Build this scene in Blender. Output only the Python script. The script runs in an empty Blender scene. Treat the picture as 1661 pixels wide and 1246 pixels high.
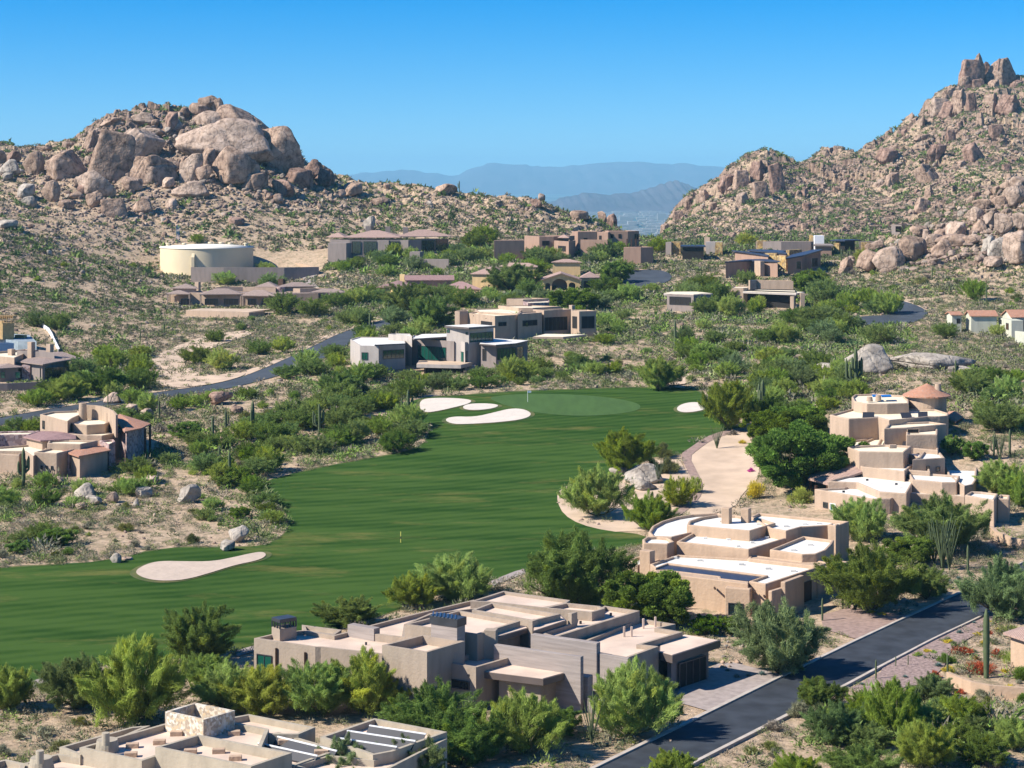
import bpy, bmesh, math, random
import numpy as np
from mathutils import Vector, Matrix, geometry
R = math.radians
random.seed(7); rng = np.random.default_rng(7)
sc = bpy.context.scene
COL = sc.collection
# ------------------------------------------------------------------ camera, sky, sun, exposure
F = 3235.0; CX = 830.5; HZ = 290.0; CAMZ = 60.0       # pixels of the 1661 px wide photograph
cam = bpy.data.objects.new('camera', bpy.data.cameras.new('camera')); COL.objects.link(cam)
cam.location = (0, 0, CAMZ); cam.rotation_euler = (R(90), 0, 0)
cam.data.sensor_width = 36; cam.data.lens = 36 * F / 1661
cam.data.shift_y = -(623 - HZ) / 1661
cam.data.clip_start = 1; cam.data.clip_end = 120000
sc.camera = cam
SKY_SAT = 1.78; SKY_TINT = (.88, 1.04, 1.25, 1); SUN_EL = 40.0; SUN_AZ = 254.0          # azimuth clockwise from +Y of the direction TOWARDS the sun (left of view, a bit behind)
w = bpy.data.worlds.new('World'); sc.world = w; w.use_nodes = True
nt = w.node_tree; nt.nodes.clear()
sky = nt.nodes.new('ShaderNodeTexSky'); sky.sky_type = 'NISHITA'; sky.sun_disc = False
sky.sun_elevation = R(SUN_EL); sky.sun_rotation = R(SUN_AZ); sky.altitude = 900; sky.air_density = 1.0; sky.dust_density = 0.0; sky.ozone_density = 3.0
bg = nt.nodes.new('ShaderNodeBackground'); bg.inputs[1].default_value = 0.07
wo = nt.nodes.new('ShaderNodeOutputWorld'); tcw = nt.nodes.new('ShaderNodeTexCoord'); va = nt.nodes.new('ShaderNodeVectorMath'); va.operation = 'ADD'; va.inputs[1].default_value = (0, 0, .045); nt.links.new(tcw.outputs['Generated'], va.inputs[0]); vn = nt.nodes.new('ShaderNodeVectorMath'); vn.operation = 'NORMALIZE'; nt.links.new(va.outputs[0], vn.inputs[0]); nt.links.new(vn.outputs[0], sky.inputs['Vector'])
hs = nt.nodes.new('ShaderNodeHueSaturation'); hs.inputs['Saturation'].default_value = SKY_SAT; tm = nt.nodes.new('ShaderNodeMix'); tm.data_type = 'RGBA'; tm.blend_type = 'MULTIPLY'; tm.inputs[0].default_value = 1; tm.inputs[7].default_value = SKY_TINT
nt.links.new(sky.outputs[0], hs.inputs['Color']); nt.links.new(hs.outputs[0], tm.inputs[6]); nt.links.new(tm.outputs[2], bg.inputs[0]); nt.links.new(bg.outputs[0], wo.inputs[0])
sl = bpy.data.lights.new('sun', 'SUN'); sl.energy = 5.0; sl.angle = R(0.5); sl.color = (1, 0.935, 0.835)
sun = bpy.data.objects.new('sun', sl); COL.objects.link(sun)
a, e = R(SUN_AZ), R(SUN_EL)
sd = Vector((math.sin(a) * math.cos(e), math.cos(a) * math.cos(e), math.sin(e)))
sun.rotation_euler = sd.to_track_quat('Z', 'Y').to_euler()
sc.view_settings.view_transform = 'Standard'; sc.view_settings.look = 'None'
sc.view_settings.exposure = 0.84; sc.view_settings.gamma = 1.0
sc.cycles.max_bounces = 6; sc.cycles.transparent_max_bounces = 4; sc.cycles.volume_bounces = 0; sc.cycles.diffuse_bounces = 2

# ------------------------------------------------------------------ materials
def mat(name, col, rough=0.85, var=0.0, scale=1.0, col2=None, bump=0.0, bscale=8.0, spec=0.3, metal=0.0, attr=None, trans=0.0, stretch=None, detail=4.0, lo=.35, hi=.65):
    m = bpy.data.materials.new(name); m.use_nodes = True; n = m.node_tree.nodes; l = m.node_tree.links
    b = n['Principled BSDF']; b.inputs['Roughness'].default_value = rough; b.inputs['Metallic'].default_value = metal
    b.inputs['Specular IOR Level'].default_value = spec
    c = tuple(col) + (1,); b.inputs['Base Color'].default_value = c
    src = None; tc = n.new('ShaderNodeTexCoord'); vec = tc.outputs['Object']
    if stretch:
        mp = n.new('ShaderNodeMapping'); mp.inputs['Scale'].default_value = stretch; l.new(vec, mp.inputs[0]); vec = mp.outputs[0]
    if col2 or var:
        nz = n.new('ShaderNodeTexNoise'); nz.inputs['Scale'].default_value = scale; nz.inputs['Detail'].default_value = detail; l.new(vec, nz.inputs['Vector'])
        rp = n.new('ShaderNodeValToRGB'); l.new(nz.outputs[0], rp.inputs[0])
        c2 = tuple(col2) + (1,) if col2 else tuple(x * (1 - var) for x in col) + (1,)
        rp.color_ramp.elements[0].position = lo; rp.color_ramp.elements[0].color = c2
        rp.color_ramp.elements[1].position = hi; rp.color_ramp.elements[1].color = c
        src = rp.outputs[0]
    if attr:
        at = n.new('ShaderNodeAttribute'); at.attribute_name = attr
        mx = n.new('ShaderNodeMix'); mx.data_type = 'RGBA'; mx.blend_type = 'MULTIPLY'; mx.inputs[0].default_value = 1
        if src: l.new(src, mx.inputs[6])
        else: mx.inputs[6].default_value = c
        l.new(at.outputs['Color'], mx.inputs[7]); src = mx.outputs[2]
        oi = n.new('ShaderNodeObjectInfo'); hv = n.new('ShaderNodeHueSaturation'); q1 = n.new('ShaderNodeMapRange'); q1.inputs[3].default_value = .478; q1.inputs[4].default_value = .512; l.new(oi.outputs['Random'], q1.inputs[0]); l.new(q1.outputs[0], hv.inputs['Hue'])
        q2 = n.new('ShaderNodeMath'); q2.operation = 'MULTIPLY'; q2.inputs[1].default_value = 7.31; l.new(oi.outputs['Random'], q2.inputs[0]); q3 = n.new('ShaderNodeMath'); q3.operation = 'FRACT'; l.new(q2.outputs[0], q3.inputs[0]); q4 = n.new('ShaderNodeMapRange'); q4.inputs[3].default_value = .88; q4.inputs[4].default_value = 1.28; l.new(q3.outputs[0], q4.inputs[0]); l.new(q4.outputs[0], hv.inputs['Value'])
        q5 = n.new('ShaderNodeMapRange'); q5.inputs[3].default_value = 1.04; q5.inputs[4].default_value = .84; l.new(q3.outputs[0], q5.inputs[0]); l.new(q5.outputs[0], hv.inputs['Saturation']); l.new(src, hv.inputs['Color'])
        if name.endswith('leaves'): src = hv.outputs[0]
    if src: l.new(src, b.inputs['Base Color'])
    if bump:
        nb = n.new('ShaderNodeTexNoise'); nb.inputs['Scale'].default_value = bscale; nb.inputs['Detail'].default_value = 5; l.new(tc.outputs['Object'], nb.inputs['Vector'])
        bp = n.new('ShaderNodeBump'); bp.inputs['Strength'].default_value = bump; bp.inputs['Distance'].default_value = 0.3
        l.new(nb.outputs[0], bp.inputs['Height']); l.new(bp.outputs[0], b.inputs['Normal'])
    if trans:
        t = n.new('ShaderNodeBsdfTranslucent'); ms = n.new('ShaderNodeMixShader'); ms.inputs[0].default_value = trans
        if src: l.new(src, t.inputs[0])
        else: t.inputs[0].default_value = c
        l.new(b.outputs[0], ms.inputs[1]); l.new(t.outputs[0], ms.inputs[2]); l.new(ms.outputs[0], n['Material Output'].inputs[0])
    return m
def rock_mat(name, col, dark, light, sc1=0.35):
    m = bpy.data.materials.new(name); m.use_nodes = True; n = m.node_tree.nodes; l = m.node_tree.links
    b = n['Principled BSDF']; b.inputs['Roughness'].default_value = .92; b.inputs['Specular IOR Level'].default_value = .15
    g = n.new('ShaderNodeNewGeometry')
    nz = n.new('ShaderNodeTexNoise'); nz.inputs['Scale'].default_value = sc1; nz.inputs['Detail'].default_value = 6; nz.inputs['Roughness'].default_value = .62; l.new(g.outputs['Position'], nz.inputs['Vector'])
    rp = n.new('ShaderNodeValToRGB'); l.new(nz.outputs[0], rp.inputs[0]); e = rp.color_ramp.elements
    e[0].position = .33; e[0].color = tuple(dark) + (1,); e[1].position = .68; e[1].color = tuple(light) + (1,)
    k = rp.color_ramp.elements.new(.5); k.color = tuple(col) + (1,)
    # dark varnish streaks running down the faces
    mp = n.new('ShaderNodeMapping'); mp.inputs['Scale'].default_value = (1.2, 1.2, .12); l.new(g.outputs['Position'], mp.inputs[0])
    n2 = n.new('ShaderNodeTexNoise'); n2.inputs['Scale'].default_value = 1.0; n2.inputs['Detail'].default_value = 4; l.new(mp.outputs[0], n2.inputs['Vector'])
    r2 = n.new('ShaderNodeMapRange'); r2.inputs[1].default_value = .5; r2.inputs[2].default_value = .75; r2.inputs[3].default_value = 1; r2.inputs[4].default_value = .68; l.new(n2.outputs[0], r2.inputs[0])
    # cracks
    vo = n.new('ShaderNodeTexVoronoi'); vo.feature = 'DISTANCE_TO_EDGE'; vo.inputs['Scale'].default_value = .19
    wv = n.new('ShaderNodeTexNoise'); wv.inputs['Scale'].default_value = .5; l.new(g.outputs['Position'], wv.inputs['Vector'])
    ad = n.new('ShaderNodeVectorMath'); ad.operation = 'MULTIPLY_ADD'; ad.inputs[1].default_value = (3, 3, 3); l.new(wv.outputs['Color'], ad.inputs[0]); l.new(g.outputs['Position'], ad.inputs[2]); l.new(ad.outputs[0], vo.inputs['Vector'])
    r3 = n.new('ShaderNodeMapRange'); r3.inputs[1].default_value = 0; r3.inputs[2].default_value = .045; r3.inputs[3].default_value = .58; r3.inputs[4].default_value = 1; l.new(vo.outputs[0], r3.inputs[0])
    mu = n.new('ShaderNodeMath'); mu.operation = 'MULTIPLY'; l.new(r2.outputs[0], mu.inputs[0]); l.new(r3.outputs[0], mu.inputs[1])
    oi = n.new('ShaderNodeObjectInfo'); r4 = n.new('ShaderNodeMapRange'); r4.inputs[3].default_value = .82; r4.inputs[4].default_value = 1.12; l.new(oi.outputs['Random'], r4.inputs[0])
    m2 = n.new('ShaderNodeMath'); m2.operation = 'MULTIPLY'; l.new(mu.outputs[0], m2.inputs[0]); l.new(r4.outputs[0], m2.inputs[1])
    vm = n.new('ShaderNodeVectorMath'); vm.operation = 'SCALE'; l.new(rp.outputs[0], vm.inputs[0]); l.new(m2.outputs[0], vm.inputs['Scale'])
    l.new(vm.outputs[0], b.inputs['Base Color'])
    nb = n.new('ShaderNodeTexNoise'); nb.inputs['Scale'].default_value = 1.1; nb.inputs['Detail'].default_value = 7; l.new(g.outputs['Position'], nb.inputs['Vector'])
    bp = n.new('ShaderNodeBump'); bp.inputs['Strength'].default_value = .6; bp.inputs['Distance'].default_value = .5; l.new(nb.outputs[0], bp.inputs['Height'])
    b2 = n.new('ShaderNodeBump'); b2.inputs['Strength'].default_value = .5; b2.inputs['Distance'].default_value = .4; l.new(r3.outputs[0], b2.inputs['Height']); l.new(bp.outputs[0], b2.inputs['Normal'])
    l.new(b2.outputs[0], b.inputs['Normal'])
    return m
def stone_mat(name, cols, scale):
    m = bpy.data.materials.new(name); m.use_nodes = True; n = m.node_tree.nodes; l = m.node_tree.links
    b = n['Principled BSDF']; b.inputs['Roughness'].default_value = .9
    tc = n.new('ShaderNodeTexCoord'); v = n.new('ShaderNodeTexVoronoi'); v.inputs['Scale'].default_value = scale; l.new(tc.outputs['Object'], v.inputs['Vector'])
    sp = n.new('ShaderNodeSeparateColor'); l.new(v.outputs['Color'], sp.inputs[0])
    rp = n.new('ShaderNodeValToRGB'); rp.color_ramp.interpolation = 'CONSTANT'; l.new(sp.outputs[0], rp.inputs[0])
    while len(rp.color_ramp.elements) < len(cols): rp.color_ramp.elements.new(.5)
    for i, c in enumerate(cols): rp.color_ramp.elements[i].position = i / len(cols); rp.color_ramp.elements[i].color = tuple(c) + (1,)
    l.new(rp.outputs[0], b.inputs['Base Color']); return m
def tile_mat(name, a_, b_, ang=0.0, sc_=2.2):
    m = bpy.data.materials.new(name); m.use_nodes = True; n = m.node_tree.nodes; l = m.node_tree.links
    b = n['Principled BSDF']; b.inputs['Roughness'].default_value = .85
    tc = n.new('ShaderNodeTexCoord'); mp = n.new('ShaderNodeMapping'); mp.inputs['Rotation'].default_value = (0, 0, ang); l.new(tc.outputs['Object'], mp.inputs[0])
    br = n.new('ShaderNodeTexBrick'); br.inputs['Scale'].default_value = sc_; br.inputs['Mortar Size'].default_value = .03
    br.inputs['Color1'].default_value = tuple(a_) + (1,); br.inputs['Color2'].default_value = tuple(b_) + (1,); br.inputs['Mortar'].default_value = tuple(x * .55 for x in a_) + (1,)
    l.new(mp.outputs[0], br.inputs['Vector'])
    nz = n.new('ShaderNodeTexNoise'); nz.inputs['Scale'].default_value = 1.5; l.new(tc.outputs['Object'], nz.inputs['Vector'])
    r = n.new('ShaderNodeMapRange'); r.inputs[3].default_value = .75; r.inputs[4].default_value = 1.2; l.new(nz.outputs[0], r.inputs[0])
    vm = n.new('ShaderNodeVectorMath'); vm.operation = 'SCALE'; l.new(br.outputs['Color'], vm.inputs[0]); l.new(r.outputs[0], vm.inputs['Scale']); l.new(vm.outputs[0], b.inputs['Base Color'])
    wv = n.new('ShaderNodeTexWave'); wv.inputs['Scale'].default_value = sc_ * .8; l.new(mp.outputs[0], wv.inputs['Vector'])
    bp = n.new('ShaderNodeBump'); bp.inputs['Strength'].default_value = .5; bp.inputs['Distance'].default_value = .08; l.new(wv.outputs[0], bp.inputs['Height']); l.new(bp.outputs[0], b.inputs['Normal'])
    return m
M = dict(
 greywall=mat('grey_stucco', (.345, .275, .21), .9, .17, 1.1, stretch=(1, 1, .22), lo=.3, hi=.6, bump=.15, bscale=4),
 tanwall=mat('tan_stucco', (.45, .32, .22), .9, .17, 1.1, stretch=(1, 1, .22), lo=.3, hi=.6, bump=.2, bscale=3),
 tanwall2=mat('brown_tan_stucco', (.42, .31, .225), .9, .17, 1.1, stretch=(1, 1, .22), lo=.3, hi=.6, bump=.2, bscale=3),
 sagewall=mat('sage_grey_stucco', (.38, .325, .245), .9, .17, 1.1, stretch=(1, 1, .22), lo=.3, hi=.6, bump=.15, bscale=3),
 ochrewall=mat('ochre_tan_stucco', (.39, .29, .21), .9, .17, 1.1, stretch=(1, 1, .22), lo=.3, hi=.6, bump=.2, bscale=3),
 redwall=mat('red_brown_stucco', (.34, .22, .16), .9, .17, 1.1, stretch=(1, 1, .22), lo=.3, hi=.6),
 purplewall=mat('taupe_stucco', (.26, .215, .19), .9, .17, 1.1, stretch=(1, 1, .22), lo=.3, hi=.6),
 yellowwall=mat('yellow_stucco', (.62, .44, .22), .9, .17, 1.1, stretch=(1, 1, .22), lo=.3, hi=.6),
 glasshousewall=mat('pale_grey_stucco', (.42, .37, .33), .9, .17, 1.1, stretch=(1, 1, .22), lo=.3, hi=.6),
 creamwall=mat('sage_white_stucco', (.50, .50, .40), .9, .17, 1.1, stretch=(1, 1, .22), lo=.3, hi=.6),
 tank=mat('cream_tank_paint', (.66, .55, .36), .6, .07, .15, spec=.4),
 tanktop=mat('pale_tank_roof', (.78, .72, .60), .6, .06, .2),
 pinkroof=mat('pink_beige_roof_coating', (.66, .51, .40), .85, .22, .35, detail=6),
 whiteroof=mat('white_roof_coating', (.74, .71, .64), .7, .18, .5, detail=6),
 creamroof=mat('cream_roof_coating', (.78, .68, .50), .75, .12, .3, detail=6),
 concrete=mat('board_formed_concrete', (.33, .28, .25), .8, .22, 1.0, stretch=(.3, .3, 5), bump=.1),
 brownmetal=mat('bronze_fascia', (.115, .09, .08), .45, .15, .5, spec=.5),
 darkmetal=mat('dark_zinc_metal', (.06, .062, .07), .4, .3, 1.0, spec=.5, metal=.3),
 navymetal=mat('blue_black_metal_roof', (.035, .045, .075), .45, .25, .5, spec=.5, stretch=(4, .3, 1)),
 bluemetal=mat('blue_flashing', (.05, .10, .2), .35, spec=.6, metal=.4),
 glass=mat('dark_window_glass', (.012, .02, .022), .08, spec=.9),
 greenglass=mat('green_window_glass', (.01, .085, .06), .10, .4, .4, spec=.9, stretch=(1, 1, .2)),
 dark=mat('dark_interior', (.018, .016, .015), .8),  # near-black colour standing in for shade inside patio openings and under decks
 woodbrown=mat('dark_stained_wood', (.07, .035, .02), .7, .3, 2),
 wood=mat('raw_plywood', (.46, .31, .14), .8, .25, 2),
 tarp=mat('pale_blue_underlay', (.34, .40, .43), .6, .4, .5),
 stone=stone_mat('ledge_stone', [(.42, .36, .27), (.55, .48, .37), (.34, .27, .2), (.50, .38, .24), (.60, .55, .46)], 4.6),
 goldstone=stone_mat('gold_stone', [(.42, .27, .09), (.25, .16, .07), (.5, .36, .15), (.3, .22, .12)], 1.6),
 mauvestone=stone_mat('mauve_stone', [(.26, .18, .17), (.36, .27, .26), (.2, .13, .12), (.42, .3, .26)], 2.2),
 tilepink=tile_mat('pink_clay_tile', (.46, .31, .25), (.38, .25, .2)),
 tilemauve=tile_mat('mauve_clay_tile', (.36, .22, .20), (.29, .17, .16)),
 tilered=tile_mat('red_clay_tile', (.50, .22, .12), (.42, .26, .19)),
 tilebrown=tile_mat('grey_brown_tile', (.36, .27, .22), (.29, .21, .18)),
 asphalt=mat('blue_black_asphalt', (.040, .047, .058), .8, .45, .5, bump=.05, spec=.35, detail=6),
 asphalt2=mat('worn_asphalt', (.055, .065, .078), .8, .3, .2, spec=.35),
 kerb=mat('pale_concrete_kerb', (.46, .40, .34), .85, .2, 1.0),
 drive=mat('grey_paver_drive', (.36, .30, .27), .85, .25, 1.2, bump=.05),
 brick=mat('pink_paver_drive', (.33, .23, .19), .9, .3, 1.6, bump=.1),
 sandlot=mat('raked_granite', (.56, .42, .30), .95, .22, .25, detail=8),
 bunker=mat('bunker_sand', (.50, .40, .315), .95, .12, .4, detail=7, bump=.3, bscale=1.2),
 pinkbunker=mat('pale_bunker_sand', (.60, .53, .45), .95, .10, .4, detail=7, bump=.3, bscale=1.2),
 gravel=mat('pink_gravel', (.36, .26, .23), .95, .5, 3.0, detail=6, bump=.4),
 saguaro=mat('saguaro_skin', (.09, .12, .055), .8, .3, 1.5),
 wooddead=mat('bark', (.10, .075, .05), .95, .3, 3),
 palobark=mat('green_bark', (.17, .16, .08), .9, .3, 3),
 agave=mat('blue_agave', (.13, .21, .19), .6, .2, 2),
 pool=mat('pool_water', (.03, .22, .22), .06, spec=.8),
 solar=mat('solar_panel', (.03, .03, .035), .35, spec=.5),
 solarrail=mat('white_pipe', (.75, .75, .75), .5),
 bluetarp=mat('blue_awning', (.01, .14, .42), .6),
 white=mat('white_paint', (.8, .8, .8), .5),
 flag=mat('yellow_marker', (.75, .65, .15), .5),
 redflower=mat('red_blossom', (.42, .09, .03), .7, attr='Col', trans=.25),
 yellowflower=mat('yellow_blossom', (.60, .48, .04), .7, attr='Col', trans=.25),
 pinkflower=mat('magenta_blossom', (.50, .06, .30), .7, attr='Col', trans=.25),
 pv=mat('palo_verde_leaves', (.25, .345, .05), .75, attr='Col', trans=.45, spec=.1),
 pvy=mat('yellow_palo_verde_leaves', (.31, .38, .05), .75, attr='Col', trans=.45, spec=.1),
 mq=mat('mesquite_leaves', (.155, .23, .042), .75, attr='Col', trans=.42, spec=.1),
 bl=mat('bluish_acacia_leaves', (.165, .235, .075), .75, attr='Col', trans=.42, spec=.1),
 dk=mat('dense_dark_leaves', (.135, .225, .025), .75, attr='Col', trans=.4, spec=.1),
 sage=mat('sage_scrub_leaves', (.22, .22, .13), .85, attr='Col', trans=.15),
 grey=mat('grey_dry_twigs', (.235, .20, .155), .9, attr='Col', trans=.1),
 olive=mat('olive_scrub_leaves', (.19, .21, .05), .8, attr='Col', trans=.2),
 creo=mat('creosote_leaves', (.115, .14, .04), .8, attr='Col', trans=.2),
 scrub=mat('scrub_mix', (1, 1, 1), .9, attr='Col', trans=.12),
)
M['rock'] = rock_mat('granite', (.345, .24, .175), (.13, .087, .065), (.45, .33, .25))
M['rockpale'] = rock_mat('pale_granite', (.40, .295, .225), (.19, .135, .10), (.49, .375, .295))
M['rockgrey'] = rock_mat('grey_granite', (.36, .315, .265), (.21, .175, .145), (.45, .395, .33))
M['rockrose'] = rock_mat('rose_granite', (.28, .18, .135), (.11, .07, .055), (.37, .255, .20))

# ------------------------------------------------------------------ object helpers
def tag(o, label=None, cat=None, group=None, kind=None):
    if label: o['label'] = label
    if cat: o['category'] = cat
    if group: o['group'] = group
    if kind: o['kind'] = kind
    return o
def empty(name, loc, label=None, cat=None, group=None):
    o = bpy.data.objects.new(name, None); COL.objects.link(o); o.location = loc; o.empty_display_size = .5
    return tag(o, label, cat, group)
def mesh(name, V, Fc, m=None, smooth=False, cols=None):
    me = bpy.data.meshes.new(name); V = np.asarray(V, dtype=np.float32).reshape(-1, 3)
    if isinstance(Fc, np.ndarray):
        nf, k = Fc.shape; me.vertices.add(len(V)); me.vertices.foreach_set('co', V.ravel())
        me.loops.add(nf * k); me.loops.foreach_set('vertex_index', Fc.astype(np.int32).ravel())
        me.polygons.add(nf); me.polygons.foreach_set('loop_start', np.arange(0, nf * k, k, dtype=np.int32))
        me.update(calc_edges=True)
    else: me.from_pydata(V.tolist(), [], Fc); me.update()
    if smooth: me.polygons.foreach_set('use_smooth', np.ones(len(me.polygons), dtype=bool))
    if cols is not None:
        ca = me.color_attributes.new('Col', 'FLOAT_COLOR', 'POINT')
        c4 = np.ones((len(V), 4), dtype=np.float32); c4[:, :3] = cols; ca.data.foreach_set('color', c4.ravel())
    if m: me.materials.append(m)
    return me
def link(name, me, parent=None, loc=(0, 0, 0)):
    o = bpy.data.objects.new(name, me); COL.objects.link(o); o.location = loc
    if parent: o.parent = parent
    return o
def wmesh(name, V, Fc, m, parent=None, smooth=False):      # world-space verts; child verts are made local to the parent; a top-level one gets its base point as origin
    V = np.asarray(V, dtype=float)
    if parent is not None: return link(name, mesh(name, V - np.array(parent.location), Fc, m, smooth), parent)
    c = V.mean(0); c[2] = V[:, 2].min(); return link(name, mesh(name, V - c, Fc, m, smooth), None, c)
def clone(o, parent=None):
    c = o.copy(); COL.objects.link(c); c.parent = parent; return c
def clone_tree(o):
    r = clone(o)
    for ch in list(o.children):
        c = clone(ch, r)
        for g in list(ch.children): clone(g, c)
    return r

# ------------------------------------------------------------------ terrain: a height field over (u = x/y, y)
def P(px, py, z):            # the point on height z that the photograph shows at (px, py)
    Y = (CAMZ - z) * F / (py - HZ); return np.array([(px - CX) / F * Y, Y, z])
def PY(px, py, Y): return np.array([(px - CX) / F * Y, Y, CAMZ - (py - HZ) / F * Y])
def ramp(px, pts):
    pts = sorted(pts); return np.interp(px, [p[0] for p in pts], [p[1] for p in pts])
NU = 1001; U = np.linspace(-.40, .40, NU); PXC = U * F + CX
YR = np.concatenate([np.arange(110, 640, 1.3), np.arange(640, 960, .95), np.arange(960, 1450, 2.2), np.geomspace(1450, 4200, 60)])
def D(l, Yv): return [(p, HZ + F * d / Yv) for p, d in l]
LEFT_RIDGE = [(-500, 250), (-200, 235), (0, 232), (40, 240), (70, 240), (100, 233), (135, 224), (165, 203), (185, 194), (235, 192), (265, 183), (310, 182), (335, 181), (365, 182), (400, 193), (430, 209), (455, 229), (480, 251), (500, 266), (530, 277), (560, 291), (600, 299), (650, 304), (700, 305), (760, 318), (830, 322), (870, 323), (900, 339), (950, 353), (1000, 372), (1050, 390)]
RIGHT_RIDGE = [(1065, 388), (1100, 355), (1150, 315), (1180, 292), (1210, 270), (1250, 260), (1290, 273), (1330, 266), (1380, 261), (1430, 242), (1470, 211), (1510, 178), (1545, 152), (1600, 143), (1661, 146), (1800, 190), (2200, 240)]
CON = [ # contour lines: (Y as function of px, py as function of px)
 ([(0, 100)], D([(0, 48)], 100)), ([(0, 200)], D([(0, 48)], 200)), ([(0, 270)], D([(0, 47.8), (1300, 47.8), (1450, 47), (1700, 46.6)], 270)),
 ([(0, 315)], D([(-200, 46.5), (0, 46.5), (600, 47), (1200, 46.3), (1330, 45), (1400, 42.6), (1500, 40.5), (1661, 40)], 315)),
 ([(0, 388)], D([(0, 42.8), (400, 43), (700, 42), (1100, 42), (1300, 41.3), (1500, 38.7), (1661, 38.7)], 388)),
 ([(0, 430)], D([(0, 42.6), (200, 42.4), (400, 42), (600, 41), (1000, 41), (1300, 40.2), (1500, 39.2), (1661, 39.4)], 430)),
 ([(0, 500)], D([(-100, 37), (0, 38), (300, 41.6), (500, 40.3), (700, 37.9), (1000, 37.7), (1300, 38), (1661, 38.8)], 500)),
 ([(0, 600)], D([(-100, 28), (0, 30), (200, 36), (350, 38.5), (500, 38), (650, 35), (900, 33), (1200, 33.5), (1400, 33), (1661, 29)], 600)),
 ([(0, 700)], [(-200, 350), (0, 368), (150, 412), (270, 444), (450, 444), (550, 424), (700, 415), (850, 410), (950, 405), (1050, 405), (1200, 405), (1350, 410), (1380, 408), (1440, 402), (1500, 362), (1560, 337), (1620, 304), (1661, 287), (1750, 255), (2100, 240)]),
 ([(0, 790), (1000, 790), (1060, 900), (1400, 900), (1700, 860)], [(-200, 290), (0, 300), (150, 302), (300, 308), (400, 318), (500, 345), (600, 358), (700, 358), (800, 364), (900, 382), (1000, 395), (1060, 391), (1200, 385), (1400, 382), (1500, 392), (1661, 380)]),
 ([(0, 890), (300, 930), (400, 930), (520, 880), (700, 860), (950, 830), (1040, 830), (1075, 1250), (1250, 1220), (1350, 1320), (1550, 1400), (1700, 1400)], LEFT_RIDGE + RIGHT_RIDGE),
]
yk = np.array([np.interp(PXC, [p[0] for p in sorted(c[0])], [p[1] for p in sorted(c[0])]) for c in CON])
dk_ = np.array([(ramp(PXC, c[1]) - HZ) / F * yk[i] for i, c in enumerate(CON)])
tail_y = np.array([yk[-1] + 45, yk[-1] + 240, np.full(NU, 3000.), np.full(NU, 4300.)])
tail_d = np.array([dk_[-1] + 9, dk_[-1] + 95, np.full(NU, 196.), np.full(NU, 200.)])
yk = np.vstack([yk, tail_y]); dk_ = np.vstack([dk_, tail_d])
Z = np.empty((len(YR), NU))
for j in range(NU): Z[:, j] = CAMZ - np.interp(YR, yk[:, j], dk_[:, j])
def blur(A, k, ax):
    ker = np.exp(-.5 * (np.arange(-k * 2, k * 2 + 1) / max(k, .5)) ** 2); ker /= ker.sum()
    pad = [(0, 0), (0, 0)]; pad[ax] = (k * 2, k * 2); B = np.pad(A, pad, mode='edge'); out = np.zeros_like(A)
    for i, wgt in enumerate(ker):
        out += wgt * (B[i:i + A.shape[0], :] if ax == 0 else B[:, i:i + A.shape[1]])
    return out
Zs = blur(blur(Z, 6, 0), 5, 1)
UU, YY = np.meshgrid(U, YR); XX = UU * YY; PPX = UU * F + CX
def hsh(ix, iy, s):
    v = np.sin(ix * 127.1 + iy * 311.7 + s * 74.7) * 43758.5453; return v - np.floor(v)
def vnoise(x, y, s=0):
    ix = np.floor(x); iy = np.floor(y); fx = x - ix; fy = y - iy; fx = fx * fx * (3 - 2 * fx); fy = fy * fy * (3 - 2 * fy)
    return (hsh(ix, iy, s) * (1 - fx) + hsh(ix + 1, iy, s) * fx) * (1 - fy) + (hsh(ix, iy + 1, s) * (1 - fx) + hsh(ix + 1, iy + 1, s) * fx) * fy
def fbm(x, y, o=4, s=0):
    r = 0; a_ = .5
    for k in range(o): r = r + a_ * vnoise(x * 2 ** k, y * 2 ** k, s + k); a_ *= .5
    return r / (1 - .5 ** o)
def blocks(x, y, s=0):       # broken rock: every cell is a tilted slab
    ix = np.floor(x); iy = np.floor(y); best = np.full(x.shape, 9.); val = np.zeros(x.shape)
    for dx in (-1, 0, 1):
        for dy in (-1, 0, 1):
            cx = ix + dx; cy = iy + dy; qx = cx + hsh(cx, cy, s); qy = cy + hsh(cx, cy, s + 5)
            d = (x - qx) ** 2 + (y - qy) ** 2; v = hsh(cx, cy, s + 9) + (hsh(cx, cy, s + 11) - .5) * 1.6 * (x - qx) + (hsh(cx, cy, s + 13) - .5) * 1.6 * (y - qy) - .5 * d
            k = d < best; best = np.where(k, d, best); val = np.where(k, v, val)
    return val
def sstep(a_, b_, x): t = np.clip((x - a_) / (b_ - a_), 0, 1); return t * t * (3 - 2 * t)
hill = np.zeros_like(Z)
lm = (PPX < 1060)
foot = np.interp(PPX, [-200, 0, 200, 300, 500, 700, 1000], [560, 600, 700, 745, 740, 745, 730])
hill = np.where(lm, sstep(0, 60, YY - foot), hill)
top = np.interp(PPX, [-100, 60, 160, 450, 520, 700, 1040], [.55, .7, 1, 1, .6, .42, .35])
footR = np.interp(PPX, [1060, 1400, 1460, 1700], [860, 860, 590, 560])
hill = np.where(~lm, sstep(0, 60, YY - footR), hill); top = np.where(~lm, .95, top)
RK = hill * (.25 + .75 * top * sstep(770, 830, YY) * lm + .75 * (~lm))
domes = sstep(100, 170, PPX) * (1 - sstep(440, 520, PPX)) * sstep(795, 850, YY) * (YY < 990)
flatTop = 1 - .8 * sstep(875, 900, YY) * (PPX > 275) * (PPX < 440)
b1 = flatTop * (blocks(XX / 16, YY / 20, 3) * 6 + blocks(XX / 6, YY / 7, 4) * 2.0)
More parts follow.
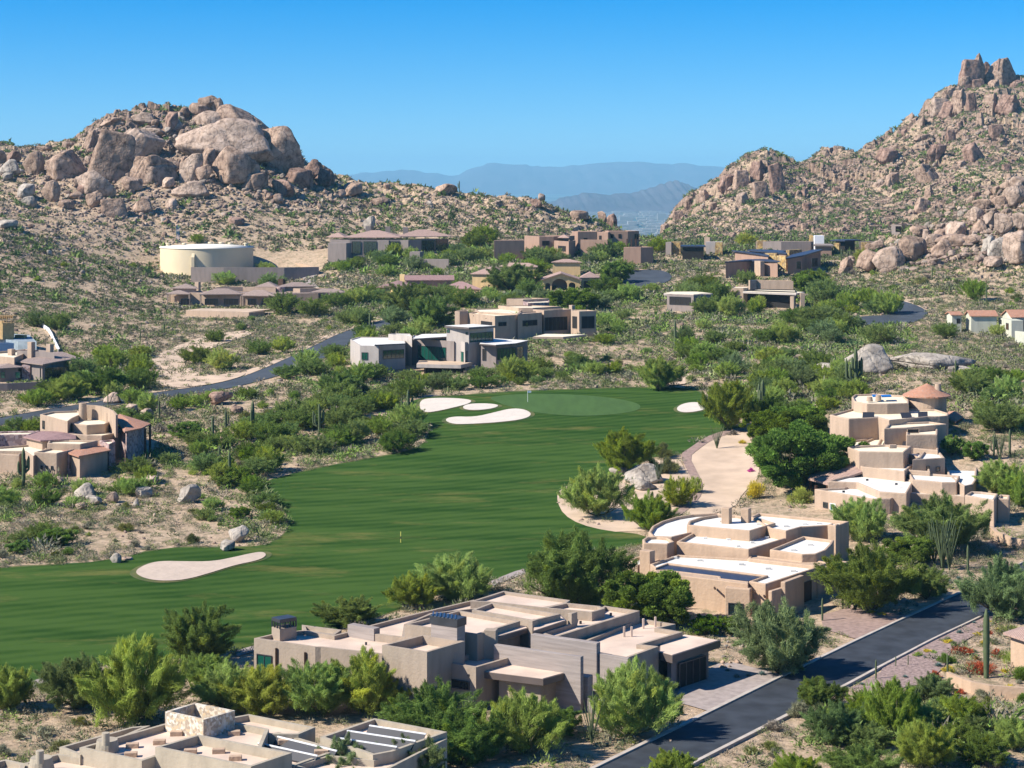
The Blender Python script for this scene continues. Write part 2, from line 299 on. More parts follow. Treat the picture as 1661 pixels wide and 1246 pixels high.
b2 = blocks(XX / 5.5, YY / 6, 7) * 2.0 + blocks(XX / 2.4, YY / 2.6, 8) * .8
b2 = b2 * np.where(lm, 1.25, .75)
b3 = (blocks(XX / 22, YY / 26, 31) * 9 + blocks(XX / 9, YY / 11, 32) * 4) * sstep(1050, 1150, YY) * (~lm)
und = (fbm(XX / 26, YY / 26, 3, 2) - .5) * 3.0 + (fbm(XX / 6, YY / 6, 3, 12) - .5) * .9
# ------------------------------------------------------------------ flat places (fairway, roads, lots) in photograph pixels
FAIR = [(-90, 930), (0, 922), (60, 919), (130, 915), (195, 906), (250, 893), (300, 888), (370, 890), (430, 886), (458, 872), (472, 850), (462, 828), (438, 808), (428, 792), (432, 780), (470, 771), (520, 759), (590, 746), (650, 736), (688, 722), (698, 703), (690, 692), (668, 684), (652, 668), (662, 652), (700, 644), (740, 643), (800, 638), (900, 633), (1000, 630), (1100, 629), (1135, 634), (1152, 655), (1166, 678), (1185, 689), (1206, 694), (1170, 701), (1140, 711), (1120, 727), (1100, 738), (1050, 742), (1020, 765), (960, 775), (918, 788), (904, 800), (904, 815), (914, 835), (940, 851), (985, 862), (1045, 868), (1052, 880), (1000, 890), (945, 900), (860, 927), (800, 942), (720, 960), (640, 992), (520, 1030), (410, 1052), (370, 1056), (300, 1066), (180, 1075), (100, 1092), (60, 1106), (30, 1112), (-90, 1128)]
GREEN = [(790, 646), (815, 642), (850, 640), (920, 640), (985, 645), (1025, 652), (1041, 659), (1035, 667), (1000, 673), (950, 676), (900, 674), (850, 667), (815, 657)]
BUNK = [([(217, 930), (235, 918), (260, 912), (300, 913), (345, 913), (380, 906), (410, 899), (427, 897), (433, 903), (420, 911), (380, 919), (340, 932), (300, 943), (260, 945), (232, 940)], 'bunker'),
 ([(682, 650), (700, 647), (735, 647), (766, 650), (762, 656), (738, 662), (712, 668), (690, 671), (680, 664)], 'pinkbunker'), ([(750, 660), (765, 656), (795, 656), (811, 659), (800, 664), (775, 667), (753, 666)], 'pinkbunker'),
 ([(720, 683), (733, 677), (770, 678), (800, 671), (828, 664), (850, 665), (864, 673), (852, 681), (815, 686), (770, 689), (735, 690)], 'pinkbunker'), ([(1097, 663), (1108, 656), (1130, 653), (1150, 660), (1141, 667), (1115, 671), (1100, 669)], 'pinkbunker')]
ROADL = [(700, 1382), (900, 1283), (980, 1243), (1156, 1157), (1283, 1094), (1390, 1042), (1478, 1001), (1587, 950), (1650, 920), (1720, 885)]
ROADR = [(880, 1366), (1040, 1283), (1136, 1233), (1281, 1159), (1337, 1131), (1423, 1085), (1513, 1038), (1595, 1000), (1650, 970), (1740, 925)]
ROAD2L = [(-80, 692), (0, 679), (60, 668), (150, 654), (220, 643), (285, 633), (340, 626), (395, 612), (440, 594), (500, 566), (545, 544), (590, 527), (640, 516), (690, 511)]
ROAD2R = [(-80, 704), (0, 691), (60, 680), (150, 664), (220, 652), (285, 643), (350, 635), (420, 619), (465, 607), (510, 590), (548, 570), (590, 543), (640, 527), (690, 519)]
CUL = [(1012, 446), (1035, 438), (1075, 439), (1090, 446), (1088, 456), (1060, 466), (1022, 470), (1010, 458)]
ROAD3L = [(1400, 487), (1430, 487), (1465, 492), (1490, 500), (1503, 508)]
ROAD3O = [(1405, 486), (1435, 485), (1470, 490), (1500, 502), (1506, 510), (1490, 522), (1455, 529), (1400, 528), (1372, 524), (1378, 517), (1400, 514), (1440, 512), (1452, 504), (1440, 497), (1410, 493)]
DRIVE1 = [(1105, 1112), (1165, 1078), (1190, 1076), (1275, 1098), (1156, 1157), (1095, 1140)]
DRIVE2 = [(1330, 1000), (1372, 988), (1478, 1000), (1395, 1040), (1336, 1022)]
LOT = [(1106, 742), (1128, 727), (1150, 712), (1206, 698), (1222, 720), (1232, 750), (1230, 780), (1205, 800), (1192, 825), (1140, 838), (1100, 836), (1120, 812), (1126, 790), (1112, 765)]
CART = [(1206, 694), (1172, 700), (1142, 711), (1120, 727), (1102, 739), (1115, 765), (1128, 790), (1118, 812), (1090, 836), (1104, 838), (1134, 812), (1142, 790), (1130, 765), (1118, 742), (1134, 729), (1152, 716), (1178, 706), (1208, 700)]
CART2 = [(-60, 1129), (40, 1110), (105, 1090), (105, 1097), (40, 1120), (-60, 1140)]
CART3 = [(380, 1058), (420, 1046), (430, 1052), (385, 1066)]
CART4 = [(795, 944), (835, 928), (850, 924), (852, 931), (820, 943), (800, 952)]
APRON = [(898, 792), (918, 784), (960, 772), (1100, 740), (1112, 765), (1128, 790), (1112, 815), (1085, 838), (1060, 862), (1020, 862), (985, 864), (940, 854), (912, 838), (900, 818)]
TANKPAD = [(240, 446), (560, 446), (540, 430), (240, 430)]
SANDS = [[(225, 590), (260, 575), (320, 548), (400, 536), (420, 540), (330, 570), (290, 590), (330, 612), (400, 604), (395, 612), (340, 626), (270, 632), (235, 612)], [(1250, 560), (1290, 565), (1310, 590), (1290, 600), (1265, 580)], [(1070, 610), (1110, 600), (1128, 622), (1080, 628)]]
def smooth_closed(pts, it=2):
    p = np.array(pts, float)
    for _ in range(it): q = np.roll(p, -1, 0); p = np.stack([.75 * p + .25 * q, .25 * p + .75 * q], 1).reshape(-1, 2)
    return p
def inpoly(px, py, poly):
    poly = np.asarray(poly, float); ins = np.zeros(np.shape(px), bool); n = len(poly); j = n - 1
    for i in range(n):
        x1, y1 = poly[i]; x2, y2 = poly[j]
        if y1 != y2:
            c = ((y1 > py) != (y2 > py)) & (px < (x2 - x1) * (py - y1) / (y2 - y1) + x1); ins ^= c
        j = i
    return ins
def road_poly(l, r): return list(l) + list(reversed(r))
PPYs = HZ + (CAMZ - Zs) / YY * F
flat = np.zeros_like(Z)
for pl in [FAIR, road_poly(ROADL, ROADR), road_poly(ROAD2L, ROAD2R), CUL, ROAD3O, DRIVE1, DRIVE2, LOT, CART, CART2, APRON]:
    k = inpoly(PPX, PPYs, pl) & (YY < 720); flat[k] = 1
flat = np.clip(blur(blur(flat, 2, 0), 2, 1) * 1.8, 0, 1)
low = (1 - hill)
rise = np.where((PPYs > 650) & (PPYs < 920) & (PPX < 470), .35, 1)
near = sstep(150, 330, YY)
Z = Zs + (b1 * domes * .75 + b2 * RK * 1.15 + b3 * .8) + und * (1 - flat) * (.25 + .75 * hill) * rise * (.3 + .7 * near)
Z = np.where(YY < 1500, Z, Zs)
# keep the ridge lines where the photograph has them
def H(x, y):
    u = x / y; fj = np.clip((u - U[0]) / (U[1] - U[0]), 0, NU - 1.001); fi = np.interp(y, YR, np.arange(len(YR)))
    fi = np.clip(fi, 0, len(YR) - 1.001); j = np.floor(fj).astype(int); i = np.floor(fi).astype(int); a_ = fj - j; b_ = fi - i
    return (Z[i, j] * (1 - a_) + Z[i, j + 1] * a_) * (1 - b_) + (Z[i + 1, j] * (1 - a_) + Z[i + 1, j + 1] * a_) * b_
def G(px, py, ymin=None, ymax=1500):        # first ground point the photograph shows at (px, py)
    u = (px - CX) / F; z = H(u * YR, YR); s = CAMZ - (py - HZ) / F * YR; k = np.where((s <= z) & (YR > (ymin or 0)))[0]
    if len(k) == 0: k = [int(np.argmin(np.abs(z - s)[:1000]))]
    i = k[0]; Y = YR[i]
    if i > 0:
        d0 = s[i - 1] - z[i - 1]; d1 = s[i] - z[i]
        if d0 > 0 and d0 != d1: Y = YR[i - 1] + (YR[i] - YR[i - 1]) * d0 / (d0 - d1)
    return np.array([u * Y, Y, float(H(np.array(u * Y), np.array(Y)))])
# terrain mesh
idx = np.arange(len(YR) * NU).reshape(len(YR), NU)
Q = np.stack([idx[:-1, :-1], idx[:-1, 1:], idx[1:, 1:], idx[1:, :-1]], -1).reshape(-1, 4)
V = np.stack([XX, YY, Z], -1).reshape(-1, 3)
hill_l = hill * 1.0
rockness = np.clip(domes * 1.1 + RK * .55 * sstep(.42, .6, fbm(XX / 14, YY / 14, 3, 40)) * 2 + np.where(~lm, hill * .18 + .7 * sstep(1040, 1200, YY) * sstep(.40, .55, fbm(XX / 18, YY / 30, 3, 44)), 0), 0, 1)
tcol = np.stack([rockness, hill, flat], -1).reshape(-1, 3)
def ground_mat():
    m = bpy.data.materials.new('desert_ground'); m.use_nodes = True; n = m.node_tree.nodes; l = m.node_tree.links; b = n['Principled BSDF']
    b.inputs['Roughness'].default_value = .95; b.inputs['Specular IOR Level'].default_value = .1
    g = n.new('ShaderNodeNewGeometry'); at = n.new('ShaderNodeAttribute'); at.attribute_name = 'Col'; sp = n.new('ShaderNodeSeparateColor'); l.new(at.outputs['Color'], sp.inputs[0])
    def noise(s, d=5, r=.6):
        x = n.new('ShaderNodeTexNoise'); x.inputs['Scale'].default_value = s; x.inputs['Detail'].default_value = d; x.inputs['Roughness'].default_value = r; l.new(g.outputs['Position'], x.inputs['Vector']); return x.outputs[0]
    def rampc(src, stops):
        r = n.new('ShaderNodeValToRGB'); l.new(src, r.inputs[0]); e = r.color_ramp.elements
        while len(e) < len(stops): e.new(.5)
        for i, (p, c) in enumerate(stops): e[i].position = p; e[i].color = tuple(c) + (1,)
        return r.outputs[0]
    def mix(f, a_, b_):
        x = n.new('ShaderNodeMix'); x.data_type = 'RGBA'; l.new(a_, x.inputs[6]); l.new(b_, x.inputs[7])
        if isinstance(f, float): x.inputs[0].default_value = f
        else: l.new(f, x.inputs[0])
        return x.outputs[2]
    sand = rampc(noise(.13, 8, .7), [(.3, (.31, .215, .14)), (.5, (.48, .355, .24)), (.7, (.58, .44, .31))])
    grit = rampc(noise(1.3, 6, .75), [(.40, (.19, .145, .09)), (.52, (.46, .34, .23)), (.62, (.55, .42, .30))])
    base = mix(.5, sand, grit)
    # dry grass and low ground cover growing between the bushes
    cover = rampc(noise(.55, 6, .75), [(.50, (0, 0, 0)), (.61, (1, 1, 1))])
    ccol = rampc(noise(2.2, 3, .6), [(.4, (.115, .115, .055)), (.6, (.215, .19, .115))])
    mm = n.new('ShaderNodeMath'); mm.operation = 'MULTIPLY'; mm.inputs[1].default_value = .75; l.new(cover, mm.inputs[0])
    hs_ = n.new('ShaderNodeMath'); hs_.operation = 'MULTIPLY_ADD'; hs_.inputs[1].default_value = -.5; hs_.inputs[2].default_value = 1; l.new(sp.outputs[1], hs_.inputs[0]); mh = n.new('ShaderNodeMath'); mh.operation = 'MULTIPLY'; l.new(hs_.outputs[0], mh.inputs[0]); l.new(mm.outputs[0], mh.inputs[1]); mm = mh
    fl = n.new('ShaderNodeMath'); fl.operation = 'SUBTRACT'; fl.inputs[0].default_value = 1; l.new(sp.outputs[2], fl.inputs[1])
    m3 = n.new('ShaderNodeMath'); m3.operation = 'MULTIPLY'; l.new(mm.outputs[0], m3.inputs[0]); l.new(fl.outputs[0], m3.inputs[1])
    base = mix(m3.outputs[0], base, ccol)
    rock = rampc(noise(.4, 8, .65), [(.32, (.12, .083, .06)), (.5, (.27, .19, .14)), (.68, (.38, .28, .21))])
    base = mix(sp.outputs[0], base, rock)
    l.new(base, b.inputs['Base Color'])
    bp = n.new('ShaderNodeBump'); bp.inputs['Strength'].default_value = .8; bp.inputs['Distance'].default_value = .5; l.new(noise(1.4, 7, .7), bp.inputs['Height']); l.new(bp.outputs[0], b.inputs['Normal'])
    return m
M['ground'] = ground_mat()
ter_me = mesh('terrain', V, Q, M['ground'], True, tcol); ter_me.polygons.foreach_set('use_smooth', ~((hill * (YY < 1500))[:-1, :-1].ravel() > .35)); ter = link('terrain', ter_me); tag(ter, kind='structure')
# ground outside the wedge, the valley floor and the far ranges
def valley_mat():
    m = mat('valley_floor', (.035, .075, .065), .95, col2=(.14, .16, .16), scale=.0016, detail=9, lo=.42, hi=.56); return m
vf = mesh('valley_floor', [(-42000, -300, -141), (42000, -300, -141), (42000, 35500, -141), (-42000, 35500, -141)], [(0, 1, 2, 3)], valley_mat())
tag(link('valley_floor', vf), kind='structure')
M['farrock'] = mat('distant_range_rock', (.085, .07, .075), .95, .35, .002, detail=8)
def range_(name, pts, Y, depth, base, seed):
    nx = 260; px = np.linspace(pts[0][0], pts[-1][0], nx); py = ramp(px, pts)
    h = (HZ - py) / F * Y + CAMZ; ny = 34; V = []; 
    for j in range(ny):
        t = j / (ny - 1); prof = (1 - abs(2 * t - 1)) ** 0.85; yy = Y + (t - .5) * depth
        nz = fbm(px * .03 + seed, np.full(nx, t * 6 + seed), 5, seed) - .5; rid = 1 - abs(fbm(px * .05, np.full(nx, t * 5.), 4, seed + 7) * 2 - 1)
        hh = base + (h - base) * prof * (1 + (nz * .9 - (1 - rid) * .5) * (1 - prof) * 1.2)
        V += list(zip((px - CX) / F * Y, yy + nz * 0, hh))
    I = np.arange(nx * ny).reshape(ny, nx); Q = np.stack([I[:-1, :-1], I[:-1, 1:], I[1:, 1:], I[1:, :-1]], -1).reshape(-1, 4)
    tag(link(name, mesh(name, V, Q, M['farrock'], False)), kind='structure')
rg = random.Random(5)
def jag(p, n_, a_):
    out = []
    for (x0, y0), (x1, y1) in zip(p, p[1:]):
        for k in range(n_): t = k / n_; out.append((x0 + (x1 - x0) * t, y0 + (y1 - y0) * t + (rg.uniform(-a_, a_) if k else 0)))
    return out + [p[-1]]
range_('near_mountain', jag([(860, 336), (890, 328), (920, 318), (950, 312), (990, 316), (1030, 311), (1060, 303), (1082, 295), (1096, 291), (1112, 297), (1130, 304), (1150, 313), (1185, 328), (1215, 338)], 5, 1.6), 13500, 3600, -141, 3)
range_('far_mountains', jag([(200, 290), (380, 286), (480, 287), (560, 283), (620, 277), (660, 275), (700, 280), (740, 284), (765, 272), (800, 262), (845, 266), (880, 270), (920, 268), (960, 264), (1020, 262), (1080, 264), (1120, 265), (1180, 271), (1260, 276), (1400, 284), (1700, 287)], 4, 1.8), 30000, 9000, -141, 11)

cv = []; cf = []; rc = random.Random(3)
for k in range(600):
    yy = rc.uniform(6500, 12500); xx = (rc.uniform(860, 1180) - CX) / F * yy; sx = rc.uniform(8, 40); sy = rc.uniform(10, 40); hh = rc.uniform(4, 12) if rc.random() < .95 else rc.uniform(15, 40); b = len(cv)
    cv += [(xx + a_ * sx, yy + c_ * sy, z) for z in (-141, -141 + hh) for a_, c_ in ((-1, -1), (1, -1), (1, 1), (-1, 1))]; cf += [(b + 4, b + 5, b + 6, b + 7), (b, b + 1, b + 5, b + 4), (b + 1, b + 2, b + 6, b + 5), (b + 2, b + 3, b + 7, b + 6), (b + 3, b, b + 4, b + 7)]
tag(link('distant_city', mesh('distant_city', cv, cf, mat('city_walls', (.26, .25, .23), .8))), kind='stuff')
# ------------------------------------------------------------------ haze (air between the camera and the far ranges)
hz = bpy.data.materials.new('haze_air'); hz.use_nodes = True; n = hz.node_tree.nodes; n.clear()
pv_ = n.new('ShaderNodeVolumePrincipled'); pv_.inputs['Density'].default_value = 5.2e-5; pv_.inputs['Color'].default_value = (.34, .74, 1.0, 1); pv_.inputs['Anisotropy'].default_value = 0.0
ho = n.new('ShaderNodeOutputMaterial'); hz.node_tree.links.new(pv_.outputs[0], ho.inputs['Volume'])
x0, x1, y0, y1, z0, z1 = -43000, 43000, -500, 36000, -143, 420
hv = [(x, y, z) for x in (x0, x1) for y in (y0, y1) for z in (z0, z1)]
ho_ = link('haze', mesh('haze', hv, [(0, 1, 3, 2), (4, 6, 7, 5), (0, 4, 5, 1), (2, 3, 7, 6), (0, 2, 6, 4), (1, 5, 7, 3)], hz)); tag(ho_, kind='stuff')

# ------------------------------------------------------------------ sheets that lie on the terrain
def sheet(name, pts, m, off, step, kind='structure', smooth_it=0, label=None, cat=None, bowl=0, edge=0):
    p = smooth_closed(pts, smooth_it) if smooth_it else np.array(pts, float)
    W = np.array([G(a_, b_) for a_, b_ in p])[:, :2]
    # densify outline
    out = []
    for i in range(len(W)):
        a_, b_ = W[i], W[(i + 1) % len(W)]; k = max(1, int(np.hypot(*(b_ - a_)) / step))
        for t in range(k): out.append(a_ + (b_ - a_) * t / k)
    out = np.array(out); lo_, hi_ = out.min(0), out.max(0); gx, gy = np.meshgrid(np.arange(lo_[0], hi_[0], step), np.arange(lo_[1], hi_[1], step))
    gx = gx.ravel() + rng.uniform(-.05, .05, gx.size) * step; gy = gy.ravel(); k = inpoly(gx, gy, out); gp = np.stack([gx[k], gy[k]], -1)
    # drop grid points too close to the outline
    if len(gp):
        keep = np.ones(len(gp), bool)
        for q in out: keep &= (np.abs(gp - q).max(1) > step * .35)
        gp = gp[keep]
    allp = np.vstack([out, gp]) if len(gp) else out
    nO = len(out); res = geometry.delaunay_2d_cdt([Vector(q) for q in allp], [(i, (i + 1) % nO) for i in range(nO)], [list(range(nO))], 1, 1e-4)
    vv = np.array([(q.x, q.y) for q in res[0]]); zz = H(vv[:, 0], vv[:, 1]) + off
    if bowl:
        dm = np.min(np.hypot(vv[:, None, 0] - out[None, :, 0], vv[:, None, 1] - out[None, :, 1]), 1); zz += bowl(dm)
    Vv = np.column_stack([vv, zz]); c = np.array([vv[:, 0].mean(), vv[:, 1].mean(), zz.min()])
    o = link(name, mesh(name, Vv - c, [tuple(f) for f in res[2]], m, True), None, c); tag(o, label, cat, kind=kind); return o
def fairway_mat():
    m = bpy.data.materials.new('mown_fairway'); m.use_nodes = True; n = m.node_tree.nodes; l = m.node_tree.links; b = n['Principled BSDF']
    b.inputs['Roughness'].default_value = 1; b.inputs['Specular IOR Level'].default_value = 0
    g = n.new('ShaderNodeNewGeometry')
    def noise(s, d=4, r=.55, vec=None):
        x = n.new('ShaderNodeTexNoise'); x.inputs['Scale'].default_value = s; x.inputs['Detail'].default_value = d; x.inputs['Roughness'].default_value = r; l.new(vec or g.outputs['Position'], x.inputs['Vector']); return x.outputs[0]
    mp = n.new('ShaderNodeMapping'); mp.inputs['Rotation'].default_value = (0, 0, R(-20)); mp.inputs['Scale'].default_value = (.05, .27, 1); l.new(g.outputs['Position'], mp.inputs[0])
    st = noise(1.0, 2, .4, mp.outputs[0])
    wv = n.new('ShaderNodeTexWave'); wv.bands_direction = 'Y'; wv.inputs['Scale'].default_value = .115; wv.inputs['Distortion'].default_value = 5; wv.inputs['Detail'].default_value = 1; wv.inputs['Detail Scale'].default_value = .25
    m2 = n.new('ShaderNodeMapping'); m2.inputs['Rotation'].default_value = (0, 0, R(-24)); l.new(g.outputs['Position'], m2.inputs[0]); l.new(m2.outputs[0], wv.inputs['Vector'])
    ad = n.new('ShaderNodeMath'); ad.operation = 'MULTIPLY_ADD'; ad.inputs[1].default_value = .20; l.new(wv.outputs[0], ad.inputs[0]); l.new(st, ad.inputs[2])
    n3 = n.new('ShaderNodeMath'); n3.operation = 'MULTIPLY_ADD'; n3.inputs[1].default_value = .34; l.new(noise(.5, 8, .8), n3.inputs[0]); l.new(ad.outputs[0], n3.inputs[2])
    r = n.new('ShaderNodeValToRGB'); l.new(n3.outputs[0], r.inputs[0]); e = r.color_ramp.elements
    e[0].position = .50; e[0].color = (.021, .054, .012, 1); e[1].position = .92; e[1].color = (.050, .094, .022, 1)
    pt = n.new('ShaderNodeMapping'); pt.inputs['Scale'].default_value = (.05, .11, 1); pt.inputs['Rotation'].default_value = (0, 0, R(-12)); l.new(g.outputs['Position'], pt.inputs[0])
    rp = n.new('ShaderNodeValToRGB'); l.new(noise(1, 6, .72, pt.outputs[0]), rp.inputs[0]); rp.color_ramp.elements[0].position = .55; rp.color_ramp.elements[0].color = (0, 0, 0, 1); rp.color_ramp.elements[1].position = .70; rp.color_ramp.elements[1].color = (.5, .5, .5, 1)
    mx = n.new('ShaderNodeMix'); mx.data_type = 'RGBA'; l.new(rp.outputs[0], mx.inputs[0]); l.new(r.outputs[0], mx.inputs[6]); mx.inputs[7].default_value = (.19, .16, .055, 1); l.new(mx.outputs[2], b.inputs['Base Color'])
    bp = n.new('ShaderNodeBump'); bp.inputs['Strength'].default_value = .35; bp.inputs['Distance'].default_value = .15; l.new(noise(3, 5, .8), bp.inputs['Height']); l.new(bp.outputs[0], b.inputs['Normal'])
    return m
M['fairway'] = fairway_mat()
M['green'] = mat('putting_green', (.058, .112, .028), .9, .16, .7, spec=.15, stretch=(1, .25, 1), detail=3)
M['grasslip'] = mat('rough_grass_lip', (.045, .085, .028), .95, col2=(.14, .13, .05), scale=.25, spec=.1, bump=.5, bscale=3)
fc_ = smooth_closed(FAIR, 1); cn_ = np.roll(fc_, -1, 0) - np.roll(fc_, 1, 0); cn_ /= np.hypot(cn_[:, 0], cn_[:, 1])[:, None] + 1e-6; rgh = fc_ + np.column_stack([cn_[:, 1], -cn_[:, 0]]) * np.array([rg.uniform(.5, 4.5) for _ in fc_])[:, None] * (1, .6)
sheet('rough_grass', rgh, M['grasslip'], .03, 2.2)
sheet('fairway', FAIR, M['fairway'], .06, 2.2, smooth_it=1)
sheet('putting_green', GREEN, M['green'], .11, 1.6, smooth_it=2)
for pts, mm in BUNK:
    c = np.mean(pts, 0); hw_ = np.ptp(np.array(pts), axis=0) / 2; Yc = G(*c)[1]; big = [tuple(c + (np.array(q) - c) * (1 + np.array((.8 * F / Yc, .8 * 48 * F / Yc ** 2)) / hw_)) for q in pts]
    sheet('bunker_lip', big, M['grasslip'], .11, .8, smooth_it=2)
    sheet('sand_bunker', pts, M[mm], .19, .8, smooth_it=2)
sheet('raked_granite_lot', LOT, M['sandlot'], .08, 1.5, smooth_it=1)
sheet('sandy_apron', APRON, M['sandlot'], .05, 1.5, smooth_it=1)
sheet('brick_path', CART, M['brick'], .13, 1.2, smooth_it=1)
for c_ in (CART2, CART3, CART4): sheet('cart_path', c_, M['drive'], .1, 1.2)
for s_ in SANDS: sheet('sandy_wash', s_, M['sandlot'], .22, 1.5, smooth_it=2)
def road(name, L, Rr, m, kerb=None, kw=.42, kh=.13):
    L = np.array([G(*p) for p in L])[:, :2]; Rr = np.array([G(*p) for p in Rr])[:, :2]
    def dense(A, n_=120):
        s = np.r_[0, np.cumsum(np.hypot(*np.diff(A, axis=0).T))]; t = np.linspace(0, s[-1], n_); o = np.stack([np.interp(t, s, A[:, 0]), np.interp(t, s, A[:, 1])], -1)
        for _ in range(14): o[1:-1] = (o[:-2] + 2 * o[1:-1] + o[2:]) / 4
        return o
    L = dense(L); Rr = dense(Rr); V = []; Fc = []; K = 6
    for i in range(len(L)):
        for k in range(K + 1): q = L[i] + (Rr[i] - L[i]) * k / K; V.append((q[0], q[1], float(H(q[0], q[1])) + .12))
    for i in range(len(L) - 1):
        for k in range(K): b_ = i * (K + 1) + k; Fc.append((b_, b_ + 1, b_ + K + 2, b_ + K + 1))
    tag(wmesh(name, V, Fc, m, smooth=True), kind='structure')
    if kerb:
        for A, B in ((L, Rr), (Rr, L)):
            d = (A - B); d /= np.hypot(d[:, 0], d[:, 1])[:, None]; V = []; Fc = []
            for i in range(len(A)):
                z = float(H(A[i][0], A[i][1])) + .12
                for (o_, h_) in ((-.01, -.1), (0, kh), (kw, kh + .01), (kw + .03, -.3)): q = A[i] + d[i] * o_; V.append((q[0], q[1], z + h_))
            for i in range(len(A) - 1):
                for k in range(3): b_ = i * 4 + k; Fc.append((b_, b_ + 1, b_ + 5, b_ + 4))
            tag(wmesh('kerb', V, Fc, kerb), kind='structure')
road('road', ROADL, ROADR, M['asphalt'], M['kerb'])
road('road', ROAD2L, ROAD2R, M['asphalt2'])
shl = [(a_, b_ - 7) for a_, b_ in ROAD2L]; road('road_shoulder', shl, [(a_, b_ - .6) for a_, b_ in ROAD2L], M['sandlot'])
sheet('road', CUL, M['asphalt2'], .2, 2, smooth_it=2)
sheet('road', ROAD3O, M['asphalt2'], .2, 1.6, smooth_it=1)
road('road_shoulder', [(a_ - 1, b_ - 5) for a_, b_ in ROAD3L], [(a_, b_ + 1) for a_, b_ in ROAD3L], M['sandlot'])
sheet('driveway', DRIVE1, M['drive'], .1, 1.5)
sheet('driveway', DRIVE2, M['brick'], .1, 1.5)
sheet('driveway', [(420, 438), (470, 440), (515, 447), (508, 458), (520, 470), (490, 470), (492, 452), (420, 446)], M['drive'], .25, 1.5)
sheet('gravel_bed', [(1428, 1092), (1440, 1068), (1520, 1030), (1610, 985), (1661, 962), (1661, 985), (1600, 1020), (1545, 1052), (1530, 1085), (1500, 1110), (1440, 1122), (1400, 1130), (1380, 1118)], M['gravel'], .09, 1.2, kind='structure')
sheet('lawn', [(1185, 517), (1240, 519), (1248, 526), (1200, 527)], M['green'], .3, 1.5)
sheet('lawn', [(1358, 552), (1395, 551), (1402, 560), (1365, 562)], M['green'], .3, 1.5)
# ------------------------------------------------------------------ buildings
class View:      # zoomed-view pixels -> photograph pixels
    def __init__(s, ox, oy, k): s.ox, s.oy, s.k = ox, oy, k
    def __call__(s, p): return (s.ox + p[0] * s.k, s.oy + p[1] * s.k)
EPS = [0]
def eps(): EPS[0] = (EPS[0] + 1) % 17; return EPS[0] * .004
def ccw(p): 
    p = np.array(p, float); a_ = np.sum(p[:, 0] * np.roll(p[:, 1], -1) - np.roll(p[:, 0], -1) * p[:, 1]); return p if a_ > 0 else p[::-1]
def inset(p, d):      # p counter-clockwise
    n_ = len(p); out = []
    for i in range(n_):
        a_, b_, c_ = p[i - 1], p[i], p[(i + 1) % n_]; e1 = b_ - a_; e2 = c_ - b_; l1 = max(np.hypot(*e1), 1e-6); l2 = max(np.hypot(*e2), 1e-6)
        n1 = np.array([-e1[1], e1[0]]) / l1; n2 = np.array([-e2[1], e2[0]]) / l2; m_ = n1 + n2; q = max(.35, 1 + float(n1 @ n2)); out.append(b_ + m_ * d / q)
    return np.array(out)
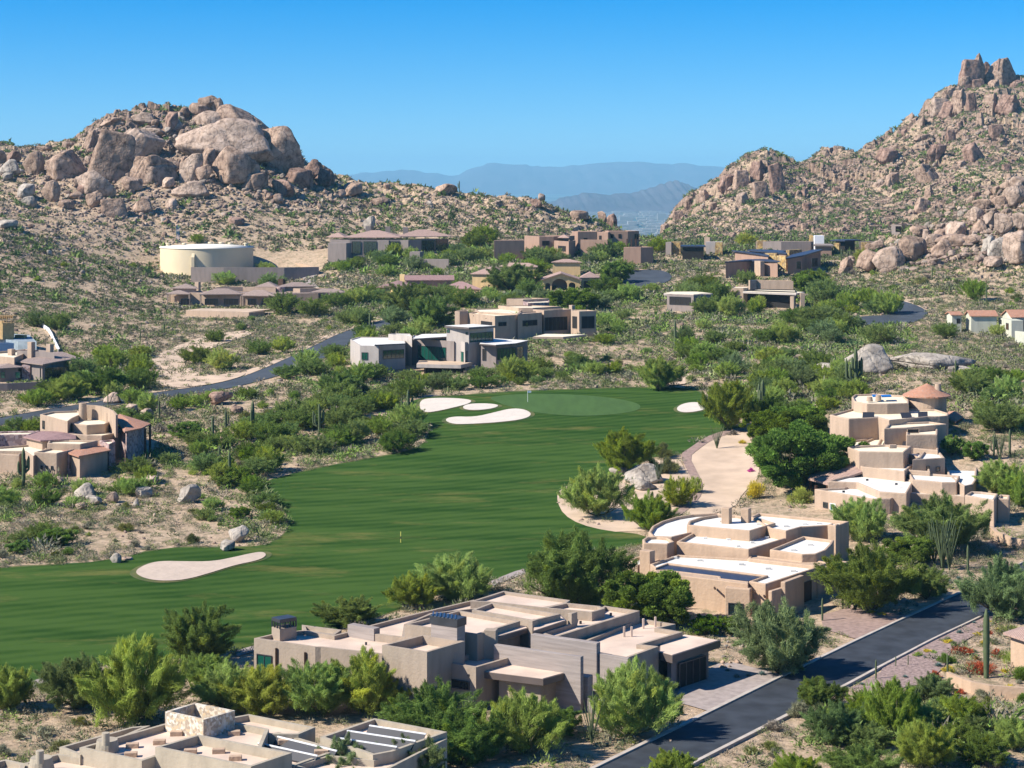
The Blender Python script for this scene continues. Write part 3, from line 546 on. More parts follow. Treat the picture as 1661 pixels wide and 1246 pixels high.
class House:
    def __init__(s, name, V, pad, label, cat='house', group=None, wall='tanwall', roof='whiteroof', pw=.32, rec=.45, round_=0.0, far=None):
        s.far = far; s.lz = None
        if far: s.Y0 = G(far[0], far[1])[1]
        s.V = V; s.pad = pad; s.wall = wall; s.roof = roof; s.pw = pw; s.rec = rec; s.round = round_; s.e = None; s.a = (name, label, cat, group)
    def root(s, p):
        if s.e is None: s.e = empty(s.a[0], (float(p[0]), float(p[1]), s.pad), s.a[1], s.a[2], s.a[3])
        return s.e
    def yf(s, row): return s.Y0 + (s.far[2] - row) * s.far[3]
    def zf(s, pts, z, V=None):      # far houses: height from the eave row at the house's own distance
        if not s.far: return z
        row = max((V or s.V)(q)[1] for q in pts); s.lz = CAMZ - (row - HZ) / F * s.yf(row); return s.lz
    def xy(s, pts, z, V=None):
        V = V or s.V
        if s.far: s.zf(pts, z, V); return np.array([((V(q)[0] - CX) / F * s.yf(V(q)[1]), s.yf(V(q)[1])) for q in pts])
        return np.array([P(*V(q), z)[:2] for q in pts])
    def pt(s, q, z, V=None):
        if s.far: p = s.xy([q], z, V)[0]; return np.array([p[0], p[1], s.lz])
        return P(*(V or s.V)(q), z)
    def base(s, p, zb):
        if not s.far: return s.pad - 1.2 if zb is None else zb
        p = np.asarray(p); return float(H(p[:, 0], p[:, 1]).min()) - 1.5
    def block(s, pts, z, zb=None, V=None, W=None, wall=None, roof=None, rec=None, pw=None, name='wall', bev=None):
        p = ccw(W if W is not None else s.xy(pts, z, V)); z = (s.lz if s.far else z) + eps(); zb = s.base(p, zb); rec = s.rec if rec is None else rec; pw = s.pw if pw is None else pw
        r = s.root(p.mean(0)); q = inset(p, pw); n_ = len(p)
        V_ = [(x, y, zb) for x, y in p] + [(x, y, z) for x, y in p] + [(x, y, z) for x, y in q] + [(x, y, z - rec - .03) for x, y in q]; Fc = []
        for k in range(3):
            for i in range(n_): j = (i + 1) % n_; Fc.append((k * n_ + i, k * n_ + j, (k + 1) * n_ + j, (k + 1) * n_ + i))
        o = wmesh(name, V_, Fc, M[wall or s.wall], r)
        b_ = s.round if bev is None else bev
        if b_: md = o.modifiers.new('soft', 'BEVEL'); md.width = b_; md.segments = 2; md.limit_method = 'ANGLE'; md.angle_limit = R(40)
        ro = wmesh('roof', [(x, y, z - rec) for x, y in q] , [tuple(range(n_))], M[roof or s.roof], r); return p
    def solid(s, p, z0, z1, m, name, parent=None, bev=0, top=None, V=None):
        p = ccw(p); n_ = len(p); t = p if top is None else ccw(top); V_ = [(x, y, z0) for x, y in p] + [(x, y, z1) for x, y in t]
        Fc = [tuple(reversed(range(n_))), tuple(range(n_, 2 * n_))] + [(i, (i + 1) % n_, n_ + (i + 1) % n_, n_ + i) for i in range(n_)]
        o = wmesh(name, V_, Fc, M[m], parent or s.root(p.mean(0)))
        if bev: md = o.modifiers.new('soft', 'BEVEL'); md.width = bev; md.segments = 2
        return o
    def slab(s, pts, z, th, m='brownmetal', roof=None, V=None, rec=.08, name='canopy'):     # overhanging flat roof
        p = ccw(s.xy(pts, z, V)); z = (s.lz if s.far else z) + eps(); s.solid(p, z - th, z - rec, m, name)
        q = inset(p, .14); s.solid(q, z - rec, z - rec + .04, roof or s.roof, 'roof'); return p
    def rect(s, A, B, dep, z, V=None):    # A-B visible edge, deeper away from the viewer
        a_, b_ = s.xy([A, B], z, V); d = b_ - a_; n_ = np.array([-d[1], d[0]]) / np.hypot(*d); return np.array([a_, b_, b_ + n_ * dep, a_ + n_ * dep])
    def box(s, A, B, dep, z, zb, m, name, V=None, bev=.03, parent=None):
        p = s.rect(A, B, dep, z, V)
        if s.far: z = s.lz; zb = s.base(p, zb)
        return s.solid(p, zb, z + eps(), m, name, parent, bev)
    def cyl(s, c, r, z1, z0, m, name='chimney', V=None, r0=None, n_=20, parent=None, bev=.05):
        c = s.pt(c, z1, V)[:2]
        if s.far: z1 = s.lz; z0 = s.base([c], z0)
        t = [c + r * np.array([math.cos(k * 2 * math.pi / n_), math.sin(k * 2 * math.pi / n_)]) for k in range(n_)]; r0 = r0 or r
        b_ = [c + r0 * np.array([math.cos(k * 2 * math.pi / n_), math.sin(k * 2 * math.pi / n_)]) for k in range(n_)]
        o = s.solid(b_, z0, z1, m, name, parent, 0, t); return c
    def win(s, A, B, z, t0, t1, h0, h1, glass='glass', frame='darkmetal', V=None, W=None, bars=2, name='window', off=.03):
        a_, b_ = W if W is not None else s.xy([A, B], z, V)
        if s.far: z = s.lz
        d = b_ - a_; n_ = np.array([d[1], -d[0]]) / np.hypot(*d)
        if n_[1] > 0 and abs(n_[1]) > .02 and W is None: n_ = -n_
        a2 = a_ + d * t0 + n_ * off; b2 = a_ + d * t1 + n_ * off; z1 = z - h0; z0 = z - h1; r = s.root(a_); e_ = (b2 - a2) / max(np.hypot(*(b2 - a2)), .01); L = np.hypot(*(b2 - a2)); fw = min(.09, L * .1)
        def bar(x0, x1, y0, y1, dep): 
            c = [a2 + e_ * x0, a2 + e_ * x1]; V_ = []
            for zz in (y0, y1):
                for q in (c[0] - n_ * .05, c[1] - n_ * .05, c[1] + n_ * dep, c[0] + n_ * dep): V_.append((q[0], q[1], zz))
            return V_
        V_ = []; Fc = []
        segs = [(0, L, z1 - fw, z1, .07), (0, L, z0, z0 + fw, .072), (0, fw, z0 + fw, z1 - fw, .068), (L - fw, L, z0 + fw, z1 - fw, .069)] + [(L * k / bars - fw * .4, L * k / bars + fw * .4, z0 + fw, z1 - fw, .06) for k in range(1, bars)]
        for g_ in segs:
            b = len(V_); V_ += bar(*g_); Fc += [(b, b + 3, b + 2, b + 1), (b + 4, b + 5, b + 6, b + 7), (b, b + 1, b + 5, b + 4), (b + 1, b + 2, b + 6, b + 5), (b + 2, b + 3, b + 7, b + 6), (b + 3, b, b + 4, b + 7)]
        f = wmesh(name, V_, Fc, M[frame], r); pv = bar(fw * .5, L - fw * .5, z0 + fw * .5, z1 - fw * .5, .015)
        pl = link('pane', mesh('pane', np.array(pv) - np.array(r.location), [(0, 3, 2, 1), (4, 5, 6, 7), (0, 1, 5, 4), (1, 2, 6, 5), (2, 3, 7, 6), (3, 0, 4, 7)], M[glass]), f)
    def hip(s, pts, z, rise, m='tilebrown', V=None, walls=True, zb=None, over=.5, wall=None, posts=False, apex=None, inset_w=.0):
        p = ccw(s.xy(pts, z, V)); z = (s.lz if s.far else z) + eps(); n_ = len(p); r = s.root(p.mean(0)); c = p.mean(0)
        if s.far: rw = [(V or s.V)(q)[1] for q in pts]; rise = max(rise, .85 * (max(rw) - min(rw)) / F * s.Y0); zb = s.base(p, zb)
        if n_ == 4 and apex is None:
            L = [np.hypot(*(p[(i + 1) % 4] - p[i])) for i in range(4)]
            k = 0 if L[0] + L[2] > L[1] + L[3] else 1; p = np.roll(p, -k, 0); w_ = (np.hypot(*(p[2] - p[1])) + np.hypot(*(p[0] - p[3]))) / 4; lo_ = (p[0] + p[3]) / 2; hi_ = (p[1] + p[2]) / 2; ln = max(np.hypot(*(hi_ - lo_)), .1); u_ = (hi_ - lo_) / ln; kk = min(w_, ln * .45)
            V_ = [(x, y, z) for x, y in p] + [(*(lo_ + u_ * kk), z + rise), (*(hi_ - u_ * kk), z + rise)] + [(x, y, z - .22) for x, y in p]; Fc = [(0, 1, 5, 4), (1, 2, 5), (2, 3, 4, 5), (3, 0, 4), (6, 9, 8, 7)] + [(6 + i, 6 + (i + 1) % 4, (i + 1) % 4, i) for i in range(4)]
        else:
            a_ = c if apex is None or s.far else np.array(P(*(V or s.V)(apex), z + rise)[:2]); V_ = [(x, y, z) for x, y in p] + [(a_[0], a_[1], z + rise)] + [(x, y, z - .22) for x, y in p]; Fc = [(i, (i + 1) % n_, n_) for i in range(n_)] + [tuple(reversed(range(n_ + 1, 2 * n_ + 1)))] + [(n_ + 1 + i, n_ + 1 + (i + 1) % n_, (i + 1) % n_, i) for i in range(n_)]
        wmesh('roof', V_, Fc, M[m], r); zb = s.pad - 1.2 if zb is None else zb
        if posts:
            for i in range(n_):
                q = p[i] + (c - p[i]) / max(np.hypot(*(c - p[i])), .1) * .45; s.solid([q + np.array(d) * .22 for d in ((-1, -1), (1, -1), (1, 1), (-1, 1))], zb, z - .22, wall or s.wall, 'column')
        elif walls:
            q = inset(p, over); s.solid(q, zb, z - .2, wall or s.wall, 'wall')
        return p
    def gable(s, A, B, dep, z, rise, m='tilered', V=None, zb=None, over=.4, wall=None):     # ridge parallel to the visible eave A-B
        p = s.rect(A, B, dep, z, V); z = (s.lz if s.far else z) + eps(); zb = s.base(p, zb); r = s.root(p.mean(0)); d = (p[1] - p[0]) / np.hypot(*(p[1] - p[0])); n_ = np.array([-d[1], d[0]]); m0 = (p[0] + p[3]) / 2; m1 = (p[1] + p[2]) / 2; V_ = []
        for q0, zz in ((p[0], z), (p[1], z), (m1, z + rise), (m0, z + rise), (p[2], z), (p[3], z)): V_.append((q0[0], q0[1], zz))
        V_ += [(x, y, h - .2) for x, y, h in V_]; Fc = [(0, 1, 2, 3), (3, 2, 4, 5), (6, 9, 8, 7), (9, 11, 10, 8), (0, 6, 7, 1), (1, 7, 8, 2), (2, 8, 10, 4), (4, 10, 11, 5), (5, 11, 9, 3), (3, 9, 6, 0)]
        wmesh('roof', V_, Fc, M[m], r); a_, b_, c_, e_ = [inset(ccw(p), over)[i] for i in range(4)]; zb = s.pad - 1.2 if zb is None else zb; zr = z + rise - .25
        ma = (a_ + e_) / 2; mb = (b_ + c_) / 2; W_ = [(*a_, zb), (*b_, zb), (*c_, zb), (*e_, zb), (*a_, z - .1), (*b_, z - .1), (*c_, z - .1), (*e_, z - .1), (*ma, zr), (*mb, zr)]
        wmesh('wall', W_, [(0, 1, 5, 4), (1, 2, 6, 9, 5), (2, 3, 7, 6), (3, 0, 4, 8, 7)], M[wall or s.wall], r); return np.array([a_, b_, c_, e_])
    def vents(s, pts, z, m='whiteroof', sz=.55, h=.3, V=None):
        for q in pts:
            c = s.pt(q, z, V)[:2]; s.solid([c + np.array(d) * sz * .5 for d in ((-1.2, -.8), (1.2, -.5), (1.1, .8), (-1.3, .5))], z - .02, z + h, m, 'roof_vent', bev=.03)
    def spouts(s, pts, z, m='woodbrown', V=None, L=.7):
        for q in pts:
            c = s.pt(q, z, V)[:2]; zz_ = s.lz if s.far else z; s.solid([c + np.array(d) for d in ((-.09, -L), (.09, -L), (.09, .25), (-.09, .25))], zz_ - .16, zz_, m, 'roof_spout')

# --- the low grey house in the middle foreground
V1 = View(400, 950, .2408); V2 = View(780, 950, .2408); W2 = lambda q: (q[0] + 1578, q[1])
h = House('flat_roofed_house', V1, 12, 'low grey stucco house with stepped pink-beige roofs and two metal-capped chimneys', wall='greywall', roof='pinkroof', pw=.3, rec=.4)
T = lambda d: 60 - d
A1 = h.block([(50, 355), (462, 414), (500, 414), (1080, 480), (1150, 440), (1065, 345), (860, 328), (700, 306), (590, 333), (385, 300), (215, 316)], 16.2)
h.block([(372, 264), (640, 298), (592, 331), (385, 304)], 16.05, roof='whiteroof')
h.block([(700, 298), (860, 326), (1065, 350), (1080, 262), (1250, 190), (1430, 168), (1720, 138), (1530, 96), (1115, 194), (830, 268)], 16.5, bev=0)
h.block([(912, 402), (1215, 450), (1470, 375), (1185, 332)], 17.6, rec=.8)
h.block([(1065, 262), (1555, 330), (1843, 240), (1430, 168)], 17.9)
h.block([(1310, 515), (1545, 552), (1823, 472), (1600, 430)], 15.9, rec=.5)
h.block([(-60, 165), (352, 238), (537, 193), (70, 116)], 18.0, V=V2)
h.block([(-70, 108), (150, 38), (600, 100), (570, 122), (420, 152), (70, 112)], 17.1, V=V2, rec=.3)
h.block([(420, 152), (748, 182), (835, 157), (800, 140), (575, 118)], 17.5, V=V2)
h.block([(500, 350), (1070, 172), (832, 138), (745, 190), (612, 192), (590, 262), (400, 320)], 17.0, V=V2)
h.block([(745, 448), (985, 490), (1197, 412), (1080, 398), (1360, 315), (1200, 288), (1312, 262), (1062, 222), (700, 372)], 16.1, V=V2, wall='greywall')
h.block([(80, 402), (330, 335), (780, 402), (722, 432), (598, 466)], 15.7, V=V2, rec=.3)
h.block([(420, 440), (555, 402), (722, 430), (610, 468)], 15.95, V=V2, rec=.2)
p = h.slab([(15, 572), (420, 622), (638, 562), (248, 506)], 15.4, .75, V=V2, rec=.18)
h.solid(inset(ccw(p), .9), 11, 14.6, 'greywall', 'wall')
p = h.slab([(1198, 445), (1290, 470), (1613, 366), (1368, 326), (1200, 400)], 15.6, .8, V=V2, rec=.1)
q = inset(ccw(p), .8); h.solid(q, 11, 14.75, 'purplewall', 'wall')
h.box((85, 402), (672, 486), .55, 16.9, 11, 'concrete', 'concrete_wall', V=V2)
h.box((335, 328), (780, 390), .7, 17.3, 11, 'concrete', 'concrete_wall', V=V2)
h.box((748, 448), (990, 492), .35, 16.35, 11, 'concrete', 'concrete_wall', V=V2)
h.box((655, 610), (722, 618), 1.1, 15.0, 11, 'concrete', 'concrete_pier', V=V2)
h.box((712, 758), (960, 800), .4, 13.2, 11, 'concrete', 'concrete_wall', V=V2)
h.slab([(105, 345), (322, 282), (270, 236), (60, 292)], 17.4, .5, V=V2)
h.slab([(352, 305), (578, 232), (535, 190), (348, 240)], 17.5, .5, V=V2)
for q_, z_ in (((20, 100), 18.1), ((320, 348), 18.05), ((586, 612), 18.0)):
    yy = {20: 302, 320: 238, 586: 188}[q_[0]]; h.box((q_[0], yy), (q_[1], yy + 4), 1.0, z_, 11, 'greywall', 'pier', V=V2)
# chimneys
c = h.rect((168, 212), (224, 230), 1.9, 17.9); h.solid(c, 15.5, 17.0, 'greywall', 'chimney', bev=.03); h.solid(c, 17.55, 17.9, 'darkmetal', 'chimney_cap', bev=.02)
for i in range(4):
    for t in (0, .33, .66):
        q = c[i] + (c[(i + 1) % 4] - c[i]) * t; q = q + (c.mean(0) - q) * .06; h.solid([q + np.array(d) * .08 for d in ((-1, -1), (1, -1), (1, 1), (-1, 1))], 17.0, 17.6, 'darkmetal', 'chimney_cap_post')
c = h.rect((1242, 200), (1418, 226), 1.3, 19.6); h.solid(c, 15.5, 18.9, 'concrete', 'chimney', bev=.02); h.solid(inset(ccw(c), -.1), 18.85, 19.6, 'darkmetal', 'chimney_cap', bev=.02)
for t in range(7):
    q = c[0] + (c[1] - c[0]) * (t + .5) / 7 ; h.solid([q + np.array(d) for d in ((-.05, -.2), (.05, -.2), (.05, 1.5), (-.05, 1.5))], 19.6, 19.68, 'bluemetal', 'cap_rib')
c = h.rect((680, 262), (858, 292), .9, 17.0); h.solid(c, 15.5, 17.0, 'concrete', 'chimney', bev=.02)
# windows, doors, downpipes
h.win((50, 355), (462, 414), 16.2, .05, .30, 1.4, 3.9, 'greenglass', bars=2)
h.win((500, 414), (1080, 480), 16.2, .08, .28, 1.6, 2.8)
h.win((1310, 515), (1545, 552), 15.9, .24, .82, 1.35, 2.15, bars=1)
h.win((1215, 450), (1470, 375), 17.6, .1, .32, 3.4, 5.0)
for t in (.37, .84): 
    a_, b_ = h.xy([(50, 355), (462, 414)], 16.2); q = a_ + (b_ - a_) * t; h.solid([q + np.array(d) for d in ((-.09, -.22), (.1, -.2), (.1, -.02), (-.09, -.02))], 11.5, 15.6, 'woodbrown', 'downpipe')
W = inset(ccw(p), .8)
g_ = h.xy([(1300, 560), (1560, 478)], 14.0, V2); h.win(None, None, 14.6, .12, .82, .2, 2.9, 'dark', 'brownmetal', W=(g_[0] + [0, -.2], g_[1] + [0, -.2]), name='garage_door', bars=4)
h.spouts([(1105, 305), (1495, 585)], 15.2, 'darkmetal'); h.spouts([(1440, 355)], 16.8, 'darkmetal')
h.vents([(805, 398), (1110, 225), (1400, 145), (460, 290)], 15.85, 'darkmetal', .18, .25); h.vents([(183, 62), (236, 168), (672, 158), (672, 258), (712, 228), (775, 215), (876, 203)], 16.65, 'darkmetal', .2, .3, V=V2)
h.vents([(966, 345), (1016, 345), (1095, 290), (1176, 278)], 15.75, 'pinkroof', .18, 1.0, V=V2)

# --- bottom left house, roofs with solar pipes
V3 = View(0, 1120, .2408); V4 = View(340, 1120, .2408); X = lambda q: (q[0] + 1412, q[1])
h = House('flat_roofed_house', V3, 12, 'olive grey house with stone-faced tower and rooftop solar panels in the bottom left corner', wall='sagewall', roof='pinkroof', pw=.3, rec=.5)
h.block([(1112, 145), (1370, 202), (1582, 138), (1310, 84)], 17.3, wall='stone', rec=1.1, bev=0)
h.block([(535, 388), (955, 478), (1110, 425), (1687, 560), X((400, 262)), X((80, 200)), (1188, 204)], 16.2)
h.block([(1045, 385), X((278, 518)), X((555, 424)), (1335, 300)], 16.9, rec=.7)
h.block([(400, 385), (540, 440), (1012, 240), (885, 250)], 15.7)
h.block([X((75, 198)), X((265, 164)), X((712, 252)), X((598, 300)), X((400, 300))], 15.9)
h.block([X((150, 345)), X((465, 284)), X((872, 404)), X((565, 512))], 15.6)
h.block([X((745, 318)), X((1110, 192)), X((1600, 284)), X((1235, 415)), X((1100, 440))], 15.9)
h.block([X((560, 512)), X((800, 440)), X((1100, 470)), X((1235, 425)), X((1460, 345)), X((1600, 330)), X((1000, 640))], 15.5)
h.block([(160, 490), (390, 425), (540, 450), (955, 485), (1105, 430), X((280, 530)), X((600, 700)), (300, 700)], 15.45)
h.block([(-40, 482), (40, 464), (160, 490), (170, 560), (-60, 560)], 15.7)
for c_, zt in (((722, 330), 16.95), ((278, 450), 16.4)):
    h.cyl(c_, .8, zt - .3, 14.9, 'sagewall', r0=1.05); h.cyl((c_[0] - 10, c_[1] - 45), .3, zt + .55, zt - .4, 'sagewall', name='chimney_pot')
h.vents([(893, 385), (1075, 362), (883, 446), (1190, 303), (1578, 300), (1590, 262)], 15.75, 'tanwall', .8, .35)
h.vents([(1475, 422), (1587, 470), (1285, 425)], 16.25, 'tanwall', .8, .35)
h.vents([X((1130, 275)), X((1090, 340)), X((1360, 310)), X((1040, 400)), X((510, 358)), X((755, 430))], 15.45, 'tanwall', .9, .35)
def panel(h, A, B, z, V, wdt=.62):
    a_, b_ = h.xy([A, B], z, V); d = (b_ - a_) / np.hypot(*(b_ - a_)); n_ = np.array([-d[1], d[0]]); th = .06; r = h.e; lo_ = wdt * .85; V_ = []
    for (q, zz) in ((a_, z), (b_, z), (b_ - n_ * lo_, z - .5), (a_ - n_ * lo_, z - .5)): V_.append((*q, zz))
    V_ += [(x, y, zz - th) for x, y, zz in V_]
    o = wmesh('solar_panel', V_, [(0, 3, 2, 1), (4, 5, 6, 7), (0, 1, 5, 4), (1, 2, 6, 5), (2, 3, 7, 6), (3, 0, 4, 7)], M['solar'], r)
    for i in range(4):
        q = a_ + (b_ - a_) * (i + .2) / 3.6; h.solid([q + np.array(dd) * .04 for dd in ((-1, -1), (1, -1), (1, 1), (-1, 1))], z - .95, z - .05, 'solarrail', 'panel_post')
    h.solid([a_ - n_ * .02, b_ - n_ * .02, b_ + n_ * .1, a_ + n_ * .1], z, z + .09, 'solarrail', 'header_pipe')
for A_, B_ in (((1075, 240), (1455, 298)), ((925, 275), (1385, 345)), ((870, 325), (1260, 385))): panel(h, A_, B_, 16.1, V4)
for A_, B_ in (((455, 315), (855, 412)), ((325, 358), (725, 445))): panel(h, A_, B_, 15.8, V4)

# --- white-roofed tan house
V5 = View(1020, 810, .2288)
h = House('flat_roofed_house', V5, 12, 'tan adobe house with tiered white roofs and one curved end beside the road', wall='tanwall', roof='whiteroof', pw=.35, rec=.35, round_=.1)
p = h.block([(150, 458), (345, 392), (845, 420), (1350, 478), (970, 602), (850, 580), (962, 540), (280, 455), (190, 488)], 15.6, rec=.25)
h.block([(185, 500), (300, 498), (318, 505), (650, 545), (655, 560), (850, 583), (845, 600), (190, 520)], 15.5, rec=.05, roof='tanwall')
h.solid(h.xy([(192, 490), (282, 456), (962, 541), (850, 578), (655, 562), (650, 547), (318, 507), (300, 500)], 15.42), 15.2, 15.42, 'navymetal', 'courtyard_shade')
h.block([(338, 300), (850, 356), (1235, 238), (1100, 215), (860, 170), (475, 224)], 16.64)
h.block([(410, 182), (858, 224), (1042, 168), (930, 134), (760, 112), (620, 108), (500, 128), (425, 152)], 17.6)
h.block([(305, 268), (165, 262), (138, 232), (165, 190), (230, 155), (330, 125), (450, 106), (640, 96), (700, 120), (480, 226)], 16.75)
h.block([(96, 285), (103, 312), (275, 318), (322, 300), (285, 272), (200, 262), (125, 266)], 16.7)
h.block([(860, 125), (915, 96), (1563, 158), (1470, 192), (1410, 184), (1225, 195), (1115, 226), (1000, 205)], 17.5)
h.block([(1410, 180), (1468, 190), (1490, 176), (1440, 168)], 17.75, rec=.1)
h.block([(998, 358), (1228, 392), (1330, 388), (1400, 360), (1440, 318), (1455, 290), (1235, 262)], 16.6)
h.block([(845, 420), (1340, 476), (1420, 450), (1330, 432), (1225, 440), (860, 395)], 15.75, rec=.1, roof='tanwall')
h.block([(-10, 430), (75, 405), (100, 395), (310, 400), (165, 448), (60, 470)], 14.8)
h.box((680, 627), (860, 640), 1.2, 15.0, 11, 'tanwall', 'buttress', bev=.12)
h.box((1015, 655), (1145, 616), .5, 15.1, 11, 'tanwall', 'side_wall', bev=.1); h.box((1110, 592), (1245, 542), .6, 15.8, 11, 'tanwall', 'side_wall', bev=.1)
h.box((965, 655), (1015, 662), 1.5, 14.6, 11, 'tanwall', 'buttress', bev=.1)
h.box((655, 62), (712, 66), 1.2, 19.2, 15, 'tanwall', 'chimney', bev=.08); h.box((793, 66), (848, 70), 1.2, 19.0, 15, 'tanwall', 'chimney', bev=.08); h.box((75, 362), (150, 372), 1.1, 16.8, 12, 'tanwall', 'chimney', bev=.08)
h.win((680, 627), (860, 640), 15.0, .14, .74, 1.6, 3.0)
h.block([(1340, 480), (1480, 470), (1560, 440), (1420, 430)], 15.55, roof='whiteroof')
g_ = h.xy([(970, 602), (1350, 478)], 15.6); h.win(None, None, 15.6, .70, .84, 1.2, 3.4, 'woodbrown', 'woodbrown', W=g_, name='door', bars=1)
g_ = h.xy([(1340, 480), (1480, 470)], 15.4); h.win(None, None, 15.4, .15, .8, 1.1, 3.3, 'bluemetal', 'woodbrown', W=g_, name='garage_door', bars=2)
h.spouts([(510, 575), (608, 622), (890, 650), (960, 680)], 14.8)
h.vents([(325, 425), (502, 442), (795, 470), (985, 500), (1165, 518)], 15.3); h.vents([(542, 285), (708, 295), (775, 342), (875, 315), (978, 280)], 16.25, sz=.4); h.vents([(660, 165), (922, 185)], 17.2); h.vents([(1113, 200), (1345, 180), (1245, 185)], 17.1); h.vents([(1285, 332), (1165, 370)], 16.2)

# --- tiered tan house on the right
V6 = View(1300, 610, .2248)
h = House('adobe_mansion', V6, 13, 'sprawling tan adobe mansion stepping up in tiers to a round red-tiled tower', wall='tanwall2', roof='creamroof', pw=.35, rec=.3, round_=.14)
h.block([(92, 815), (515, 886), (645, 884), (755, 848), (560, 800), (400, 775), (300, 805)], T(44.1), roof='whiteroof')
h.block([(188, 760), (400, 768), (560, 835), (760, 848), (812, 756), (765, 738), (440, 690), (230, 745)], T(43.4), roof='whiteroof')
h.block([(760, 846), (1000, 855), (1180, 868), (1215, 800), (1120, 765), (1015, 765), (812, 757)], T(44.3), roof='whiteroof')
h.block([(1178, 860), (1390, 897), (1420, 850), (1300, 835), (1222, 832)], T(42.95), roof='whiteroof')
h.block([(1412, 886), (1500, 888), (1505, 860), (1430, 855)], T(43.3))
h.block([(800, 748), (1015, 768), (1122, 768), (1145, 720), (935, 705), (770, 700)], T(42.8), roof='whiteroof')
h.block([(1122, 765), (1175, 795), (1240, 782), (1262, 750), (1268, 660), (1250, 645), (1032, 635), (1060, 715)], T(43.0), roof='whiteroof')
h.block([(435, 655), (745, 690), (800, 640), (560, 600), (340, 600)], T(42.2), roof='whiteroof')
h.block([(765, 680), (930, 690), (925, 660), (780, 640)], T(42.4))
h.block([(333, 516), (412, 546), (740, 552), (795, 506), (600, 496), (345, 508)], T(40.1))
h.block([(800, 606), (1036, 592), (990, 536), (892, 524), (845, 588)], T(40.95), roof='whiteroof')
h.block([(742, 556), (850, 588), (892, 524), (800, 508)], T(41.1), roof='whiteroof')
h.block([(340, 470), (500, 450), (540, 418), (600, 418), (560, 500), (340, 510)], T(40.6))
h.block([(385, 500), (640, 505), (985, 535), (1000, 470), (980, 420), (600, 420), (500, 450)], T(40.5))
h.block([(595, 378), (760, 372), (982, 352), (1050, 346), (925, 328), (632, 338)], T(37.9))
h.block([(755, 424), (982, 422), (985, 372), (757, 376)], T(38.5))
h.block([(203, 280), (340, 308), (555, 298), (632, 318), (915, 292), (1000, 290), (1058, 285), (1062, 268), (972, 240), (450, 228), (360, 236)], T(37.3))
h.block([(362, 150), (378, 182), (470, 200), (620, 200), (775, 195), (775, 170), (740, 140), (540, 128), (385, 132)], T(35.9))
c = h.cyl((905, 135), 3.15, T(35.3), 19, 'tanwall2', name='round_tower', n_=32)
pts = [c + 3.9 * np.array([math.cos(k * math.pi / 12), math.sin(k * math.pi / 12)]) for k in range(24)]
r_ = h.e; V_ = [(x, y, T(35.3)) for x, y in pts] + [(c[0], c[1], T(33.4))] + [(x, y, T(35.5)) for x, y in pts]
wmesh('tower_roof', V_, [(i, (i + 1) % 24, 24) for i in range(24)] + [(25 + i, 25 + (i + 1) % 24, (i + 1) % 24, i) for i in range(24)] + [tuple(reversed(range(25, 49)))], M['tilered'], r_)
h.cyl((985, 56), .5, T(33.4), T(38), 'tanwall2', r0=.7); h.cyl((492, 150), .42, T(35.3), T(36), 'tanwall2', r0=.55); h.cyl((555, 138), .42, T(35.1), T(36), 'tanwall2', r0=.5); h.cyl((367, 378), .4, T(39.2), T(41), 'tanwall2', r0=.5)
h.hip([(1045, 300), (1110, 330), (1165, 300), (1140, 270), (1060, 258)], T(39.4), .9, 'tilered', walls=True, over=.7)
V_ = [(*P(*V6((45, 735)), T(44.2))[:2], T(44.2)), (*P(*V6((190, 775)), T(44.2))[:2], T(44.2)), (*P(*V6((440, 690)), T(42.9))[:2], T(42.9)), (*P(*V6((430, 640)), T(42.2))[:2], T(42.2)), (*P(*V6((115, 662)), T(43.2))[:2], T(43.2))]
V_ += [(x, y, z - .3) for x, y, z in V_]; wmesh('porch_roof', V_, [(0, 1, 2, 3, 4), (9, 8, 7, 6, 5)] + [(5 + i, 5 + (i + 1) % 5, (i + 1) % 5, i) for i in range(5)], M['tilepink'], r_)
h.hip([(222, 608), (250, 625), (340, 625), (335, 590)], T(42.2), .4, 'tilepink', over=.5)
for q in ((65, 745), (105, 790), (190, 780)): h.cyl(q, .22, T(44.4), 11, 'woodbrown', name='porch_post', n_=10)
g_ = h.xy([(92, 815), (515, 886)], T(44.1)); h.win(None, None, T(44.1), .16, .24, 1.6, 2.4, W=g_, bars=1); h.win(None, None, T(44.1), .28, .38, 1.6, 2.6, 'greenglass', 'white', W=g_, bars=1)
g_ = h.xy([(800, 606), (1036, 592)], T(40.95)); h.win(None, None, T(40.95), .42, .52, 1.0, 1.6, W=g_, bars=1); h.win(None, None, T(40.95), .72, .84, 1.2, 1.9, W=g_, bars=1)
g_ = h.xy([(1178, 860), (1390, 897)], T(42.95)); h.win(None, None, T(42.95), .5, .85, 2.0, 4.0, 'woodbrown', 'woodbrown', W=g_, name='garage_door', bars=3)
g_ = h.xy([(757, 376), (985, 372)], T(37.9)); h.win(None, None, T(37.9), .02, .4, .1, .8, 'dark', 'tanwall2', W=g_, bars=1)
for A_, B_, z_ in (((440, 288), (525, 288), T(37.3)), ((725, 292), (800, 290), T(37.3)), ((842, 284), (912, 284), T(37.3)), ((395, 428), (480, 432), T(40.5)), ((580, 492), (680, 496), T(40.4)), ((722, 500), (800, 502), T(40.4))):
    a_, b_ = h.xy([A_, B_], z_); d = (b_ - a_); n_ = np.array([-d[1], d[0]]) / np.hypot(*d); V_ = [(*a_, z_ - .25), (*b_, z_ - .25), (*(b_ + n_ * 1.3 + d * .15), z_ + .45), (*(a_ + n_ * 1.3 + d * .15), z_ + .45)]; V_ += [(x, y, q - .06) for x, y, q in V_]
    wmesh('solar_panel', V_, [(0, 1, 2, 3), (7, 6, 5, 4), (0, 4, 5, 1), (1, 5, 6, 2), (2, 6, 7, 3), (3, 7, 4, 0)], M['solar'], r_)
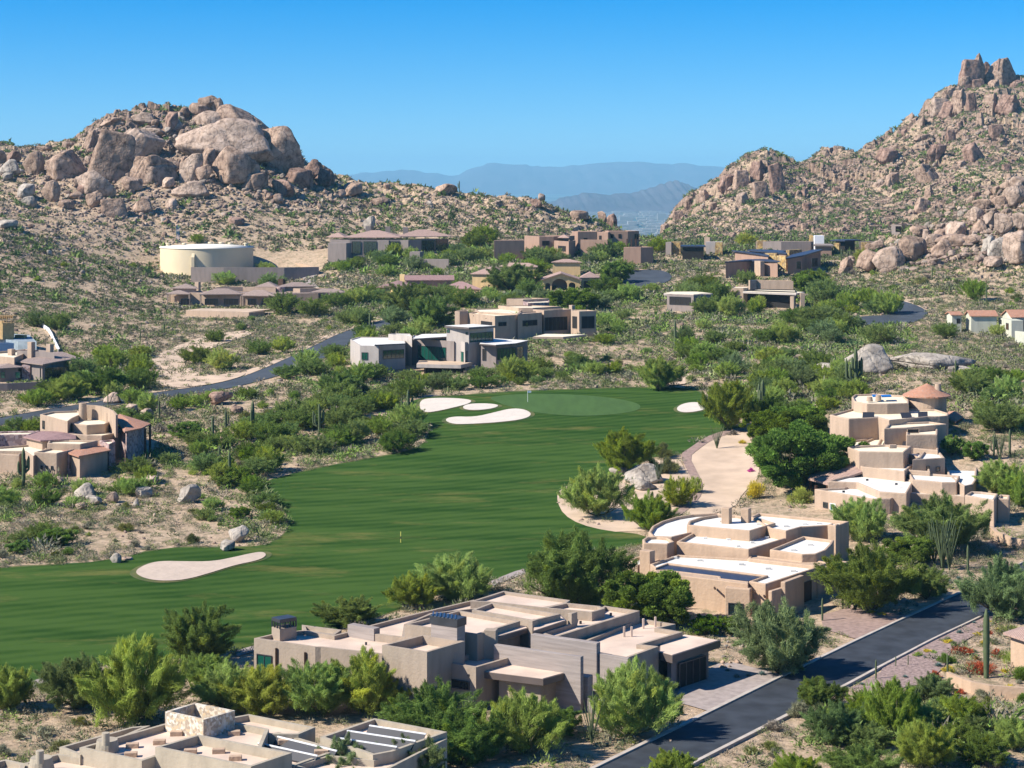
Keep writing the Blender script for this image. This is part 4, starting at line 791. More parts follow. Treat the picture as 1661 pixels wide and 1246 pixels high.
for A_, B_ in (((515, 150), (555, 150)), ((580, 152), (650, 150))):
    a_, b_ = h.xy([A_, B_], T(35.4)); h.solid([a_, b_, b_ + [.3, 2.4], a_ + [.3, 2.4]], T(35.45), T(35.3), 'bluetarp', 'awning')
h.vents([(500, 672), (475, 755), (685, 785), (305, 840)], T(43.2), 'darkmetal', .3, .25)
h.vents([(660, 520)], T(39.6), 'tanwall2', .9, .5)

# --- adobe house on the left
V7 = View(0, 640, .1565)
h = House('adobe_house', V7, 13, 'golden tan adobe house at the left edge with a curved upper wall and round chimney', wall='ochrewall', roof='creamroof', pw=.35, rec=.3, round_=.14)
h.block(None, T(42.9), W=h.rect((350, 598), (592, 610), 6, T(42.9)))
h.block([(-160, 605), (200, 628), (240, 590), (60, 572), (-160, 560)], T(43.6))
h.block([(-160, 585), (250, 590), (345, 640), (490, 560), (490, 530), (330, 520), (0, 545), (-160, 540)], T(43.3))
h.block([(490, 506), (835, 516), (1018, 478), (720, 470), (505, 478)], T(42.1))
h.block([(620, 600), (712, 612), (800, 598), (760, 560), (600, 560)], T(43.3), wall='mauvestone')
h.hip([(570, 560), (815, 642), (1150, 578), (1035, 508), (740, 540)], T(43.2), .4, 'tilered', apex=(900, 535))
h.block([(1030, 480), (1130, 520), (1195, 490), (1180, 468)], T(42.4), wall='mauvestone')
h.block([(690, 405), (900, 422), (1060, 428), (1180, 405), (1290, 388), (1160, 365), (1010, 335), (830, 375)], T(41.8))
h.hip([(240, 440), (420, 480), (790, 462), (780, 385), (400, 382)], T(42.0), .5, 'tilemauve', apex=(600, 410))
h.block([(700, 282), (760, 306), (900, 320), (1090, 308), (1180, 262), (1110, 228), (760, 240)], T(40.5))
h.block([(415, 205), (700, 278), (755, 242), (850, 200), (820, 166), (540, 176)], T(39.8))
arc = [(895, 106), (985, 110), (1060, 120), (1130, 142), (1185, 172), (1222, 210)]; z_ = T(38.3)
a_ = h.xy(arc, z_); c0 = h.xy([(960, 240)], z_)[0]; b_ = a_ + (c0 - a_) / np.hypot(*(c0 - a_).T)[:, None] * .45; n_ = len(a_)
V_ = [(*q, zz) for q, zz in [(q, 18) for q in a_] + [(q, z_) for q in a_] + [(q, z_) for q in b_] + [(q, 18) for q in b_]]
wmesh('curved_wall', V_, [(k * n_ + i, k * n_ + i + 1, (k + 1) * n_ + i + 1, (k + 1) * n_ + i) for k in range(3) for i in range(n_ - 1)] + [(0, n_, 2 * n_, 3 * n_), (n_ - 1, 4 * n_ - 1, 3 * n_ - 1, 2 * n_ - 1)], M['ochrewall'], h.e)
h.cyl((858, 88), .62, T(37.8), T(41), 'ochrewall', r0=.72); h.cyl((1122, 195), .42, T(39.2), T(42), 'ochrewall', r0=.55)
h.hip([(1185, 240), (1290, 385), (1472, 345), (1562, 300), (1240, 200)], T(40.6), .7, 'tilered', zb=12, over=.8, wall='mauvestone', apex=(1330, 260))
h.block([(1290, 388), (1470, 348), (1490, 335), (1300, 300), (1180, 330)], T(41.3), wall='mauvestone', roof='tilemauve')
h.block([(-160, 425), (40, 415), (300, 412), (420, 375), (100, 380), (-160, 390)], T(41.8), wall='mauvestone')
g_ = h.xy([(350, 598), (592, 610)], T(42.9))
for t in (.34, .55, .78): h.win(None, None, T(42.9), t - .04, t + .05, 2.0, 2.6, W=g_, bars=1)
g_ = h.xy([(415, 205), (700, 278)], T(39.8)); h.win(None, None, T(39.8), .1, .18, .9, 2.3, W=g_, bars=1)
g_ = h.xy([(1030, 480), (1130, 520)], T(41.8)); 
g_ = h.xy([(1300, 385), (1472, 348)], T(41.3)); h.win(None, None, T(41.3), .3, .8, 1.5, 4, 'dark', 'woodbrown', W=g_, bars=2)
h.spouts([(405, 605), (680, 262), (730, 480)], T(43.1), L=.5)
for q in ((1505, 350), (1555, 310)): h.cyl(q, .2, T(40.8), 12, 'woodbrown', name='porch_post', n_=8)

# --- modern pale house with green glass
V8 = View(560, 510, .1866)
h = House('modern_house', V8, 19.5, 'pale grey modern house with green glass walls and an upper glass box', wall='glasshousewall', roof='whiteroof', pw=.25, rec=.2)
h.block([(44, 218), (130, 272), (290, 276), (300, 262), (522, 250), (522, 200), (120, 196)], T(35.5), zb=15)
h.block([(374, 172), (520, 182), (580, 190), (560, 168), (430, 165)], T(34.3), zb=15)
h.block([(578, 210), (945, 236), (1010, 210), (900, 178), (590, 180)], T(35.0), zb=15, wall='purplewall')
h.slab([(585, 205), (600, 212), (1015, 186), (880, 168), (660, 172)], T(34.3), .35, rec=.05)
h.block([(880, 118), (1075, 128), (1290, 112), (1120, 96)], T(32.2), zb=15)
h.slab([(864, 98), (1075, 114), (1308, 100), (1115, 84)], T(31.7), .45, rec=.05)
h.block([(945, 226), (1040, 244), (1158, 226), (1060, 206)], T(35.0), zb=15)
h.block([(1180, 262), (1310, 268), (1485, 258), (1585, 236), (1310, 214), (1180, 232)], T(35.5), zb=15, wall='purplewall')
h.slab([(1165, 255), (1310, 266), (1490, 252), (1595, 228), (1310, 210), (1170, 225)], T(35.15), .3, rec=.05)
h.slab([(255, 265), (525, 252), (525, 245), (270, 255)], T(35.2), .3)
def gw(h, A, B, z, t0, t1, a_, b_, g='greenglass', bars=4, V_=None, **k): h.win(None, None, z, t0, t1, a_, b_, g, 'darkmetal', W=h.xy([A, B], z, V_), bars=bars, **k)
gw(h, (130, 272), (290, 276), T(35.5), .08, .42, 1.4, 3.0, bars=2); gw(h, (300, 262), (522, 250), T(35.5), .12, .95, 1.3, 3.2, bars=5)
gw(h, (578, 210), (945, 236), T(35.0), .15, .82, 1.4, 4.4, bars=8); gw(h, (1075, 128), (1290, 112), T(32.2), .04, .96, .9, 2.9, bars=6)
gw(h, (880, 118), (1075, 128), T(32.2), .02, .15, .3, 1.0, bars=1); gw(h, (880, 118), (1075, 128), T(32.2), .86, .96, .7, 1.2, bars=1)
gw(h, (945, 226), (1040, 244), T(35.0), .02, .9, 2.1, 4.4, bars=3); gw(h, (1040, 244), (1158, 226), T(35.0), .1, .8, 1.9, 4.4, bars=3)
gw(h, (1180, 262), (1310, 268), T(35.5), .1, .35, .9, 3.4, 'dark', bars=1); gw(h, (1310, 268), (1485, 258), T(35.5), .05, .98, .7, 3.2, bars=6); gw(h, (1485, 258), (1585, 236), T(35.5), .05, .6, .7, 3.2, bars=2)
h.slab([(620, 432), (1005, 440), (1130, 410), (640, 402)], T(39.3), .8, 'glasshousewall', 'sandlot', name='terrace')
h.box((700, 462), (1000, 468), 5, T(40.2), 15, 'dark', 'undercroft_shade')  # near-black box put in for the shaded void below the terrace
h.slab([(1150, 405), (1470, 402), (1480, 388), (1200, 380)], T(39.3), .5, 'glasshousewall', 'whiteroof', name='terrace')
h.box((1040, 440), (1130, 442), 3, T(39.9), 15, 'glasshousewall', 'wall')
p = h.slab([(800, 545), (1010, 552), (1150, 515), (830, 508)], T(42.0), .8, 'glasshousewall', 'sandlot', name='pool_deck')
h.slab([(905, 540), (1000, 542), (1010, 528), (925, 524)], T(41.9), .1, 'pool', 'pool', name='pool')

# --- tan house behind the glass one
V9 = View(740, 470, .1445)
h = House('flat_roofed_house', V9, 22.3, 'pinkish tan flat roofed house with big dark patio opening behind the green-glass house', far=(880, 545, 503, 1.2), wall='tanwall2', roof='creamroof', pw=.3, rec=.25)
h.block([(-15, 240), (38, 244), (135, 236), (132, 214), (20, 225)], T(34.6), wall='tanwall2')
h.block([(130, 234), (435, 296), (690, 272), (600, 205), (215, 212)], T(34.0)); h.block([(210, 168), (250, 232), (690, 272), (735, 195), (495, 150), (330, 160)], T(33.2))
h.block([(470, 152), (700, 203), (860, 205), (1175, 172), (850, 146)], T(32.6)); h.block([(565, 96), (750, 110), (1045, 84), (850, 70), (642, 78)], T(31.0)); h.block([(750, 110), (805, 150), (1045, 135), (1045, 84)], T(31.3), wall='mauvestone')
h.block([(690, 276), (962, 242), (900, 215), (720, 232)], T(34.0), roof='tanwall2'); h.block([(960, 228), (985, 234), (1288, 208), (1200, 190), (862, 212)], T(33.6)); h.block([(1288, 226), (1380, 244), (1570, 236), (1480, 214), (1300, 210)], T(34.1))
gw(h, (985, 234), (1288, 208), T(33.6), .02, .86, 1.7, 5.0, 'dark', 6); gw(h, (1380, 244), (1570, 236), T(34.1), .13, .9, 1.2, 4.2, 'dark', 2); gw(h, (1288, 226), (1380, 244), T(34.1), .2, .75, 1.3, 4.2, 'dark', 1)  # near-black panes: shade of the open patios painted on the wall
gw(h, (130, 234), (435, 296), T(34.0), .5, .9, 1.5, 2.6, 'dark', 3); gw(h, (435, 296), (690, 272), T(34.0), .15, .5, 1.5, 2.5, 'dark', 2); gw(h, (690, 276), (962, 242), T(34.0), .2, .8, 1.6, 3.0, 'dark', 3)
h.slab([(860, 525), (1200, 530), (1460, 490), (1000, 480)], T(38.6), .5, 'tanwall2', 'creamroof', name='terrace')
h.box((1265, 172), (1300, 178), 1, T(32.3), 25, 'tanwall2', 'chimney'); h.spouts([(195, 290), (335, 318)], T(34.9), L=.6)

# --- patio house under the tank
V10 = View(240, 360, .2047)
h = House('tiled_patio_house', V10, 20, 'brown tiled patio house with columned porches just below the water tank', far=(380, 499, 478, 1.2), wall='tanwall2', roof='creamroof', pw=.3, rec=.25)
h.block([(180, 540), (560, 560), (1020, 570), (1350, 560), (1340, 520), (400, 510)], T(37.6), zb=16, roof='tilebrown')
h.hip([(145, 568), (335, 572), (332, 545), (165, 543)], T(37.0), .5, posts=True, zb=16); h.hip([(182, 524), (398, 528), (382, 492), (225, 490)], T(36.3), .9)
h.hip([(408, 574), (745, 566), (752, 538), (440, 528)], T(37.0), .6, posts=True, zb=16); h.hip([(740, 575), (1008, 586), (1012, 560), (765, 540)], T(37.0), .6, posts=True, zb=16)
h.block([(540, 518), (752, 512), (750, 495), (640, 495)], T(36.0), wall='tanwall2'); h.block([(752, 512), (1012, 522), (1012, 502), (765, 500)], T(36.0), wall='tanwall2')
h.hip([(845, 508), (1020, 515), (1035, 482), (930, 474)], T(35.7), .7); h.cyl((1050, 515), 1.4, T(36.0), 18, 'mauvestone', name='round_turret')
h.hip([(1010, 515), (1330, 502), (1300, 480), (1080, 478)], T(35.7), .6); h.block([(1150, 524), (1205, 530), (1450, 520), (1330, 505)], T(36.2), wall='tanwall2')
h.hip([(1282, 558), (1555, 556), (1558, 538), (1330, 530)], T(37.0), .8, posts=True, zb=16); h.box((1435, 562), (1550, 560), 4, T(37.3), 16, 'mauvestone', 'wall')
h.box((1030, 450), (1070, 455), 1.2, T(34.6), 22, 'woodbrown', 'chimney'); h.box((370, 475), (400, 478), 1.2, T(35.2), 22, 'tanwall2', 'chimney')
h.box((1180, 640), (1310, 640), 1, T(38.5), 16, 'tilebrown', 'porch_ledge')
gw(h, (1205, 530), (1450, 520), T(36.2), .08, .3, 2.0, 4.2, 'dark', 1); gw(h, (1435, 562), (1550, 560), T(37.3), .35, .7, .8, 2.6, 'glass', 1)
for (a_, b_) in ((450, 560), (600, 720), (790, 860), (900, 990), (260, 330)): gw(h, (a_, 600), (b_, 600), T(38.2), 0, 1, .3, 2.2, 'dark', 3)  # porch openings: their inner shade painted as near-black panes
h.box((300, 680), (800, 722), .4, T(40.0), 16, 'tanwall2', 'terrace_wall'); h.box((800, 722), (925, 690), .4, T(39.9), 16, 'tanwall2', 'terrace_wall')
h.slab([(300, 680), (800, 715), (990, 660), (420, 650)], T(40.2), .3, 'tanwall2', 'sandlot', name='terrace')

# --- water tank
zt, zb_ = T(24.1), T(36)
cxy = np.array([(335.5 - CX) / F * 705, 705.]); tk = empty('water_tank', (cxy[0], cxy[1], T(33.5)), 'big round cream painted water tank on the hillside', 'water tank'); rt = 16.3
def ring(c, r, n_, z): return [(c[0] + r * math.cos(k * 2 * math.pi / n_), c[1] + r * math.sin(k * 2 * math.pi / n_), z) for k in range(n_)]
N_ = 72; V_ = ring(cxy, rt, N_, zb_) + ring(cxy, rt, N_, zt); wmesh('tank_shell', V_, [(i, (i + 1) % N_, N_ + (i + 1) % N_, N_ + i) for i in range(N_)], M['tank'], tk, True)
V_ = ring(cxy, rt + .25, N_, zt - .15) + ring(cxy, rt + .25, N_, zt + .12) + ring(cxy, rt * .5, N_, zt + .8) + [(cxy[0], cxy[1], zt + 1.1)]
wmesh('tank_roof', V_, [(k * N_ + i, k * N_ + (i + 1) % N_, (k + 1) * N_ + (i + 1) % N_, (k + 1) * N_ + i) for k in range(2) for i in range(N_)] + [(2 * N_ + i, 2 * N_ + (i + 1) % N_, 3 * N_) for i in range(N_)], M['tanktop'], tk, True)
for px_, py_ in ((271, 398), (300, 400), (335, 394), (354, 395), (371, 397), (398, 398)):
    c = np.array([(px_ - CX) / F * 705, 705 + (399 - py_) * 1.8]); V_ = ring(c, .7, 12, zt) + ring(c, .7, 12, zt + 1.1) + ring(c, .95, 12, zt + 1.1) + ring(c, .8, 12, zt + 1.4); wmesh('roof_vent', V_, [(k * 12 + i, k * 12 + (i + 1) % 12, (k + 1) * 12 + (i + 1) % 12, (k + 1) * 12 + i) for k in range(3) for i in range(12)] + [tuple(range(36, 48))], M['tank'], tk)
d_ = np.array([-.05, -1.0]); q = cxy + np.array([-2.2, -15.9]); V_ = [(q[0] + a_, q[1] + b_, z) for z in (zb_, zt - 3) for a_, b_ in ((-.5, -1.4), (.5, -1.4), (.5, .3), (-.5, .3))] + [(q[0] - .5, q[1] + .2, zt - 1.2), (q[0] + .5, q[1] + .2, zt - 1.2)]
wmesh('overflow_duct', V_, [(0, 1, 5, 4), (1, 2, 6, 5), (3, 0, 4, 7), (4, 5, 9, 8), (5, 6, 9), (7, 4, 8)], M['tank'], tk)
e = empty('antenna_mast', tuple(P(275, 392, T(22.5))[:2]) + (T(32),), 'thin blue mast standing behind the left side of the cream tank', 'mast')
for dx, hh in ((-.35, 15), (.35, 14.6)): wmesh('pole', [(e.location[0] + dx + a_ * .09, e.location[1] + b_ * .09 + 18, T(32) + z) for z in (0, hh) for a_, b_ in ((-1, -1), (1, -1), (1, 1), (-1, 1))], [(0, 1, 5, 4), (1, 2, 6, 5), (2, 3, 7, 6), (3, 0, 4, 7), (4, 5, 6, 7)], M['bluetarp'], e)

# --- walls that stand alone
def wallrun(name, px, z, zb, th, m, label, V=None, cat='wall', ys=None):
    V = V or (lambda q: q); p = np.array([P(*V(q), z)[:2] for q in px]) if ys is None else np.array([((V(q)[0] - CX) / F * y, y) for q, y in zip(px, ys)]); n_ = len(p); t = np.gradient(p, axis=0); t /= np.hypot(*t.T)[:, None]; q = p + np.column_stack([-t[:, 1], t[:, 0]]) * th
    V_ = [(*a_, zb) for a_ in p] + [(*a_, z) for a_ in p] + [(*a_, z) for a_ in q] + [(*a_, zb) for a_ in q]
    o = wmesh(name, V_, [(k * n_ + i, k * n_ + i + 1, (k + 1) * n_ + i + 1, (k + 1) * n_ + i) for k in range(3) for i in range(n_ - 1)] + [(0, n_, 2 * n_, 3 * n_), (n_ - 1, 4 * n_ - 1, 3 * n_ - 1, 2 * n_ - 1)], M[m]); tag(o, label, cat)
wallrun('retaining_wall', [(340, 372), (600, 362), (810, 356), (1080, 352), (1355, 342)], T(29.7), T(36.5), .5, 'purplewall', 'long taupe retaining wall in front of the cream water tank', V10, ys=[670, 668, 668, 668, 672])
wallrun('compound_wall', [(1355, 342), (1240, 322), (1090, 308), (840, 305)], T(29.9), T(36), .5, 'tanwall', 'tan compound wall closing the yard right of the water tank', V10, ys=[672, 700, 722, 724])
wallrun('garden_wall', [(1535, 1090), (1550, 1097), (1575, 1106), (1605, 1112), (1661, 1116), (1700, 1117)], T(46.9), 11, .35, 'tanwall', 'curved low tan garden wall at the right edge below the road')
wallrun('entry_wall', [(1605, 853), (1615, 862), (1640, 872), (1690, 882)], T(45.7), 11, .4, 'tanwall', 'curved tan entry wall in front of the tiered mansion at the right edge')
wallrun('garden_wall', [(-40, 623), (12, 622), (60, 620), (70, 619)], T(41.2), 14, .3, 'purplewall', 'grey garden wall below the grey tiled house at the left edge')

# --- far tiled house (purple) at the foot of the ridge
V11 = View(600, 360, .2408); VC = View(500, 240, .3733)
h = House('hillside_villa', VC, 34, 'dark taupe villa with a wide pink hipped roof at the foot of the rocky ridge', far=(640, 417, 389, 1.4), wall='purplewall', roof='tilepink')
h.block([(95, 395), (180, 400), (300, 400), (440, 400), (490, 395), (610, 385), (560, 372), (200, 370)], T(22.6), zb=30, roof='tilepink')
h.hip([(78, 384), (160, 388), (180, 368), (110, 366)], T(22.2), .9, 'tilepink', walls=False)
h.hip([(150, 388), (400, 388), (420, 355), (200, 358)], T(22.0), 1.3, 'tilepink', walls=False); h.hip([(380, 385), (630, 374), (560, 352), (400, 356)], T(21.9), 1.3, 'tilepink', walls=False)
for a_, b_, ra_, rb_ in ((190, 228, 400, 400), (240, 297, 400, 400), (352, 398, 400, 400), (492, 548, 394.8, 390.2), (552, 606, 389.8, 385.3)): gw(h, (a_, ra_), (b_, rb_), T(22.6), 0, 1, .5, 4.8, 'glass', 3, off=.12)
h.box((85, 410), (165, 414), 5, T(24.5), T(28.2), 'purplewall', 'wing'); h.box((440, 450), (485, 452), 4, T(26.3), 30, 'purplewall', 'wing'); h.box((300, 400), (350, 402), 1.0, T(22.8), 30, 'purplewall', 'pier'); h.box((400, 400), (435, 402), 1.0, T(22.85), 30, 'purplewall', 'pier')
for q in ((250, 340), (335, 342), (412, 345)): h.box((q[0], q[1]), (q[0] + 22, q[1]), 1.2, T(20.6), T(24), 'purplewall', 'chimney')
h.box((480, 478), (610, 484), .6, T(28.2), 28, 'purplewall', 'terrace_wall')

# --- yellow house with the arch and its neighbour
h = House('tiled_house', V11, 28, 'yellow stucco house with pink tile roofs and a big arched porch', far=(915, 470, 450, 1.3), wall='yellowwall', roof='tilepink')
h.hip([(675, 345), (850, 352), (970, 325), (800, 300)], T(31.6), .8, 'tilepink'); h.hip([(870, 290), (1130, 302), (1130, 280), (890, 276)], T(30.0), .7, 'tilepink', zb=26)
h.hip([(930, 372), (1160, 378), (1160, 345), (960, 335)], T(32.4), .7, 'tilepink'); h.hip([(1410, 378), (1560, 370), (1540, 338), (1420, 340)], T(32.0), .6, 'tilepink'); h.hip([(1220, 270), (1430, 272), (1400, 250), (1240, 250)], T(28.6), .7, 'tilepink', zb=27)
# arched porch: gable facing the viewer
a_, b_ = h.xy([(1165, 383), (1414, 383)], 0); z_ = h.lz; d = (b_ - a_) / np.hypot(*(b_ - a_)); n_ = np.array([-d[1], d[0]]); L = np.hypot(*(b_ - a_)); zr = z_ + 1.7; ov = .6
def pt(x, y, z): q = a_ + d * x + n_ * y; return (q[0], q[1], z)
wmesh('roof', [pt(-ov, -ov, z_ - .3), pt(L / 2, -ov, zr), pt(L + ov, -ov, z_ - .3), pt(-ov, 12, z_ - .3), pt(L / 2, 12, zr), pt(L + ov, 12, z_ - .3)] + [pt(-ov, -ov, z_ - .55), pt(L / 2, -ov, zr - .3), pt(L + ov, -ov, z_ - .55), pt(-ov, 12, z_ - .55), pt(L / 2, 12, zr - .3), pt(L + ov, 12, z_ - .55)], [(0, 1, 4, 3), (1, 2, 5, 4), (6, 9, 10, 7), (7, 10, 11, 8), (0, 6, 7, 1), (1, 7, 8, 2), (3, 4, 10, 9), (4, 5, 11, 10), (0, 3, 9, 6), (2, 8, 11, 5)], M['tilepink'], h.e)
# facade with three arches cut out
zb_ = z_ - 4.6; out = []
def arch(x0, x1, zs, n2=10): c = (x0 + x1) / 2; r = (x1 - x0) / 2; return [(x0, zb_)] + [(c - r * math.cos(k * math.pi / n2), zs + r * .8 * math.sin(k * math.pi / n2)) for k in range(n2 + 1)] + [(x1, zb_)]
prof = [(0, zb_)] + arch(L * .06, L * .20, z_ - 1.9) + arch(L * .24, L * .66, z_ - 1.9) + arch(L * .70, L * .88, z_ - 1.9) + [(L, zb_), (L, z_ - .3), (L / 2, zr - .35), (0, z_ - .3)]
nP = len(prof); V_ = [pt(x, 0, z) for x, z in prof] + [pt(x, .5, z) for x, z in prof]; wmesh('arched_wall', V_, [tuple(range(nP)), tuple(reversed(range(nP, 2 * nP)))] + [(i, nP + i, nP + (i + 1) % nP, (i + 1) % nP) for i in range(nP)], M['yellowwall'], h.e)
h.solid([np.array(pt(.2, 3.5, 0)[:2]), np.array(pt(L - .2, 3.5, 0)[:2]), np.array(pt(L - .2, 11, 0)[:2]), np.array(pt(.2, 11, 0)[:2])], zb_ - 1, z_ - .35, 'purplewall', 'wall')
h.box((1075, 285), (1088, 286), .9, T(30.6), 28, 'yellowwall', 'chimney'); h.win(None, None, T(32.0), .15, .9, .6, 3.0, 'dark', W=h.xy([(1420, 385), (1550, 380)], T(32.0)) + np.array([0, -.4]), bars=3)
h = House('tiled_house', V11, 27, 'yellow stucco house with low mauve tile roofs half hidden by trees', far=(690, 482, 468, 1.3), wall='yellowwall', roof='tilemauve')
h.hip([(42, 440), (180, 442), (320, 430), (300, 395), (110, 398)], T(35.0), .8, 'tilemauve', apex=(190, 400)); h.gable((235, 392), (570, 388), 7, T(33.2), 1.3, 'tilemauve', wall='redwall'); h.hip([(480, 430), (755, 452), (700, 415), (520, 404)], T(35.0), 1.0, 'tilemauve')
h.box((200, 352), (235, 354), 1.1, T(31.8), 27, 'yellowwall', 'chimney'); h.gable((160, 460), (330, 452), 5, T(35.4), .9, 'tilemauve')
gw(h, (50, 455), (170, 458), T(35.4), .5, .7, .8, 2.6, 'dark', 1)

# --- red brown adobe on the saddle
h = House('adobe_house', V11, 33, 'reddish brown adobe house on the saddle beside balanced boulders', far=(960, 412, 381, 1.4), wall='redwall', roof='tanwall2', pw=.3, rec=.3, round_=.12)
h.block([(1040, 72), (1140, 98), (1240, 96), (1380, 70), (1180, 60)], T(24.2)); h.block([(1240, 105), (1340, 132), (1385, 100), (1320, 72)], T(24.6)); h.block([(835, 125), (1040, 118), (1040, 104), (870, 106)], T(26.0))
h.block([(1360, 56), (1400, 66), (1530, 62), (1560, 46), (1380, 42)], T(21.9)); h.block([(1530, 62), (1605, 70), (1640, 48), (1560, 44)], T(22.2)); VB = VC
h.block([(1305, 362), (1390, 362), (1438, 354), (1380, 345), (1290, 350)], T(22.3), V=VB); h.block([(1370, 430), (1445, 432), (1500, 428), (1450, 418)], T(26.2), V=VB); h.box((1183, 395), (1300, 400), .4, T(25.6), 30, 'redwall', 'balcony_wall', V=VB)
gw(h, (1400, 66), (1530, 62), T(21.9), .3, .5, 2.2, 4.4, 'dark', 1, off=.1); gw(h, (1140, 98), (1240, 96), T(24.2), .2, .7, 1.5, 3.2, 'dark', 2, off=.1); gw(h, (1240, 105), (1340, 132), T(24.6), .3, .8, 1.6, 3.4, 'dark', 2, off=.1); gw(h, (1530, 62), (1605, 70), T(22.2), .2, .4, 1.2, 2.6, 'dark', 1, off=.1); gw(h, (1305, 362), (1390, 362), T(22.3), .1, .25, 1.0, 2.4, 'dark', 1, V_=VB); gw(h, (1305, 362), (1390, 362), T(22.3), .5, .65, 1.0, 2.4, 'dark', 1, V_=VB); h.win(None, None, T(22.3), .55, .95, 1.0, 3.0, 'dark', 'redwall', W=h.xy([(1390, 362), (1438, 354)], T(22.3), VB), bars=2)
h.hip([(1265, 100), (1340, 106), (1350, 88), (1280, 84)], T(24.7), .6, 'tilepink', walls=False)
for q in ((1385, 395), (1405, 395), (1425, 393)): h.cyl(q, .2, T(23.5), 30, 'woodbrown', name='porch_post', V=VB, n_=8)

# --- dark roofed modern houses on the right of the saddle
V12 = View(1060, 370, .2408)
h = House('dark_roofed_house', V12, 26, 'brown house with angled blue-black metal roofs and gold stone piers', far=(1250, 445, 420, 1.5), wall='redwall', roof='navymetal')
def shed(h, pts, z0, z1, th=.45, m='navymetal', wall='redwall', zb=24, over=.7, V=None):     # tilted slab: left end height z0, right end z1
    zm = (z0 + z1) / 2; p = ccw(h.xy(pts, zm, V)); dz_ = (h.lz + .4 - min(z0, z1)) if h.far else 0; z0 += dz_; z1 += dz_; zb = h.base(p, zb); xs = p[:, 0]; t = (xs - xs.min()) / (xs.max() - xs.min()); zz = z0 + (z1 - z0) * t; n_ = len(p)
    V_ = [(x, y, q) for (x, y), q in zip(p, zz)] + [(x, y, q - th) for (x, y), q in zip(p, zz)]; wmesh('roof', V_, [tuple(range(n_)), tuple(reversed(range(n_, 2 * n_)))] + [(n_ + i, n_ + (i + 1) % n_, (i + 1) % n_, i) for i in range(n_)], M[m], h.root(p.mean(0)))
    if wall: q = inset(p, over); tt = (q[:, 0] - xs.min()) / (xs.max() - xs.min()); z2 = z0 + (z1 - z0) * tt - th - .01; V_ = [(x, y, zb) for x, y in q] + [(x, y, k) for (x, y), k in zip(q, z2)]; wmesh('wall', V_, [(i, (i + 1) % n_, n_ + (i + 1) % n_, n_ + i) for i in range(n_)], M[wall], h.e)
shed(h, [(480, 235), (660, 208), (850, 232), (760, 185), (620, 190)], T(32.2), T(32.0)); shed(h, [(528, 145), (780, 195), (770, 165), (600, 140)], T(29.4), T(30.6))
shed(h, [(630, 135), (900, 182), (870, 130), (1000, 128), (820, 105), (700, 108)], T(29.2), T(29.9)); shed(h, [(890, 212), (1010, 200), (1142, 150), (1080, 128), (930, 165)], T(31.6), T(29.6))
h.box((830, 180), (892, 190), 2.2, T(31.0), 24, 'goldstone', 'stone_pier'); h.box((750, 165), (828, 172), 1.6, T(30.2), 24, 'goldstone', 'stone_pier'); h.box((915, 150), (1000, 130), 1.2, T(29.6), 24, 'goldstone', 'stone_pier')
h.box((680, 215), (720, 225), 1.5, T(31.7), 24, 'tanwall2', 'wall'); h.win(None, None, T(32), .1, .8, .5, 3.0, 'glass', W=h.xy([(958, 215), (1000, 212)], T(32)), bars=1); gw(h, (1060, 200), (1110, 185), T(31.5), .1, .9, .2, 3, 'dark', 2)
h = House('dark_roofed_house', V12, 31, 'long low modern house with a white box and stone blocks behind the angled metal roofs', far=(1330, 412, 392, 1.5), wall='purplewall', roof='pinkroof')
h.block([(690, 80), (860, 92), (1060, 92), (1080, 80), (780, 70)], T(25.4)); h.box((1048, 45), (1075, 46), 2, T(22.6), 30, 'goldstone', 'chimney'); h.box((1085, 52), (1150, 52), 5, T(23.2), 30, 'white', 'wall'); h.box((695, 82), (760, 84), 1, T(25.0), 30, 'goldstone', 'stone_wall')
shed(h, [(1075, 120), (1215, 122), (1195, 85), (1085, 84)], T(26.0), T(26.0), m='purplewall'); shed(h, [(1190, 80), (1290, 90), (1395, 84), (1350, 66), (1230, 66)], T(24.4), T(24.3), over=1.6, wall='dark'); h.box((1215, 100), (1250, 102), 2, T(26), 30, 'goldstone', 'stone_pier')
h.block([(1385, 92), (1545, 92), (1530, 78), (1400, 78)], T(25.2), wall='purplewall'); h.box((1400, 95), (1460, 95), .8, T(25.4), 30, 'goldstone', 'stone_wall')
h = House('dark_roofed_house', V12, 30, 'small blue metal roofed pavilion between gold stone and grey walls', far=(1140, 416, 394, 1.5), wall='purplewall', roof='navymetal')
h.box((120, 92), (182, 94), 4, T(26.4), 28, 'goldstone', 'stone_wall'); h.box((82, 94), (120, 96), 4, T(26.5), 28, 'purplewall', 'wall'); shed(h, [(180, 125), (352, 128), (345, 100), (190, 98)], T(27.4), T(27.4), wall='dark'); h.box((352, 92), (465, 94), 4, T(26.4), 28, 'glasshousewall', 'wall'); h.box((415, 96), (466, 97), .5, T(26.6), 28, 'goldstone', 'stone_wall'); h.box((342, 62), (380, 64), 1.6, T(24.2), 28, 'tanwall2', 'chimney'); pass
h = House('flat_roofed_house', V12, 25, 'low beige flat roofed house with white canopies among trees below the dark roofed one', far=(1200, 500, 470, 1.2), wall='tanwall2', roof='creamroof', pw=.3, rec=.25)
h.block([(505, 400), (605, 405), (640, 400), (640, 375), (540, 372)], T(33.6)); h.block([(640, 340), (700, 350), (942, 358), (900, 345)], T(31.4), zb=24); h.slab([(560, 400), (690, 415), (960, 440), (1020, 418), (700, 380)], T(34.0), .6, 'glasshousewall'); h.block([(620, 400), (830, 420), (960, 430), (960, 395), (700, 380)], T(34.4), wall='dark')  # last block painted near-black for the shaded opening under the canopy
